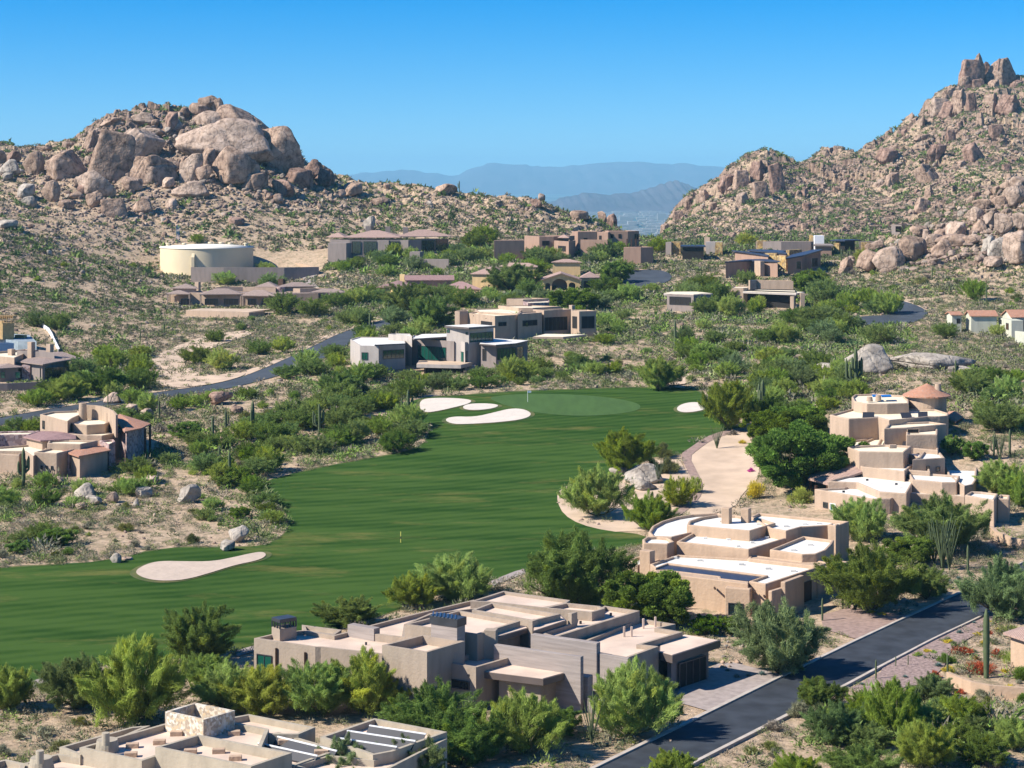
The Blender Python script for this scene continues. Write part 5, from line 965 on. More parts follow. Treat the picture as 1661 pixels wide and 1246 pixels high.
h.slab([(68, 428), (270, 448), (330, 432), (400, 430), (300, 400), (120, 400)], T(34.6), .6, 'glasshousewall'); h.block([(90, 436), (270, 452), (400, 436), (300, 410)], T(35.0), wall='purplewall'); gw(h, (90, 436), (270, 452), T(35.0), .1, .9, .6, 2.8, 'dark', 4); h.box((990, 440), (1020, 440), 1.5, T(34.3), 20, 'tanwall2', 'pier'); h.box((920, 460), (945, 462), 1, T(34.6), 20, 'tanwall2', 'pier'); h.box((650, 350), (695, 352), 1.5, T(32.3), 25, 'darkmetal', 'chimney')
for k in range(4): h.win(None, None, T(33.6), .16 + .14 * k, .2 + .14 * k, 2.3, 4.0, 'dark', W=h.xy([(505, 400), (605, 405)], T(33.6)), bars=1)

# --- pale house with red tiles on the right edge
V13 = View(1440, 440, .1605)
h = House('tiled_house', V13, 21, 'pale sage stucco house with red tile gable roofs', far=(1600, 543, 513, 1.0), wall='creamwall', roof='tilered')
h.gable((830, 452), (1120, 452), 6.5, T(36.6), 1.2, 'tilered'); h.gable((640, 442), (765, 440), 5, T(36.3), .7, 'tilered'); h.gable((1245, 465), (1480, 462), 8, T(36.6), 1.6, 'tilered'); 
h.box((1120, 440), (1250, 500), 3.0, T(37.4), 18, 'creamwall', 'wall'); h.box((1285, 588), (1480, 625), .4, T(39.3), 17, 'creamwall', 'terrace_wall')
gw(h, (1290, 495), (1480, 492), T(37.4), .05, .95, .2, 2.4, 'dark', 3); gw(h, (1120, 440), (1250, 500), T(37.4), .15, .25, .3, 1.4, 'dark', 1); gw(h, (1120, 440), (1250, 500), T(37.4), .6, .8, .8, 2.4, 'woodbrown', 1); gw(h, (690, 465), (740, 465), T(36.8), .1, .9, .3, 1.6, 'dark', 1)
h = House('utility_tank', V13, 26, 'small pale blue tank on the slope above the red tiled house', cat='tank'); h.cyl((1345, 330), 1.1, T(34.6), 21, 'tarp', name='tank_shell')

# --- grey tiled house at the left edge and the one being built behind it
V14 = View(0, 500, .1445)
h = House('tiled_house', V14, 17.5, 'taupe stucco house with grey-brown tile roof and stone piers at the left edge', wall='purplewall', roof='tilebrown')
h.hip([(210, 600), (480, 632), (640, 600), (900, 558), (700, 490), (420, 500)], T(38.7), .5, 'tilebrown', over=.9, apex=(520, 530)); h.hip([(-60, 680), (250, 662), (240, 595), (-60, 590)], T(39.6), .6, 'tilebrown', over=.8)
h.block([(190, 480), (440, 490), (610, 500), (610, 485), (440, 470), (200, 478)], T(37.2)); h.block([(-60, 490), (95, 480), (300, 460), (320, 490), (160, 560), (-60, 540)], T(37.8), wall='tanwall2', roof='creamroof')
for x_, y_, z_ in ((85, 462, 36.9), (307, 382, 35.2), (517, 405, 35.6)): h.box((x_, y_), (x_ + 45, y_ + 3), 1.1, T(z_), 20, 'tanwall2', 'chimney')
h.box((245, 640), (338, 642), 1.5, T(39.3), 14, 'mauvestone', 'stone_pier'); h.box((380, 668), (430, 672), 1.5, T(39.8), 14, 'mauvestone', 'stone_pier')
gw(h, (0, 690), (240, 690), T(39.9), .02, .25, .4, 1.8, 'greenglass', 1); gw(h, (0, 690), (240, 690), T(39.9), .7, .95, .4, 1.8, 'greenglass', 1); gw(h, (430, 650), (780, 620), T(39.2), .05, .95, .5, 3.2, 'glass', 7)
for q in ((790, 600), (855, 590)): h.cyl(q, .25, T(39), 15, 'tanwall2', name='column', n_=10)
h = House('unfinished_house', V14, 20, 'half built house with plywood walls, orange rafters and pale blue roof sheeting', wall='wood', roof='tarp', pw=.15, rec=.1)
h.block([(-60, 160), (30, 165), (160, 160), (150, 145), (-60, 140)], T(33.2), zb=T(37), roof='wood'); h.block([(-60, 330), (200, 370), (410, 375), (330, 300), (120, 285), (-60, 290)], T(37.0), wall='tarp'); h.box((-40, 390), (310, 395), 3, T(37.6), 18, 'bluemetal', 'wall')
h.box((165, 300), (270, 305), 1, T(36.4), 22, 'wood', 'wall')
for k in range(9): h.box((-40 + k * 22, 92), (-30 + k * 22, 92), 4, T(31.9), T(32.4), 'wood', 'rafter', bev=0)
for k in range(4): h.box((-30 + k * 50, 120), (-22 + k * 50, 120), .2, T(32.2), T(33.3), 'wood', 'stud', bev=0)
fp = [(440, 175), (465, 205), (500, 235), (540, 262), (575, 320), (600, 380), (630, 440), (660, 500)]; fw_ = [G(*V14(q)) for q in fp]; V_ = []
for q in fw_: V_ += [(q[0], q[1], q[2] - .5), (q[0], q[1], q[2] + .9), (q[0] + .25, q[1] + .1, q[2] + .9), (q[0] + .25, q[1] + .1, q[2] - .5)]
tag(wmesh('silt_fence', V_, [(i * 4 + k, i * 4 + (k + 1) % 4, i * 4 + 4 + (k + 1) % 4, i * 4 + 4 + k) for i in range(len(fw_) - 1) for k in range(4)], M['white']), 'white plastic sheeting fence curving down behind the left edge houses', 'fence')
0 and wallrun('silt_fence', [], 0, 18, .3, 'white', 'white plastic sheeting fence curving down behind the left edge houses', V14, cat='fence')
# --- little roof on the right edge and a far house on the pinnacle slope
V15 = View(980, 780, .41)
h = House('tiled_house', V15, 12, 'corner of a tan house with pink tile roof at the right edge', wall='tanwall', roof='tilepink')
h.hip([(1578, 600), (1700, 640), (1800, 610), (1700, 570), (1640, 580)], T(44.6), .5, 'tilepink', over=.6)
h = House('hillside_villa', View(1040, 60, .374), 40, 'small far house high on the slope below the pinnacle', far=(1465, 378, 365, 2.5), wall='purplewall', roof='redwall')
h.block([(1085, 812), (1130, 815), (1215, 806), (1150, 800)], T(23.0), zb=30); gw(h, (1100, 815), (1130, 815), T(23.2), .1, .9, .5, 2.6, 'dark', 2)
# ------------------------------------------------------------------ labels: where something is, told by the nearest landmark
LM = [('round-domed rocky hill', 330, 240, 190), ('cream water tank', 335, 420, 60), ('brown tiled patio house', 400, 480, 120), ('left ridge with big slabs', 90, 300, 130), ('grey tiled house at the left edge', 60, 590, 80), ('golden adobe house at the left', 120, 700, 120),
 ('taupe hipped-roof villa', 630, 390, 95), ('red-brown adobe house on the saddle', 950, 390, 90), ('arched yellow house', 900, 450, 80), ('left yellow house', 690, 465, 70), ('tan house with the dark patio', 860, 515, 90), ('green-glass house', 715, 575, 130),
 ('asphalt cul-de-sac', 1050, 450, 40), ('angled metal roofs', 1250, 415, 90), ('beige house with white canopies', 1200, 480, 100), ('looping right road', 1445, 510, 60), ('red tiled house at the right edge', 1610, 520, 60), ('boulder hill on the right', 1560, 370, 100),
 ('rock spires on the pinnacle', 1600, 130, 50), ('left outcrop of the pinnacle slope', 1220, 300, 70), ('pinnacle slope', 1430, 320, 120), ('ridge behind the villa', 700, 330, 120), ('bunkers beside the green', 760, 665, 80), ('putting green', 930, 650, 110), ('small bunker right of the green', 1125, 662, 30),
 ('big grey rock above the mansion', 1430, 590, 70), ('tiered mansion', 1480, 740, 130), ('raked granite lot', 1170, 770, 60), ('white-roofed house', 1190, 910, 150), ('large fairway bunker', 320, 920, 110), ('left curve of the fairway', 450, 800, 60), ('sandy ground left of the fairway', 220, 820, 120),
 ('curving left road', 480, 590, 110), ('low grey house', 790, 1050, 280), ('house with solar panels', 350, 1200, 300), ('foreground road', 1330, 1090, 120), ('curved garden wall', 1600, 1110, 60), ('lower right corner', 1560, 1200, 100), ('pink gravel strip', 1500, 1070, 60), ('sandy trail loop', 300, 590, 60)]
PEND = {}
ORD = ['', 'second', 'third', 'fourth', 'fifth', 'sixth', 'seventh', 'eighth', 'ninth', 'tenth', 'eleventh', 'twelfth', 'thirteenth', 'fourteenth', 'fifteenth', 'sixteenth', 'seventeenth', 'eighteenth', 'nineteenth', 'twentieth', '21st', '22nd', '23rd', '24th', '25th', '26th', '27th', '28th', '29th', '30th']
def want(o, px, py, desc, cat, group):
    best = min(LM, key=lambda l: max(0, math.hypot((px - l[1]), (py - l[2]) * 1.7) - l[3] * .5)); dx = px - best[1]; dy = (py - best[2]) * 1.5; r = best[3] * .45
    rel = 'on or beside the' if math.hypot(dx, dy) < r else ('left of the' if dx < 0 else 'right of the') if abs(dx) > abs(dy) else ('behind the' if dy < 0 else 'in front of the')
    o['category'] = cat; o['group'] = group; PEND.setdefault((desc, rel + ' ' + best[0]), []).append((px, o))
def flush_labels():
    for (desc, place), lst in PEND.items():
        lst.sort(key=lambda t: t[0])
        for i, (px, o) in enumerate(lst):
            if len(lst) == 1: lab = desc + ' ' + place
            elif i == 0: lab = 'leftmost ' + desc + ' ' + place
            elif i == len(lst) - 1: lab = 'rightmost ' + desc + ' ' + place
            elif i < 30: lab = ORD[i] + ' ' + desc + ' from left, ' + place
            else: lab = desc + ' towards the right, ' + place
            w_ = lab.split(); o['label'] = ' '.join(w_[:16])

# ------------------------------------------------------------------ boulders
def ico(sub):
    bm = bmesh.new(); bmesh.ops.create_icosphere(bm, subdivisions=sub, radius=1); v = np.array([x.co for x in bm.verts]); f = np.array([[q.index for q in p.verts] for p in bm.faces]); bm.free(); return v, f
ICO = {k: ico(k) for k in (2, 3, 5)}
def n3(p, s, k): 
    return np.sin(p[:, 0] * k + s) * np.sin(p[:, 1] * k * 1.1 + s * 2.3) * np.sin(p[:, 2] * k * .9 + s * .7)
def rock_shape(seed, sub, planes=13, lo_=.62, sharp=14, flat=1.0):
    r_ = np.random.default_rng(seed); v, f = ICO[sub]; n_ = r_.normal(size=(planes, 3)); n_ /= np.linalg.norm(n_, axis=1)[:, None]; d = r_.uniform(lo_, 1, planes)
    c = v @ n_.T; k = np.where(c > .05, c / d, 0.05); r = 1 / (np.sum(k ** sharp, 1) ** (1 / sharp)); r = np.minimum(r, 1.25)
    p = v * r[:, None]; q = p + n3(p, seed, 3)[:, None] * v * .06 + n3(p, seed + 5, 7)[:, None] * v * .03
    if sub >= 3: q += n3(p, seed + 9, 15)[:, None] * v * .014
    # one or two long joints cut into the block
    for _ in range(2 if sub >= 5 else 0):
        m_ = r_.normal(size=3); m_[2] *= .35; m_ /= np.linalg.norm(m_); o_ = r_.uniform(-.35, .35); dd = np.abs(q @ m_ - o_ + n3(q, seed + 3, 4) * .05); q -= v * (np.exp(-(dd / .028) ** 2) * .07)[:, None]
    q[:, 2] *= flat; return q, f
BM = {}
def boulder_mesh(sub, var, m_):
    k = (sub, var, m_)
    if k not in BM and var >= 8:          # fractured, jointed blocks
        r_ = np.random.default_rng(var * 5); v, f = ICO[sub]; az = r_.uniform(0, 3.14, 3); n_ = []
        for a_ in list(az) + [az[0] + 1.57]:
            for sg in (1, -1):
                for _ in range(2): n_.append([sg * math.cos(a_ + r_.uniform(-.2, .2)), sg * math.sin(a_ + r_.uniform(-.2, .2)), r_.uniform(-.15, .45)])
        n_ += [[r_.uniform(-.5, .5), r_.uniform(-.5, .5), 1] for _ in range(3)]; n_ = np.array(n_); n_ /= np.linalg.norm(n_, axis=1)[:, None]; d = r_.uniform(.5, 1, len(n_)); c = v @ n_.T; kk = np.where(c > .05, c / d, .05); r = np.minimum(1 / (np.sum(kk ** 34, 1) ** (1 / 34)), 1.3); q = v * r[:, None]
        for _ in range(5 if sub >= 5 else 2):
            m_n = np.array([math.cos(az[_ % 3]), math.sin(az[_ % 3]), r_.uniform(-.1, .35)]); m_n /= np.linalg.norm(m_n); o_ = r_.uniform(-.5, .5); dd = q @ m_n - o_ + n3(q, var + _, 4) * .04; q = q * (1 - np.exp(-(dd / .03) ** 2) * .10 - (dd > 0) * .05)[:, None]
        q += n3(q, var, 6)[:, None] * v * .035 + n3(q, var + 4, 14)[:, None] * v * .02; 
        if var >= 12: q[:, :2] *= (1.08 - .52 * np.clip(q[:, 2] + .1, 0, 1.1))[:, None]; q[:, 0] += .18 * q[:, 2] ** 2
        BM[k] = mesh('boulder', q, f, M[m_], False)
    if k not in BM:
        v, f = rock_shape(11 + var * 7 + sub, sub, planes=[16, 11, 14, 18, 9, 13, 20, 12][var % 8], lo_=[.6, .7, .55, .66, .75, .6, .7, .5][var % 8], sharp=[14, 24, 10, 18, 12, 30, 14, 20][var % 8]); BM[k] = mesh('boulder', v, f, M[m_], True)
    return BM[k]
def boulder(px, pyb, wpx, hpx, m_='rock', var=0, rot=None, tilt=0.0, sub=5, label=None, desc='tan boulder', dep=.8, sink=.18, Y=None):
    g = G(px, pyb) if Y is None else np.array([(px - CX) / F * Y, Y, float(H((px - CX) / F * Y, Y))]); s_ = g[1] / F; w_ = wpx * s_ / 2; hh = hpx * s_ / 2
    o = link('boulder', boulder_mesh(sub, var, m_)); 
    zc = (CAMZ - (pyb - hpx * .5 - HZ) / F * g[1]) if Y is not None else g[2] + hh * (1 - sink * .5)
    o.location = (g[0], g[1] + w_ * dep * .55, zc); kk_ = 1.22 if var >= 8 else 1.12; o.scale = (w_ * kk_, w_ * dep * kk_, hh * (1.3 if var >= 8 else 1.15)); o.rotation_euler = (0, tilt, rot if rot is not None else 0)
    if desc in ('garden stone', 'red edging stone'): o.name = 'garden_stone'; want(o, px, pyb, desc, 'stone', 'garden stones'); return o
    if label: tag(o, label, 'boulder', 'boulders and rock slabs')
    else: want(o, px, pyb, desc, 'boulder', 'boulders and rock slabs')
    return o
def bb(V, x0, y0, x1, y1, m_='rock', var=0, tilt=0, label=None, desc='tan boulder', dep=.8, Y=None):
    a_ = V((x0, y0)); b_ = V((x1, y1)); return boulder((a_[0] + b_[0]) / 2, b_[1], b_[0] - a_[0], b_[1] - a_[1], m_, var, tilt=tilt, label=label, desc=desc, dep=dep, Y=Y)
VA = View(0, 120, .3371); VP = View(1040, 60, .3739)
big = [(VA, 415, 225, 665, 505, 'rock', 9, .35, 'huge pale slab split by a crack on the left shoulder of the domed hill', .7), (VA, 560, 225, 775, 420, 'rockpale', 10, .6, 'sloping slab just right of the huge cracked slab on the domed hill', .6),
 (VA, 862, 235, 1300, 400, 'rockpale', 4, .10, 'broad smooth dome of rock forming the top of the left hill', .6), (VA, 1000, 352, 1205, 532, 'rock', 7, 0, 'large rounded boulder below the smooth dome of the left hill', .8),
 (VA, 195, 345, 400, 495, 'rock', 8, -.25, 'dark-edged boulder left of the huge cracked slab on the domed hill', .8), (VA, 575, 372, 850, 512, 'rock', 11, .05, 'broad orange-stained ledge in the middle of the domed hill', .6),
  (VA, 875, 378, 960, 522, 'rockpale', 1, .4, None, .7), (VA, 972, 352, 1040, 460, 'rock', 3, 0, None, .8), (VA, 940, 440, 1010, 520, 'rock', 6, 0, None, .8),
 (VA, 1160, 452, 1290, 562, 'rock', 10, 0, None, .8), (VA, 1318, 498, 1425, 600, 'rockrose', 2, 0, None, .8), (VA, 0, 420, 88, 482, 'rockgrey', 4, 0, None, .9), (VA, 5, 473, 66, 512, 'rockgrey', 3, 0, None, .9), (VA, 24, 374, 88, 428, 'rockrose', 5, 0, None, .9), (VA, -60, 370, 14, 440, 'rock', 5, 0, None, .9),
 (VA, 345, 465, 525, 585, 'rockpale', 7, .3, 'pale hollow slab at the foot of the huge cracked slab', .5), (VA, 205, 515, 282, 612, 'rock', 1, 0, None, .9), (VA, 80, 525, 172, 600, 'rockgrey', 3, 0, None, .9), (VA, 460, 583, 615, 682, 'rock', 9, 0, None, .8), (VA, 408, 568, 482, 645, 'rock', 6, 0, None, .9), (VA, 598, 488, 690, 562, 'rock', 0, 0, None, .9),
 (VA, 403, 255, 472, 352, 'rock', 11, .3, None, .8), (VA, 478, 212, 582, 250, 'rock', 5, 0, None, .8), (VA, 615, 190, 748, 238, 'rockpale', 4, .1, None, .8), (VA, 795, 178, 862, 272, 'rockrose', 3, 0, None, .8), (VA, 1365, 430, 1525, 545, 'rockrose', 8, .3, None, .8), (VA, 1527, 458, 1605, 548, 'rockrose', 2, .5, None, .8), (VA, 1488, 428, 1545, 492, 'rockrose', 5, 0, None, .8),
 (VA, 1200, 240, 1440, 440, 'rock', 7, .62, 'long dark slab running down the right shoulder of the left hill', .5), (VA, 120, 375, 205, 480, 'rock', 1, 0, None, .9), (VA, 700, 415, 845, 505, 'rock', 6, 0, None, .8), (VA, 640, 600, 730, 670, 'rock', 4, 0, None, .9), (VA, 1110, 685, 1180, 728, 'rockrose', 0, 0, None, .9), (VA, 780, 495, 842, 550, 'rockpale', 3, 0, None, .9),
 (VA, 690, 255, 800, 300, 'rockpale', 2, 0, None, .9), (VA, 700, 300, 790, 345, 'rock', 0, 0, None, .9), (VA, 600, 310, 690, 352, 'rock', 4, 0, None, .9), (VA, 860, 400, 900, 440, 'rock', 5, 0, None, .9), (VA, 1200, 355, 1260, 400, 'rock', 1, 0, None, .9), (VA, 180, 345, 250, 372, 'rock', 2, 0, None, .9), (VA, 830, 525, 1000, 590, 'rockpale', 4, 0, None, .7), (VA, 100, 590, 170, 640, 'rockgrey', 1, 0, None, .9), (VA, 290, 600, 360, 650, 'rock', 0, 0, None, .9), (VA, -20, 700, 90, 745, 'rockgrey', 3, 0, None, .9)]
for q_, vv_, ll_ in (((925, 135, 1032, 202), 0, 'rounded cap boulder sitting on the very top of the left hill'), ((950, 110, 1032, 168), 6, 'boulder stacked on the cap boulder at the top of the left hill'), ((1022, 122, 1070, 186), 1, 'brown boulder right of the cap boulder on top of the left hill'), ((1083, 152, 1106, 192), 2, 'small pointed rock standing on the smooth dome of the left hill')): bb(VA, *q_, m_='rock', var=vv_, label=ll_, Y=900)
bb(VA, 1060, 182, 1300, 330, m_='rock', var=0, tilt=.45, label='sloping smooth slab forming the right side of the dome summit', dep=.6, Y=893); bb(VA, 880, 185, 1130, 300, m_='rockpale', var=7, tilt=.03, label='smooth slab directly under the cap boulders of the left hill', dep=.6, Y=895)
for r_ in big: bb(r_[0], *r_[1:5], m_=r_[5], var=r_[6], tilt=r_[7], label=r_[8], desc='large tan boulder', dep=r_[9] * .9)
pin = [(1372, 72, 1486, 250, 'rockrose', 1, .18, 'tallest leaning rock spire on top of the right-hand pinnacle', 1380), (1440, 70, 1492, 160, 'rock', 3, 0, 'rounded head of rock on top of the tallest pinnacle spire', 1384), (1474, 110, 1530, 205, 'rockrose', 5, 0, 'dark narrow rock in the cleft between the two pinnacle spires', 1392), (1488, 92, 1632, 240, 'rock', 2, 0, 'broad blocky right-hand spire on top of the pinnacle', 1385), (1560, 110, 1625, 215, 'rockrose', 0, .1, 'right shoulder rock of the broad pinnacle spire', 1388),
 (1248, 250, 1350, 330, 'rockpale', 5, .1, None, 0), (1340, 212, 1425, 318, 'rock', 3, .1, None, 0), (1298, 213, 1372, 268, 'rock', 6, -.2, None, 0), (1405, 225, 1460, 320, 'rockrose', 1, 0, None, 0), (1127, 392, 1162, 426, 'rockrose', 0, 0, None, 0), (1245, 445, 1328, 525, 'rockrose', 2, .3, None, 0), (1175, 538, 1284, 640, 'rock', 7, -.5, None, 0), (1388, 445, 1485, 530, 'rockrose', 4, -.3, None, 0), (1500, 368, 1582, 432, 'rockrose', 5, 0, None, 0), (1318, 393, 1368, 448, 'rockrose', 1, 0, None, 0), (1452, 318, 1492, 382, 'rock', 3, 0, None, 0),
 (392, 560, 475, 655, 'rock', 1, .15, None, 0), (462, 522, 552, 625, 'rockrose', 3, .1, None, 0), (545, 520, 625, 680, 'rockrose', 5, -.1, 'dark blocky cliff at the right end of the pinnacle slope outcrop', 0), (408, 660, 475, 728, 'rockpale', 0, 0, None, 0), (288, 708, 332, 755, 'rock', 2, 0, None, 0), (185, 685, 228, 742, 'rock', 6, 0, None, 0), (335, 578, 412, 662, 'rockrose', 2, .2, None, 0), (470, 610, 560, 700, 'rock', 1, 0, None, 0), (240, 655, 300, 715, 'rock', 3, 0, None, 0), (130, 745, 190, 800, 'rock', 5, 0, None, 0), (80, 800, 130, 850, 'rock', 0, 0, None, 0),
 (1055, 575, 1125, 645, 'rock', 2, 0, None, 0), (860, 610, 915, 665, 'rock', 4, 0, None, 0), (690, 800, 730, 840, 'rock', 1, 0, None, 0), (1185, 690, 1265, 755, 'rock', 5, .4, None, 0), (1225, 645, 1275, 700, 'rock', 3, 0, None, 0), (1020, 470, 1140, 540, 'rockrose', 0, .3, None, 0), (1180, 415, 1260, 450, 'rock', 2, 0, None, 0), (1560, 545, 1610, 580, 'rockrose', 1, 0, None, 0), (1420, 665, 1480, 700, 'rockrose', 6, 0, None, 0), (1540, 235, 1661, 330, 'rockrose', 3, .3, None, 0), (1360, 530, 1420, 560, 'rock', 4, 0, None, 0)]
pin += [(1375, 150, 1440, 240, 'rock', 2, .1, None, 1378), (1425, 170, 1500, 262, 'rockrose', 1, 0, None, 1376), (1500, 170, 1570, 262, 'rock', 0, 0, None, 1376), (1455, 78, 1480, 120, 'rockrose', 3, 0, None, 1386), (1535, 92, 1570, 150, 'rockrose', 3, .1, None, 1386), (1575, 100, 1606, 160, 'rock', 1, 0, None, 1388), (1590, 170, 1660, 280, 'rockrose', 2, .2, None, 1378), (1300, 260, 1400, 350, 'rockrose', 0, .3, None, 0), (1480, 230, 1560, 320, 'rock', 3, .2, None, 0)]
for r_ in pin: bb(VP, *r_[0:4], m_=r_[4], var=(12 if r_[8] > 1380 else 8) + r_[5] % 4, tilt=r_[6], label=r_[7], desc='jagged pinkish boulder', Y=r_[8] or None)
hillb = [(1025, 915, 1132, 1022, 'rockpale', 1, 0, 'large sharp pale boulder at the foot of the right boulder hill'), (952, 925, 1042, 1022, 'rock', 3, .3, 'rounded boulder just left of the large sharp pale boulder'), (1140, 855, 1255, 965, 'rock', 0, 0, None), (1262, 888, 1350, 958, 'rock', 4, 0, None), (1538, 760, 1622, 862, 'rockpale', 2, .2, None), (1575, 640, 1661, 745, 'rockpale', 6, 0, None), (1478, 868, 1534, 942, 'rockgrey', 5, 0, None), (1518, 878, 1602, 965, 'rockgrey', 1, -.4, None), (1590, 840, 1700, 985, 'rockpale', 3, -.3, 'large pale slab at the right edge of the boulder hill'), (1408, 738, 1485, 805, 'rockpale', 7, 0, None), (1450, 695, 1530, 752, 'rock', 2, -.2, None), (1560, 625, 1625, 662, 'rock', 4, 0, None), (858, 962, 915, 1032, 'rock', 5, 0, None), (1615, 598, 1700, 682, 'rockpale', 0, 0, None), (975, 890, 1045, 935, 'rock', 6, 0, None), (1080, 930, 1180, 985, 'rock', 2, 0, None), (1335, 800, 1420, 865, 'rockpale', 3, 0, None), (1300, 858, 1420, 912, 'rock', 1, 0, None), (1480, 760, 1545, 825, 'rockpale', 5, 0, None), (1620, 755, 1690, 842, 'rockpale', 2, 0, None), (1390, 860, 1470, 905, 'rock', 6, 0, None), (1225, 855, 1300, 915, 'rockpale', 7, -.5, None), (1180, 815, 1260, 862, 'rock', 0, 0, None), (1440, 800, 1500, 850, 'rock', 4, 0, None), (1530, 690, 1590, 740, 'rock', 1, 0, None), (1500, 950, 1580, 1000, 'rockpale', 3, 0, None)]
for r_ in hillb: bb(VP, *r_[0:4], m_=r_[4], var=r_[5], tilt=r_[6], label=r_[7], desc='pale boulder')
low = [(VC, 1262, 262, 1302, 325, 'rock', 2, 0, 'left one of the balanced boulders standing on the saddle skyline'), (VC, 1296, 258, 1338, 325, 'rockrose', 1, 0, 'right one of the balanced boulders standing on the saddle skyline'), (VC, 1150, 268, 1225, 312, 'rock', 0, 0, None), (VC, 540, 160, 634, 205, 'rock', 5, 0, None), (VC, 150, 148, 242, 212, 'rock', 3, 0, None), (VC, 972, 218, 1022, 262, 'rockrose', 2, 0, None), (VC, 40, 95, 108, 170, 'rockrose', 1, 0, None), (VC, -20, 60, 55, 130, 'rockrose', 4, 0, None), (VC, 245, 295, 285, 360, 'rockgrey', 1, .3, 'grey standing rock behind the roof of the taupe villa'), (VC, 270, 215, 340, 255, 'rock', 6, 0, None), (VC, 330, 150, 358, 178, 'rock', 0, 0, None),
 (View(0, 0, 1), 1372, 566, 1446, 608, 'rockgrey', 4, 0, 'big smooth grey rock behind the tall many-armed saguaro above the mansion'), (View(0, 0, 1), 1440, 572, 1562, 600, 'rockgrey', 7, 0, 'long flat grey rock right of the big smooth grey rock'), (View(0, 0, 1), 1325, 590, 1375, 618, 'rockgrey', 3, 0, None), (View(0, 0, 1), 1545, 592, 1592, 618, 'rockgrey', 2, 0, None), (View(0, 0, 1), 1570, 620, 1600, 638, 'rockgrey', 5, 0, None),
 (View(860, 640, .3251), 408, 362, 492, 398, 'rockgrey', 0, 0, None), (View(860, 640, .3251), 478, 362, 655, 440, 'rockgrey', 4, 0, 'large low grey rock among the shrubs of the fairway island'), (View(860, 640, .3251), 488, 420, 610, 475, 'rockgrey', 7, .2, None),
 (View(0, 600, .3371), 358, 556, 452, 618, 'rockgrey', 4, 0, None), (View(0, 600, .3371), 418, 602, 492, 652, 'rockgrey', 2, 0, None), (View(0, 600, .3371), 690, 510, 765, 552, 'rockpale', 3, 0, None), (View(0, 600, .3371), 660, 560, 735, 612, 'rockgrey', 0, 0, None), (View(0, 600, .3371), 850, 560, 948, 642, 'rockgrey', 5, 0, None), (View(0, 600, .3371), 1060, 822, 1135, 872, 'rockgrey', 3, 0, None), (View(0, 600, .3371), 1098, 758, 1182, 832, 'rockgrey', 6, 0, None), (View(0, 600, .3371), 1250, 635, 1302, 672, 'rockgrey', 1, 0, None), (View(0, 600, .3371), 1118, 172, 1172, 212, 'rock', 0, 0, None), (View(0, 600, .3371), 1398, 140, 1446, 182, 'rockgrey', 2, 0, None), (View(0, 600, .3371), 500, 116, 575, 162, 'rockpale', 4, 0, None), (View(0, 600, .3371), 975, 105, 1095, 165, 'rockrose', 7, -.3, None), (View(0, 600, .3371), 600, 165, 665, 220, 'rockpale', 3, 0, None), (View(0, 600, .3371), 665, 190, 725, 240, 'rockpale', 5, 0, None), (View(0, 600, .3371), 535, 885, 580, 930, 'rockgrey', 1, 0, None), (View(0, 600, .3371), 590, 900, 640, 918, 'rockpale', 0, 0, None), (View(0, 600, .3371), 360, 640, 410, 675, 'rockpale', 6, 0, None), (View(0, 600, .3371), 230, 510, 320, 555, 'rockpale', 2, 0, None), (View(0, 600, .3371), 515, 590, 565, 640, 'rockpale', 1, 0, None), (View(0, 600, .3371), 640, 625, 668, 662, 'rockgrey', 4, 0, None)]
for r_ in low: bb(r_[0], *r_[1:5], m_=r_[5], var=r_[6], tilt=r_[7], label=r_[8], desc='grey-tan boulder', dep=.9)
# scattered boulders: the ones that show as things of their own, then the rest as loose rock
HSE = [(405, 560, 665, 800)]
NOGO = [(405, 960, 1175, 1150), (-20, 1145, 730, 1260), (1035, 820, 1385, 1000), (1310, 620, 1640, 880), (-20, 655, 245, 770), (565, 525, 860, 605), (740, 478, 970, 545), (265, 450, 560, 515), (258, 395, 412, 448), (258, 395, 520, 450), (530, 370, 735, 420), (605, 440, 785, 485), (765, 418, 980, 472), (845, 365, 1060, 425), (1080, 385, 1180, 415), (1180, 395, 1400, 440), (1080, 450, 1310, 500), (1540, 500, 1661, 550), (-20, 510, 135, 635), (1600, 1010, 1661, 1060)]
BUILT = [(o.name, [Vector(o.matrix_basis @ Vector(c)) if o.parent is None else Vector(o.parent.location) + Vector(c) for c in o.bound_box]) for o in bpy.data.objects if o.type == 'MESH' and (o.name.split('.')[0] in ('wall', 'canopy', 'concrete_wall', 'tank_shell', 'terrace', 'wing', 'solar_panel', 'arched_wall', 'retaining_wall', 'compound_wall', 'garden_wall', 'pool_deck'))]
BX = np.array([(min(v.x for v in b), max(v.x for v in b), min(v.y for v in b), max(v.y for v in b)) for _, b in BUILT])
def inbuilt(x, y, pad=.4): return bool(np.any((BX[:, 0] - pad < x) & (x < BX[:, 1] + pad) & (BX[:, 2] - pad < y) & (y < BX[:, 3] + pad)))
POLYS = [FAIR, road_poly(ROADL, ROADR), road_poly(ROAD2L, ROAD2R), CUL, ROAD3O, DRIVE1, DRIVE2, LOT, CART]
def blocked(px, py, x, y, pad=.4):
    for pl in POLYS:
        if inpoly(np.array([px]), np.array([py]), pl)[0]: return True
    return inbuilt(x, y, pad)
DOME = [(100, 240), (170, 200), (240, 190), (340, 180), (410, 195), (480, 250), (560, 300), (560, 345), (420, 345), (250, 370), (120, 350), (60, 290)]
RIDGES = [(0, 245), (100, 245), (180, 330), (540, 320), (640, 305), (880, 325), (1000, 375), (1000, 398), (760, 380), (540, 372), (420, 380), (260, 400), (0, 420)]
PINN = [(1070, 390), (1110, 352), (1160, 312), (1215, 272), (1250, 265), (1290, 280), (1400, 262), (1480, 212), (1550, 160), (1661, 160), (1661, 290), (1560, 340), (1480, 380), (1380, 400), (1200, 395)]
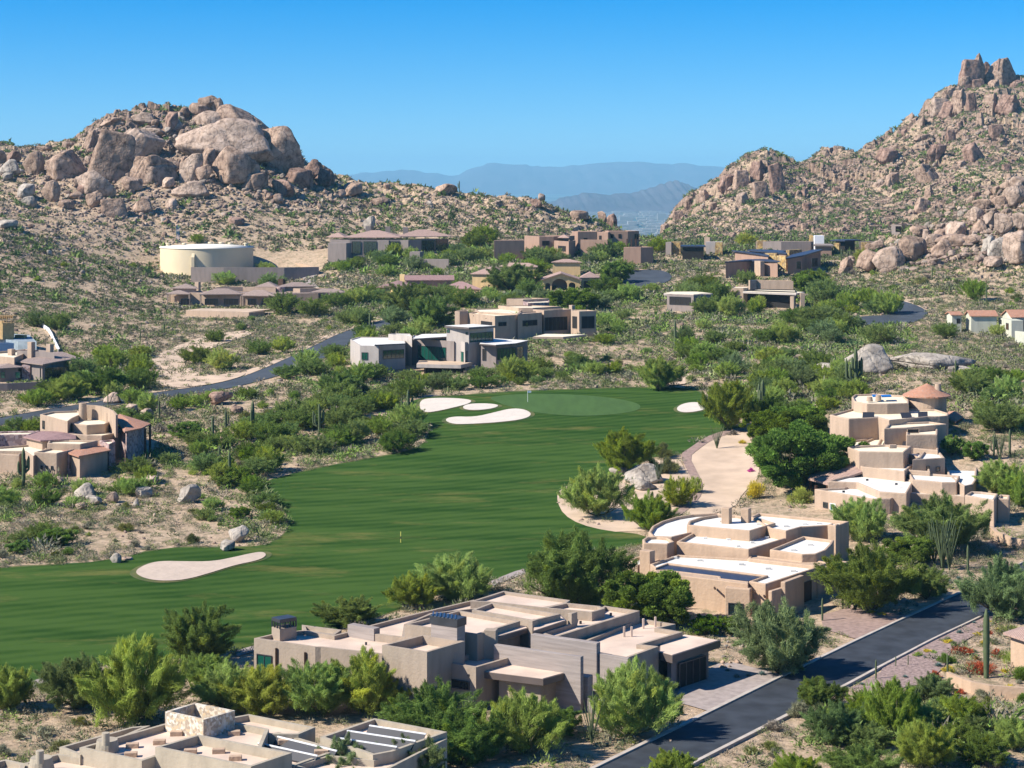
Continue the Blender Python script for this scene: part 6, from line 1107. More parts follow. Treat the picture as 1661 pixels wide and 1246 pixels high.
BHILL = [(1370, 420), (1440, 400), (1500, 360), (1560, 335), (1661, 290), (1661, 430), (1560, 420), (1480, 440), (1400, 440)]
def rnd_in(poly, r_): 
    xs = [p[0] for p in poly]; ys = [p[1] for p in poly]
    while True:
        x, y = r_.uniform(min(xs), max(xs)), r_.uniform(min(ys), max(ys))
        if inpoly(np.array([x]), np.array([y]), poly)[0]: return x, y
rb = random.Random(21); cnt = 0
for poly, n_, lo_, hi_, ms, desc in ((DOME, 46, 10, 26, ['rock', 'rockpale', 'rock', 'rockrose'], 'tan boulder'), (RIDGES, 26, 7, 16, ['rock', 'rockgrey', 'rockpale', 'rockrose'], 'small tan boulder'), (PINN, 32, 8, 20, ['rockrose', 'rock', 'rockrose', 'rockpale'], 'angular pinkish boulder'), (BHILL, 26, 12, 28, ['rockpale', 'rock', 'rockpale', 'rockgrey'], 'pale boulder')):
    for _ in range(n_):
        px, py = rnd_in(poly, rb); w_ = lo_ + (hi_ - lo_) * rb.random() ** 2; boulder(px, py, w_, w_ * rb.uniform(.55, 1.0), rb.choice(ms), rb.randrange(8, 12) if (poly is PINN or rb.random() < .45) else rb.randrange(8), rot=rb.uniform(0, 6), tilt=rb.uniform(-.35, .35), sub=3, sink=.5, desc=desc); cnt += 1
# loose rock (uncountable) merged: template rocks copied by numpy
T2 = [rock_shape(100 + k, 2, planes=10, lo_=.6, sharp=20) for k in range(12)]
T3 = [rock_shape(200 + k, 3, planes=12, lo_=.6, sharp=20) for k in range(6)]
def loose(n_, sampler, m_cols):
    VV = []; FF = []; CC = []; off = 0; r_ = np.random.default_rng(3)
    for _ in range(n_):
        px, py, w_ = sampler(); g = G(px, py)
        if blocked(px, py, g[0], g[1]) and py > 395: continue
        s_ = w_ * g[1] / F / 2; v, f = (T3 if w_ > 9 else T2)[r_.integers(6)]; sc_ = s_ * r_.uniform(.7, 1.3, 3) * (1, 1, .8); a_ = r_.uniform(0, 6.3); p = v * sc_; tl = r_.uniform(-.5, .5)
        p = np.stack([p[:, 0] * math.cos(tl) + p[:, 2] * math.sin(tl), p[:, 1], -p[:, 0] * math.sin(tl) + p[:, 2] * math.cos(tl)], -1)
        p = np.stack([p[:, 0] * math.cos(a_) - p[:, 1] * math.sin(a_), p[:, 0] * math.sin(a_) + p[:, 1] * math.cos(a_), p[:, 2]], -1) + g + (0, 0, s_ * .25); c = m_cols[r_.integers(len(m_cols))] * r_.uniform(.75, 1.15)
        VV.append(p); FF.append(f + off); CC.append(np.tile(c, (len(v), 1))); off += len(v)
    return np.vstack(VV), np.vstack(FF), np.vstack(CC)
def samp():
    k = rb.random(); pl = RIDGES if k < .27 else DOME if k < .46 else PINN if k < .72 else BHILL if k < .83 else None
    if pl is None: px, py = rb.choice([rb.uniform(0, 600), rb.uniform(0, 600), rb.uniform(1300, 1661), rb.uniform(600, 1300)]), 400 + 500 * rb.random() ** 1.5
    else: px, py = rnd_in(pl, rb)
    base_ = (2.2, 6.5) if pl is RIDGES else (3, 11) if pl is DOME else (2, 7) if pl is PINN else (4, 15) if pl is BHILL else (3, 9)
    return px, py, base_[0] + (base_[1] - base_[0]) * rb.random() ** 2.2
cols = [np.array(c) for c in ((.74, .55, .42), (.86, .66, .52), (.54, .39, .31), (.73, .61, .50), (.66, .48, .38))]
M['looserock'] = mat('loose_granite', (.47, .46, .45), .95, col2=(.27, .27, .27), scale=.9, attr='Col', bump=.5, bscale=2, detail=6)
v_, f_, c_ = loose(9500, samp, cols); c0 = v_.mean(0); c0[2] = v_[:, 2].min(); lr = link('loose_rock', mesh('loose_rock', v_ - c0, f_, M['looserock'], False, c_), None, c0); tag(lr, kind='stuff')
# ------------------------------------------------------------------ plants
def leaves(C, rad, n, L, Wd, r_, up=.35, droop=0.0, colv=(.62, 1.3), yel=.0, shell=.15, cen=(0, 0, 1.5), plume=0):
    """n leaf sprays (long triangles) spread through clumps C (k,3) of radius rad (k,)"""
    k = r_.integers(len(C), size=n); d = r_.normal(size=(n, 3)); d /= np.linalg.norm(d, axis=1)[:, None]; rr = rad[k] * r_.uniform(shell, 1.0, n) ** .7
    if plume:
        ax = C - np.array(cen); ax /= np.linalg.norm(ax, axis=1)[:, None] + 1e-6; ax = ax * .75 + r_.normal(size=ax.shape) * .38; ax[:, 2] += plume; ax /= np.linalg.norm(ax, axis=1)[:, None]
        sv = r_.uniform(-1.0, 1.0, n); wd_ = .30 * (1.05 - .75 * np.clip(sv, 0, 1)); p = C[k] + ax[k] * (sv * rad[k] * 1.55)[:, None] + r_.normal(size=(n, 3)) * (rad[k] * wd_)[:, None]
    else: p = C[k] + d * rr[:, None] * (1, 1, .8)
    out = p - np.array(cen); out /= np.linalg.norm(out, axis=1)[:, None] + 1e-6
    t = (ax[k] * .8 + r_.normal(size=(n, 3)) * .42) if plume else out * .55 + d * .5 + r_.normal(size=(n, 3)) * .45; t[:, 2] += up - droop; t /= np.linalg.norm(t, axis=1)[:, None]
    s = np.cross(t, r_.normal(size=(n, 3))); s /= np.linalg.norm(s, axis=1)[:, None]; l_ = L * r_.uniform(.6, 1.4, n)[:, None]; w_ = Wd * r_.uniform(.7, 1.3, n)[:, None]
    V_ = np.stack([p - s * w_ - t * l_ * .4, p + s * w_ - t * l_ * .4, p + t * l_ * .6], 1).reshape(-1, 3); ck = r_.uniform(colv[0], colv[1], len(C))[k] * r_.uniform(.75, 1.25, n); yl = (r_.uniform(0, 1, len(C))[k] < yel)
    col = np.stack([ck * np.where(yl, 1.28, 1), ck * np.where(yl, 1.14, 1), ck * np.where(yl, .6, 1)], -1); return V_, np.arange(3 * n).reshape(-1, 3), np.repeat(col, 3, 0)
def tube(path, r0, r1, n_=6):
    path = np.array(path, float); V_ = []; Fc = []
    for i, p in enumerate(path):
        t = path[min(i + 1, len(path) - 1)] - path[max(i - 1, 0)]; t /= np.linalg.norm(t) + 1e-9; a_ = np.cross(t, (.31, .9, .2)); a_ /= np.linalg.norm(a_) + 1e-9; b_ = np.cross(t, a_); r = r0 + (r1 - r0) * i / (len(path) - 1)
        V_ += [p + r * (a_ * math.cos(2 * math.pi * k / n_) + b_ * math.sin(2 * math.pi * k / n_)) for k in range(n_)]
    for i in range(len(path) - 1): Fc += [(i * n_ + k, i * n_ + (k + 1) % n_, (i + 1) * n_ + (k + 1) % n_, (i + 1) * n_ + k) for k in range(n_)]
    return V_, Fc
def join(parts):
    V_ = []; Fc = []
    for v, f in parts: o = len(V_); V_ += list(v); Fc += [tuple(i + o for i in q) for q in f]
    return V_, Fc
KIND = { # rx, z0, z1, clumps, clump radius, leaf length, leaf width, material, bark, yellow share
 'pv': (2.9, .45, 4.4, 150, (.3, .66), .42, .024, 'pv', 'palobark', .08), 'pvy': (2.9, .35, 4.4, 150, (.3, .66), .40, .025, 'pvy', 'palobark', .2), 'mq': (3.0, .35, 4.2, 150, (.32, .7), .36, .028, 'mq', 'wooddead', .05),
 'bl': (2.9, .4, 4.4, 150, (.32, .7), .38, .026, 'bl', 'wooddead', .0), 'dk': (3.1, .3, 4.3, 110, (.35, .7), .26, .075, 'dk', 'wooddead', .10)}
TR = {}
def tree_proto(kind, var, hi):
    key = (kind, var, hi)
    if key in TR: return TR[key]
    rx, z0, z1, nc, cr, L, Wd, m_, bark, yel = KIND[kind]; r_ = np.random.default_rng(hash((kind, 3)) % 1000 + 0 if False else (sum(map(ord, kind)) * 13 + var * 101))
    C = []; rad = []; zc = (z0 + z1) / 2; hz_ = (z1 - z0) / 2
    lob = [(r_.uniform(0, 6.28), r_.uniform(.78, 1.12)) for _ in range(5)]
    while len(C) < nc:
        d = r_.normal(size=3); d /= np.linalg.norm(d); q = r_.uniform(.35, .95) ** .6; ang = math.atan2(d[1], d[0]); lf = 1 + .22 * math.sin(ang * 3 + lob[0][0]) + .1 * math.sin(ang * 5 + lob[1][0]); p = np.array([d[0] * rx * q * lf, d[1] * rx * q * lf, zc + d[2] * hz_ * q * (1 + .15 * math.sin(ang * 2 + lob[2][0]))])
        if p[2] < z0 + .1: continue
        C.append(p); rad.append(r_.uniform(*cr))
    C = np.array(C); rad = np.array(rad); n_ = {0: 3600, 1: 15000, 2: 62000}[hi]; k = {0: 1.65, 1: 1.05, 2: .68}[hi]
    cm = mesh('crown', *leaves(C, rad, n_, L * k ** .6, Wd * k * (1.5 if hi == 0 else 1.1), r_, cen=(0, 0, z0 + .5))[:2], M[m_])
    # rebuild with colours
    r_ = np.random.default_rng(sum(map(ord, kind)) * 17 + var); v, f, c = leaves(C, rad, n_, L * k ** .6, Wd * k * (1.5 if hi == 0 else 1.1), r_, up=.3 if kind in ('pv', 'pvy') else .05, yel=yel, cen=(0, 0, z0 + .5), plume={'pv': .35, 'pvy': .35, 'mq': .12, 'bl': .2, 'dk': 0}[kind]); bpy.data.meshes.remove(cm); cm = mesh('crown', v, f, M[m_], False, c)
    parts = []; nb = 4 if hi == 0 else 9
    for b in range(nb):
        t = C[r_.integers(len(C))] * (1, 1, .95); base = np.array([r_.uniform(-.12, .12), r_.uniform(-.12, .12), -.4]); mid = base * .5 + t * .45 + (0, 0, -.1); mid[:2] *= .75; parts.append(tube([base, base + (0, 0, .5), mid, t], .13, .03, 5))
        for _ in range(0 if hi == 0 else 3):
            t2 = C[np.argsort(np.linalg.norm(C - t, axis=1))[r_.integers(1, 8)]]; parts.append(tube([mid, (mid + t2) / 2 + r_.normal(size=3) * .12, t2], .05, .015, 4))
    TR[key] = (cm, mesh('trunk', *join(parts), M[bark], True)); return TR[key]
NT = {}
def tree(px, pyb, wpx, kind, var=None, hs=1.0, label=None, desc=None, group='desert trees', g=None, rnd=random.Random(4)):
    g = G(px, pyb) if g is None else g; w_ = wpx * g[1] / F; pxw = wpx * .6165; hi = 2 if pxw > 42 else 1 if pxw > 22 else 0; var = rnd.randrange(3) if var is None else var
    cm, tm = tree_proto(kind, var, hi); s_ = w_ / 6.6; nm = {'pv': 'palo_verde_tree', 'pvy': 'palo_verde_tree', 'mq': 'mesquite_tree', 'bl': 'acacia_tree', 'dk': 'leafy_tree'}[kind]
    r = empty(nm, (g[0], g[1], g[2])); r.scale = (s_, s_, s_ * hs); r.rotation_euler = (0, 0, rnd.uniform(0, 6.28)); t = link('trunk', tm, r); c = link('crown', cm, r)
    if label: tag(r, label, 'tree', group)
    else: want(r, px, pyb, desc or {'pv': 'yellow-green feathery tree', 'pvy': 'bright yellow-green tree', 'mq': 'dark green feathery tree', 'bl': 'blue-green feathery tree', 'dk': 'dense leafy green tree'}[kind], 'tree', group)
    OCC.append((g[0], g[1], w_ * .42)); return r
OCC = []
near_trees = [(222, 1172, 178, 'pvy', 1.05, 'largest bright yellow-green tree behind the solar-panel house, left of the dark green one'), (122, 1150, 130, 'bl', .9, 'dull blue-green tree left of the largest yellow-green tree in the lower left'), (320, 1072, 124, 'mq', 1.05, 'dark green round tree standing alone at the lower edge of the fairway'), (12, 1150, 95, 'pv', 1.0, 'yellow-green tree cut by the left edge near the bottom corner'),
 (372, 1150, 110, 'pv', .9, None), (430, 1158, 130, 'pvy', .8, None), (515, 1160, 140, 'pv', .85, 'feathery tree in front of the left wing of the low grey house'), (590, 1155, 140, 'pvy', .92, 'tallest yellow-tipped tree against the left wall of the low grey house'), (655, 1150, 80, 'pvy', .85, None), (565, 1015, 110, 'mq', .6, 'low dark green tree between the fairway and the left chimney of the grey house'), (668, 985, 90, 'pv', .8, None), (740, 972, 140, 'pv', .7, 'broad dull olive tree on the fairway edge behind the low grey house'),
 (705, 1215, 160, 'mq', .95, None), (745, 1240, 150, 'mq', .8, None), (850, 1222, 155, 'pv', .85, 'feathery tree in front of the low entry canopy of the grey house'), (905, 1190, 90, 'mq', .7, None), (1026, 1193, 162, 'pv', .95, 'open feathery tree by the driveway of the low grey house beside the road'), (560, 1292, 130, 'bl', 1, None), (668, 1285, 120, 'bl', 1, None),
 (930, 985, 172, 'mq', 1.05, 'large dark green tree between the fairway and the white-roofed house'), (1062, 1012, 150, 'dk', .85, 'dense bright green tree between the grey house and the white-roofed house'), (1145, 1030, 52, 'dk', 1, None), (1185, 1028, 50, 'dk', .9, None), (1262, 1092, 158, 'bl', 1.0, 'blue-green tree in front of the white-roofed house beside its paved drive'),
 (1412, 992, 165, 'mq', .95, 'large round dark green tree beside the road right of the white-roofed house'), (1502, 972, 78, 'mq', 1, None), (1628, 1005, 125, 'bl', 1.1, 'blue-green tree leaning over the far end of the road at the right edge'), (1398, 876, 108, 'pv', .85, None), (1532, 895, 148, 'mq', .9, 'wide dark green tree in front of the garage of the tiered mansion'), (1478, 915, 90, 'dk', .8, None),
 (1292, 792, 172, 'dk', .95, 'largest dense green tree left of the tiered mansion beside the granite lot'), (1350, 770, 110, 'dk', .95, None), (1252, 718, 100, 'dk', .8, None), (1300, 712, 110, 'dk', .8, None), (1012, 765, 100, 'pv', .95, 'yellow-green tree at the top of the fairway island'), (968, 838, 112, 'pv', .95, None), (925, 815, 40, 'pv', 1, None), (1053, 862, 86, 'pv', .95, 'round yellow-green tree at the lower end of the fairway island'), (1100, 822, 66, 'pv', 1, None), (1127, 800, 34, 'pv', 1.1, None),
 (1182, 698, 92, 'pv', 1.25, 'tall yellow-green tree right of the small bunker beside the green'), (1070, 632, 82, 'pv', .9, 'round pale green tree beside the sand just behind the green'), (1245, 690, 70, 'mq', 1, None), (1622, 800, 90, 'pv', .8, None), (1655, 820, 80, 'pv', .9, None), (1545, 738, 42, 'dk', 1.2, 'small round dark tree beside the upper tiers of the mansion'), (1580, 745, 46, 'dk', 1.0, None), (1622, 700, 90, 'mq', .8, None), (1575, 642, 70, 'mq', .8, None),
 (1450, 1195, 108, 'pv', 1.15, 'tall pale yellow-green tree in the lower right desert garden'), (1350, 1205, 100, 'bl', .9, None), (1560, 1180, 90, 'pv', .8, None), (1500, 1245, 110, 'pv', .9, None), (1595, 1240, 90, 'mq', .8, None), (1092, 1275, 96, 'pv', .8, None), (1400, 1268, 120, 'mq', .7, None), (1290, 1275, 100, 'pv', .7, None), (1645, 1215, 80, 'pv', .9, None),
 (1160, 496, 60, 'mq', 1.0, None), (1335, 495, 60, 'mq', 1.1, None), (1310, 478, 60, 'dk', 1.0, None), (1120, 492, 50, 'mq', 1, None), (1232, 500, 30, 'pv', 1, None), (700, 530, 82, 'mq', .9, None), (660, 508, 80, 'mq', .9, None), (640, 480, 40, 'pv', .8, None), (830, 472, 84, 'mq', .8, None), (858, 480, 50, 'mq', .8, None), (995, 458, 56, 'dk', .9, None), (935, 504, 80, 'dk', .7, 'broad bright green tree right behind the flat roofs with the dark patio'), (840, 548, 66, 'pv', .8, None), (1210, 460, 40, 'mq', .8, None), (750, 498, 60, 'mq', .8, None),
 (785, 400, 60, 'pv', .8, None), (660, 410, 60, 'mq', .6, None), (760, 425, 50, 'mq', .7, None), (820, 420, 60, 'mq', .7, None), (870, 425, 50, 'bl', .7, None), (910, 415, 44, 'bl', .8, None), (985, 418, 40, 'bl', 1, None), (880, 400, 26, 'dk', 1.1, None), (1010, 440, 40, 'mq', .7, None), (1068, 410, 40, 'pvy', .9, None), (1210, 400, 40, 'pvy', .8, None), (1400, 425, 36, 'pvy', .8, None), (1580, 488, 50, 'pv', 1, None), (1535, 550, 46, 'mq', .9, None), (1618, 545, 34, 'pv', .8, None),
 (320, 395, 28, 'pv', .8, None), (440, 470, 50, 'mq', .8, None), (365, 462, 44, 'pv', .7, None), (460, 510, 60, 'mq', .9, None), (508, 515, 60, 'mq', .8, None), (430, 445, 36, 'pv', .8, None), (545, 500, 50, 'mq', .8, None), (280, 440, 34, 'pv', .9, None), (170, 640, 84, 'mq', .8, None), (110, 650, 76, 'pv', .7, None), (60, 660, 60, 'pv', .7, None), (228, 632, 60, 'mq', .9, None), (130, 612, 60, 'mq', .8, None), (60, 530, 40, 'bl', .9, None), (95, 535, 46, 'mq', .9, None), (215, 655, 50, 'pv', .7, None),
 (360, 600, 60, 'pvy', .8, 'bright yellow-green tree inside the sandy trail loop beside the left road'), (460, 572, 46, 'pvy', .8, None), (320, 590, 60, 'mq', .7, None), (350, 555, 36, 'mq', .8, None), (420, 575, 50, 'mq', .7, None)]
for t in near_trees: tree(t[0], t[1], t[2], t[3], hs=t[4], label=t[5])
GREENZ = [([(0, 700), (200, 672), (380, 642), (420, 628), (400, 652), (200, 694), (0, 720)], 16, (26, 46), ['mq', 'pv']), ([(560, 490), (760, 430), (1010, 470), (1100, 470), (1400, 470), (1500, 560), (1380, 600), (1300, 690), (1200, 680), (1120, 600), (1060, 560), (880, 560), (860, 620), (620, 640), (500, 640), (450, 610), (560, 560)], 125, (24, 60), ['mq', 'pv', 'mq', 'bl', 'pv']),
 ([(430, 680), (540, 640), (650, 625), (700, 650), (655, 670), (690, 700), (640, 735), (520, 755), (430, 770), (380, 720)], 40, (34, 70), ['pv', 'mq', 'mq']), ([(300, 700), (420, 690), (430, 790), (470, 850), (440, 880), (330, 880), (330, 800)], 22, (34, 64), ['pv', 'mq', 'dk']),
 ([(0, 760), (230, 730), (330, 760), (240, 800), (0, 850)], 14, (30, 56), ['mq', 'pv']), ([(1290, 1150), (1560, 1110), (1661, 1160), (1661, 1246), (1290, 1246)], 13, (50, 90), ['pv', 'bl', 'mq']), ([(560, 400), (760, 400), (860, 420), (1010, 400), (1010, 450), (760, 430), (640, 450), (520, 440)], 38, (22, 44), ['mq', 'pv', 'bl']),
 ([(1160, 600), (1380, 600), (1390, 650), (1330, 670), (1220, 660)], 20, (40, 66), ['mq', 'pv', 'bl']), ([(60, 600), (250, 560), (250, 650), (40, 660)], 18, (30, 60), ['mq', 'pv']), ([(0, 870), (60, 870), (130, 890), (60, 910), (0, 912)], 5, (40, 60), ['dk', 'mq']), ([(1560, 600), (1661, 620), (1661, 720), (1590, 690)], 12, (34, 60), ['mq', 'pv']), ([(330, 1110), (680, 1120), (640, 1160), (330, 1150)], 5, (60, 110), ['mq', 'pv']), ([(600, 615), (860, 600), (1050, 600), (860, 625), (640, 640)], 22, (26, 48), ['pv', 'mq', 'mq'])]
rt_ = random.Random(17); NTREE = 0
for poly, n_, (lo_, hi_), ks in GREENZ:
    made = 0; tries = 0
    while made < n_ and tries < n_ * 30:
        tries += 1; px, py = rnd_in(poly, rt_); w_ = rt_.uniform(lo_, hi_); g = G(px, py)
        if blocked(px, py, g[0], g[1], w_ * g[1] / F * .25) or (868 < px < 985 and 430 < py < 486) or (545 < px < 740 and 395 < py < 418) or (1170 < px < 1310 and 440 < py < 505) or (560 < px < 870 and 560 < py < 612) or (780 < px < 970 and 520 < py < 555): continue
        if any((g[0] - a_) ** 2 + (g[1] - b_) ** 2 < ((r_ + w_ * g[1] / F * .3) * .48) ** 2 for a_, b_, r_ in OCC): continue
        tree(px, py, w_, rt_.choice(ks), hs=rt_.uniform(.65, .95), g=g, rnd=rt_); made += 1

# ---- bushes of their own
BU = {}
def bush_mesh(m_, var, hi):
    k = (m_, var, hi)
    if k not in BU:
        r_ = np.random.default_rng(var * 31 + sum(map(ord, m_))); nc = 12; a_ = r_.uniform(0, 6.28, nc); q = r_.uniform(0, .62, nc); C = np.stack([np.cos(a_) * q, np.sin(a_) * q, r_.uniform(.15, .62, nc) * (1.15 - q)], -1)
        n_ = 2600 if hi else 620; v, f, c = leaves(C, r_.uniform(.24, .42, nc), n_, .17 if hi else .24, .014 if hi else .034, r_, up=.4, cen=(0, 0, -.1), colv=(.7, 1.25)); v[:, 2] = np.maximum(v[:, 2], -.03); BU[k] = mesh('shrub', v, f, M[m_], False, c)
    return BU[k]
DESC = {'sage': 'grey-green sage shrub', 'olive': 'olive green shrub', 'creo': 'dark green shrub', 'grey': 'dry grey twiggy shrub', 'pv': 'yellow-green shrub', 'mq': 'green shrub', 'redflower': 'orange-red flowering shrub', 'yellowflower': 'yellow flowering shrub', 'pinkflower': 'magenta flowering shrub', 'pvy': 'bright yellow-green shrub', 'dk': 'clipped round green shrub'}
def bush(px, py, wpx, m_, label=None, hs=.8, g=None, rnd=rt_):
    g = G(px, py) if g is None else g; o = link('shrub', bush_mesh(m_, rnd.randrange(3), wpx > 26)); s_ = wpx * g[1] / F / 1.75; o.location = g; o.scale = (s_, s_, s_ * hs * 1.25); o.rotation_euler = (0, 0, rnd.uniform(0, 6.28))
    if label: tag(o, label, 'shrub', 'desert shrubs')
    else: want(o, px, py, DESC[m_], 'shrub', 'desert shrubs')
    return o
for t in [(1225, 808, 42, 'yellowflower', 'yellow flowering shrub beside the granite lot and the dark pool', 1.1), (1218, 766, 16, 'pinkflower', 'small magenta flowering shrub alone on the granite lot', .8), (1300, 815, 50, 'pvy', None, .9), (1188, 706, 22, 'grey', None, .7), (1205, 720, 18, 'yellowflower', None, .6), (1075, 742, 46, 'creo', None, .9), (1085, 768, 48, 'creo', None, .9), (1060, 765, 40, 'creo', None, .9), (1565, 1062, 42, 'redflower', 'left orange-red flowering shrub inside the curved garden wall', .7), (1590, 1092, 54, 'redflower', 'widest orange-red flowering shrub behind the curved garden wall', .7), (1617, 1066, 26, 'redflower', None, .9), (1535, 1075, 36, 'dk', None, .8), (1516, 1100, 26, 'redflower', None, .8), (1640, 1075, 44, 'pvy', None, .8), (1660, 1105, 50, 'dk', None, .8), (1637, 1130, 36, 'yellowflower', None, .9), (1557, 1115, 28, 'creo', None, .8), (1558, 1125, 22, 'redflower', None, .7), (1590, 1130, 36, 'sage', None, .6), (1540, 1090, 30, 'yellowflower', None, .6), (1660, 1140, 30, 'dk', None, .9), (1505, 1058, 20, 'yellowflower', None, .5), (1585, 1030, 18, 'yellowflower', None, .5), (1625, 995, 24, 'yellowflower', None, .7), (1655, 1000, 24, 'sage', None, .7), (1640, 1030, 60, 'olive', None, .5), (1248, 1216, 40, 'olive', None, .7), (1218, 1222, 30, 'olive', None, .7), (1278, 1192, 18, 'olive', None, .7), (1026, 1205, 22, 'pvy', None, .8), (1105, 1160, 16, 'creo', None, .9), (1430, 998, 18, 'yellowflower', None, .5), (1412, 995, 18, 'yellowflower', None, .5), (1600, 1182, 36, 'sage', None, .5), (1480, 1140, 30, 'sage', None, .8), (70, 1195, 34, 'sage', None, .9), (32, 1200, 26, 'sage', None, .8), (100, 1215, 40, 'olive', None, .8), (5, 1225, 36, 'sage', None, .9), (130, 1175, 36, 'olive', None, .7), (1330, 1160, 50, 'creo', None, .7), (1295, 1165, 60, 'sage', None, .8), (1255, 1185, 40, 'grey', None, .7)]: bush(*t[:4], label=t[4], hs=t[5])
rs = random.Random(99); NB = 0
for k in range(26):
    px, py = rs.uniform(1445, 1655), rs.uniform(1000, 1115)
    if inpoly(np.array([px]), np.array([py]), road_poly(ROADL, [(a_ + 8, b_ + 5) for a_, b_ in ROADR]))[0]: continue
    bush(px, py, rs.uniform(10, 26), rs.choice(['sage', 'creo', 'yellowflower', 'olive', 'sage', 'redflower', 'pv']), hs=rs.uniform(.5, .8), rnd=rs)
DES = [([(0, 760), (300, 740), (440, 770), (470, 860), (330, 885), (130, 905), (0, 915)], 56, (12, 34)), ([(240, 660), (640, 620), (640, 740), (430, 770), (240, 740)], 45, (12, 34)), ([(230, 540), (560, 500), (560, 560), (430, 600), (300, 570)], 24, (10, 24)), ([(860, 560), (1060, 560), (1200, 600), (1180, 640), (1120, 640), (1000, 620), (840, 630)], 36, (10, 30)), ([(1350, 600), (1661, 560), (1661, 640), (1560, 650), (1400, 640)], 30, (10, 26)), ([(1290, 1130), (1661, 1130), (1661, 1246), (1200, 1246)], 24, (20, 50)), ([(1380, 430), (1661, 470), (1661, 500), (1500, 490), (1380, 470)], 18, (12, 28)), ([(0, 420), (260, 420), (260, 540), (0, 500)], 26, (8, 20))]
for poly, n_, (lo_, hi_) in DES:
    m0 = 0; tr = 0
    while m0 < n_ and tr < n_ * 20:
        tr += 1; px, py = rnd_in(poly, rs); g = G(px, py)
        if blocked(px, py, g[0], g[1], .8): continue
        bush(px, py, lo_ + (hi_ - lo_) * rs.random() ** 1.6, rs.choice(['sage', 'sage', 'olive', 'creo', 'grey', 'pv', 'mq']), g=g, rnd=rs, hs=rs.uniform(.6, .9)); m0 += 1

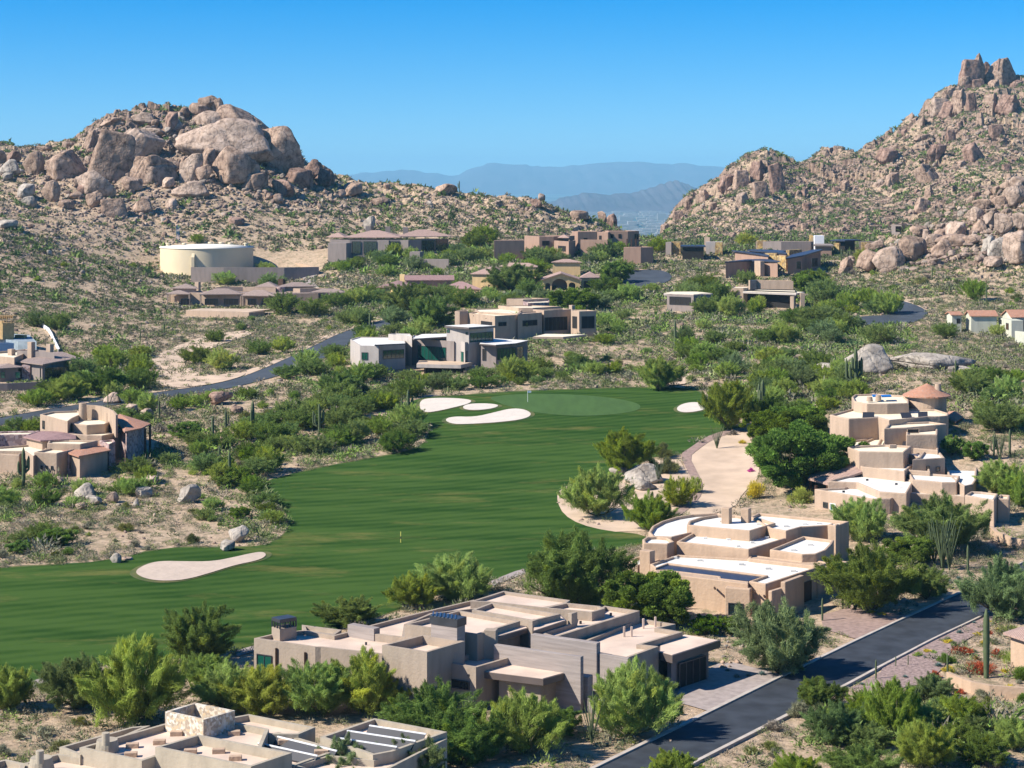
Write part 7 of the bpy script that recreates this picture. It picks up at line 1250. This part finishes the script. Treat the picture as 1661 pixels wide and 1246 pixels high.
# ---- low desert scrub nobody could count: one object
def scrub():
    r_ = np.random.default_rng(5); N = 210000
    # positions spread evenly over the ground, thinned by what the ground is
    y = np.where(r_.random(N) < .25, np.sqrt(r_.uniform(640 ** 2, 1420 ** 2, N)), np.where(r_.random(N) < .5, np.sqrt(r_.uniform(150 ** 2, 700 ** 2, N)), np.sqrt(r_.uniform(150 ** 2, 1400 ** 2, N)))); u = r_.uniform(-.30, .30, N); x = u * y; z = H(x, y); px = u * F + CX; py = HZ + (CAMZ - z) / y * F
    keep = np.ones(N, bool)
    for pl in POLYS: keep &= ~inpoly(px, py, np.array(pl, float)) | (y > 720)
    for s_ in SANDS: keep &= ~(inpoly(px, py, np.array(s_, float)) & (r_.random(N) < .6))
    keep &= ~(inpoly(px, py, np.array(APRON, float)) & (r_.random(N) < .9))
    gb = np.array([G(*q)[:2] for q in [(1428, 1092), (1440, 1068), (1520, 1030), (1610, 985), (1661, 962), (1661, 985), (1600, 1020), (1545, 1052), (1530, 1085), (1500, 1110), (1440, 1122), (1400, 1130), (1380, 1118)]]); keep &= ~(inpoly(x, y, gb) & (r_.random(N) < .85)); keep &= ~(inpoly(px, py, np.array(road_poly([(a_ - 9, b_ - 5) for a_, b_ in ROADL], [(a_ + 9, b_ + 5) for a_, b_ in ROADR]), float)))
    hit = np.zeros(N, bool)
    for b in BX: hit |= (x > b[0] - .3) & (x < b[1] + .3) & (y > b[2] - .3) & (y < b[3] + .3)
    keep &= ~hit
    clump = fbm(x / 14, y / 14, 3, 77); hl = sstep(640, 760, y); keep &= r_.random(N) < np.clip((clump - .28) * 5, .25, 1) * (1 - .35 * hl * inpoly(px, py, np.array(DOME, float)))
    keep &= ~((px < 270) & (py < 580) & (r_.random(N) < .45))
    keep &= ~((y < 210) & (r_.random(N) < .3)); x, y, z, px, py = x[keep], y[keep], z[keep], px[keep], py[keep]; n = len(x)
    pal = np.array([(.20, .20, .12), (.165, .185, .075), (.24, .215, .15), (.13, .165, .055), (.19, .25, .06), (.26, .225, .165), (.11, .14, .06)]); pc = pal[r_.choice(7, n, p=[.24, .18, .15, .14, .10, .10, .09])] * r_.uniform(.8, 1.2, (n, 1))
    hp = np.array([(.15, .145, .09), (.19, .17, .12), (.115, .13, .06), (.22, .19, .135), (.10, .13, .05)]); pc = np.where(((hl[keep] > .3) | ((px < 270) & (py < 570)))[:, None], hp[r_.integers(5, size=n)] * r_.uniform(.75, 1.15, (n, 1)), pc)
    hg = ((hl[keep] > .3) | ((px < 270) & (py < 570))) & (r_.random(n) < .17); pc[hg] = np.array([(.13, .19, .05), (.10, .15, .045), (.16, .22, .06)])[r_.integers(3, size=int(hg.sum()))]
    gz = np.zeros(n, bool)
    for g_ in GREENZ: gz |= inpoly(px, py, np.array(g_[0], float))
    gp = np.array([(.15, .22, .05), (.18, .28, .05), (.13, .19, .05), (.21, .24, .10), (.22, .21, .14)]); pc = np.where(gz[:, None] & (r_.random((n, 1)) < .75), gp[r_.integers(5, size=n)] * r_.uniform(.8, 1.2, (n, 1)), pc)
    R_ = np.where(gz & (r_.random(n) < .35), 1.7, 1.0) * np.where(hg, 1.65, 1.0) * r_.uniform(.35, 1.05, n) * np.where(r_.random(n) < .13, 1.75, 1.0) * (1 + .30 * hl[keep]); V_ = []; C_ = []
    for sel, k in ((y < 330, 80), ((y >= 330) & (y < 560), 42), (y >= 560, 20)):
        m = int(sel.sum()); d = r_.normal(size=(m, k, 3)); d[:, :, 2] = np.abs(d[:, :, 2]); d /= np.linalg.norm(d, axis=2)[:, :, None]; q = r_.uniform(.45, 1, (m, k, 1)); P_ = d * q * (1, 1, .85); t = d + r_.normal(size=(m, k, 3)) * .35; t /= np.linalg.norm(t, axis=2)[:, :, None]
        s_ = np.cross(t, r_.normal(size=(m, k, 3))); s_ /= np.linalg.norm(s_, axis=2)[:, :, None]; ls = {80: .26, 42: .34, 20: .52}[k]; ws = {80: .045, 42: .085, 20: .16}[k]
        tri = np.stack([P_ - s_ * ws - t * ls * .5, P_ + s_ * ws - t * ls * .5, P_ + t * ls * .5], 2) * R_[sel][:, None, None, None]; tri += np.stack([x[sel], y[sel], z[sel]], -1)[:, None, None, :]; V_.append(tri.reshape(-1, 3))
        C_.append(np.repeat((pc[sel][:, None, :] * r_.uniform(.7, 1.3, (m, k, 1))).reshape(-1, 3), 3, 0))
    V_ = np.vstack(V_); C_ = np.vstack(C_); c0 = np.array([0, 400., 0]); o = link('desert_scrub', mesh('desert_scrub', V_ - c0, np.arange(len(V_)).reshape(-1, 3), M['scrub'], False, C_), None, c0); tag(o, kind='stuff'); return n
NS = scrub()

# ---- saguaros and other cacti
def sag_stem(path, r, n_=14):
    path = np.array(path, float); L_ = []; V_ = []; Fc = []; N2 = n_ * 2
    pts = [path[0] + (path[1] - path[0]) * 0]
    # resample
    seg = np.r_[0, np.cumsum(np.linalg.norm(np.diff(path, axis=0), axis=1))]; T_ = np.linspace(0, seg[-1], 14); pp = np.stack([np.interp(T_, seg, path[:, k]) for k in range(3)], -1)
    for i, p in enumerate(pp):
        t = pp[min(i + 1, 13)] - pp[max(i - 1, 0)]; t /= np.linalg.norm(t); a_ = np.cross(t, (0, 1, .01)); a_ /= np.linalg.norm(a_); b_ = np.cross(t, a_); f_ = i / 13; rr = r * (.8 + .3 * math.sin(f_ * 2.6)) * (1 if i < 12 else .75 if i == 12 else .25)
        V_ += [p + rr * (1 if k % 2 else .82) * (a_ * math.cos(2 * math.pi * k / N2) + b_ * math.sin(2 * math.pi * k / N2)) for k in range(N2)]
    for i in range(13): Fc += [(i * N2 + k, i * N2 + (k + 1) % N2, (i + 1) * N2 + (k + 1) % N2, (i + 1) * N2 + k) for k in range(N2)]
    Fc.append(tuple(range(13 * N2, 14 * N2))); return V_, Fc
SG = {}
def saguaro(px, pyb, hpx, arms=0, label=None, m_='saguaro', rnd=random.Random(8)):
    g = G(px, pyb); s_ = hpx * g[1] / F / 6.0; r = empty('saguaro_cactus', tuple(g)); r.scale = (s_, s_, s_); r.rotation_euler = (0, 0, rnd.uniform(0, 6.28) if arms < 3 else 0)
    if 'stem' not in SG: SG['stem'] = mesh('stem', *sag_stem([(0, 0, -.3), (.03, 0, 3), (0, 0, 6)], .26), M['saguaro'], True)
    link('stem', SG['stem'], r)
    for k in range(arms):
        key = ('arm', k)
        if key not in SG:
            z0 = [2.4, 2.0, 2.9, 1.8, 3.2][k]; sgn = [1, -1, 1, -1, -1][k]; ln = [2.0, 1.6, 1.1, 2.4, 1.3][k]; yy = [.1, -.1, .5, .3, -.5][k]; ox = [.75, .7, .55, 1.1, .5][k]; SG[key] = mesh('arm', *sag_stem([(0, 0, z0), (sgn * ox * .6, yy * .6, z0 + .05), (sgn * ox, yy, z0 + .4), (sgn * ox, yy, z0 + .4 + ln)], .17, 10), M['saguaro'], True)
        link('arm', SG[key], r)
    if label: tag(r, label, 'cactus', 'saguaro cacti')
    else: want(r, px, pyb, 'tall armed saguaro' if arms > 1 else 'slim saguaro', 'cactus', 'saguaro cacti')
for t in [(1388, 642, 78, 5, 'tallest many-armed saguaro in front of the big smooth grey rock'), (662, 690, 58, 4, 'many-armed saguaro at the left end of the bunkers beside the green'), (38, 792, 66, 3, 'dark saguaro in front of the golden adobe house at the left edge'), (1600, 1100, 112, 0, 'tallest single-stem saguaro beside the widest orange-red flowering shrub'), (345, 722, 48, 0, None), (366, 708, 44, 1, None), (410, 712, 62, 1, None), (372, 785, 52, 0, None), (356, 765, 42, 2, None), (518, 708, 54, 4, None), (258, 678, 30, 0, None), (1231, 678, 56, 2, None), (1237, 690, 74, 1, None), (1334, 1008, 38, 0, None), (1367, 988, 32, 0, None), (1421, 1102, 32, 0, None), (1537, 1096, 36, 0, None), (1453, 1082, 18, 0, None), (1473, 1080, 18, 0, None), (1570, 930, 46, 0, None), (1095, 568, 48, 0, None), (1550, 618, 34, 3, None), (1638, 740, 44, 0, None), (1620, 690, 44, 2, None), (1612, 745, 40, 3, None), (1512, 455, 22, 0, None), (745, 312, 20, 1, None), (1600, 492, 30, 0, None), (630, 515, 26, 1, None), (600, 548, 40, 0, None), (605, 545, 24, 0, None), (588, 572, 26, 0, None), (1365, 430, 26, 0, None), (1375, 432, 24, 0, None), (1120, 420, 24, 0, None), (1128, 420, 26, 0, None), (266, 545, 22, 0, None), (228, 555, 20, 0, None), (480, 500, 20, 0, None), (640, 420, 22, 1, None), (1085, 500, 26, 0, None), (900, 330, 14, 0, None), (1620, 1246, 44, 0, None), (540, 640, 22, 0, None), (1630, 530, 30, 0, None), (755, 345, 12, 0, None), (1400, 265, 10, 0, None), (1440, 250, 10, 0, None), (680, 330, 12, 0, None), (175, 660, 20, 0, None)]: saguaro(*t)
def ocotillo(px, pyb, hpx, rnd=random.Random(5)):
    g = G(px, pyb); 
    if 'oc' not in SG:
        r_ = random.Random(2); parts = []
        for k in range(16): a_ = r_.uniform(0, 6.28); s_ = r_.uniform(.5, 1.3); h_ = r_.uniform(3.0, 4.2); parts.append(tube([(0, 0, -.1), (math.cos(a_) * s_ * .35, math.sin(a_) * s_ * .35, h_ * .4), (math.cos(a_) * s_, math.sin(a_) * s_, h_)], .05, .03, 4))
        SG['oc'] = mesh('ocotillo', *join(parts), M['saguaro'])
    o = link('ocotillo', SG['oc']); s_ = hpx * g[1] / F / 4; o.location = g; o.scale = (s_, s_, s_); o.rotation_euler = (0, 0, rnd.uniform(0, 6)); want(o, px, pyb, 'spiky fan of ocotillo stems', 'cactus', 'ocotillo plants')
for t in [(1163, 728, 38), (1068, 785, 44), (1528, 922, 84), (1515, 915, 70), (1540, 925, 76), (960, 1206, 76), (1168, 980, 46), (1622, 745, 46), (1510, 860, 34), (1480, 1150, 40)]: ocotillo(*t)
def agave(px, pyb, wpx, rnd=random.Random(6)):
    g = G(px, pyb)
    if 'ag' not in SG:
        r_ = random.Random(3); V_ = []; Fc = []
        for k in range(34):
            a_ = k * 2.4; el = .15 + 1.15 * k / 34; L_ = .62 * (1 - .3 * k / 34); d = np.array([math.cos(a_) * math.cos(el), math.sin(a_) * math.cos(el), math.sin(el)]); s_ = np.array([-math.sin(a_), math.cos(a_), 0]) * .075; nrm = np.cross(d, s_); nrm /= np.linalg.norm(nrm); b = len(V_); V_ += [d * .03 - s_ * .6, d * .03 + s_ * .6, d * L_ * .5 + s_, d * L_, d * L_ * .5 - s_, d * L_ * .4 - nrm * .04]; Fc += [(b, b + 1, b + 5), (b + 1, b + 2, b + 5), (b + 2, b + 3, b + 5), (b + 3, b + 4, b + 5), (b + 4, b, b + 5)]
        SG['ag'] = mesh('agave', np.array(V_) + (0, 0, .05), Fc, M['agave'])
    o = link('agave', SG['ag']); s_ = wpx * g[1] / F / 1.2; o.location = g; o.scale = (s_, s_, s_); o.rotation_euler = (0, 0, rnd.uniform(0, 6)); want(o, px, pyb, 'spiky blue-green agave', 'agave', 'agaves in the desert gardens')
ra = random.Random(12)
for t in [(1522, 1082, 20), (1500, 1068, 10), (1489, 1066, 10), (1556, 1028, 16), (1500, 1112, 24), (1480, 1120, 16), (1398, 1112, 14), (895, 1236, 34), (985, 1210, 14), (985, 1195, 12), (1540, 945, 14), (1530, 930, 12), (1555, 940, 14), (1545, 955, 10), (1390, 985, 14), (1398, 958, 14), (1460, 998, 14), (1480, 960, 14), (1195, 1100, 18), (1214, 1098, 14), (1236, 1096, 20), (1180, 1090, 14), (1590, 1120, 22), (1510, 1130, 16), (1620, 980, 16), (1580, 1012, 12), (938, 1228, 14), (205, 1222, 14), (1435, 1138, 18), (1560, 1140, 14), (1468, 1100, 14)]: agave(*t)
# garden stones along the drives and beds: countable, each its own
def stones(lst, ms, desc, lo_=5, hi_=12):
    for px, py in lst:
        w_ = ra.uniform(lo_, hi_); boulder(px, py, w_, w_ * .7, ra.choice(ms), ra.randrange(8), rot=ra.uniform(0, 6), sub=2 if w_ < 9 else 3, desc=desc)
stones([(1180 + ra.uniform(-15, 100), 1030 + ra.uniform(-8, 60)) for _ in range(22)] + [(1380 + ra.uniform(0, 110), 965 + ra.uniform(0, 28)) for _ in range(18)] + [(970 + ra.uniform(0, 120), 1160 + ra.uniform(0, 45)) for _ in range(12)], ['rock', 'rockpale', 'rockgrey'], 'garden stone')
stones([(1440 + k * 21, 1125 - k * 1.0 + ra.uniform(-2, 2)) for k in range(10)], ['rockrose'], 'red edging stone', 4, 7)
# marker stake, flag
def stick(name, px, pyb, h_, m_, label, cat, r=.04, top=None):
    g = G(px, pyb); e = empty(name, tuple(g), label, cat); V_, Fc = tube([(g[0], g[1], g[2] - .1), (g[0], g[1], g[2] + h_ * .5), (g[0], g[1], g[2] + h_)], r, r, 8); wmesh('pole', V_, Fc, M[m_], e)
    return e, g
e, g = stick('distance_marker', 650, 881, 1.5, 'flag', 'thin yellow and black striped distance marker standing in the fairway', 'marker', .045); wmesh('black_band', tube([(g[0], g[1], g[2] + .55), (g[0], g[1], g[2] + .9)], .055, .055, 8)[0], tube([(0, 0, 0), (0, 0, 1)], 1, 1, 8)[1], M['darkmetal'], e)
e, g = stick('golf_flag', 856, 653, 2.3, 'white', 'golf flagstick with a small white flag on the putting green', 'flagstick', .035); wmesh('flag', [(g[0], g[1], g[2] + 2.3), (g[0] + .7, g[1] + .1, g[2] + 2.2), (g[0] + .65, g[1] + .1, g[2] + 1.85), (g[0], g[1], g[2] + 1.8)] + [(g[0], g[1] + .02, g[2] + 2.3), (g[0] + .7, g[1] + .12, g[2] + 2.2), (g[0] + .65, g[1] + .12, g[2] + 1.85), (g[0], g[1] + .02, g[2] + 1.8)], [(0, 1, 2, 3), (7, 6, 5, 4), (0, 4, 5, 1), (1, 5, 6, 2), (2, 6, 7, 3), (3, 7, 4, 0)], M['white'], e)
flush_labels()
print('COUNTS scrub', {k: sum(o.name.split('.')[0] == k for o in bpy.data.objects) for k in ('shrub', 'boulder', 'palo_verde_tree', 'mesquite_tree', 'acacia_tree', 'leafy_tree')}, NS, 'objects', len(bpy.data.objects))
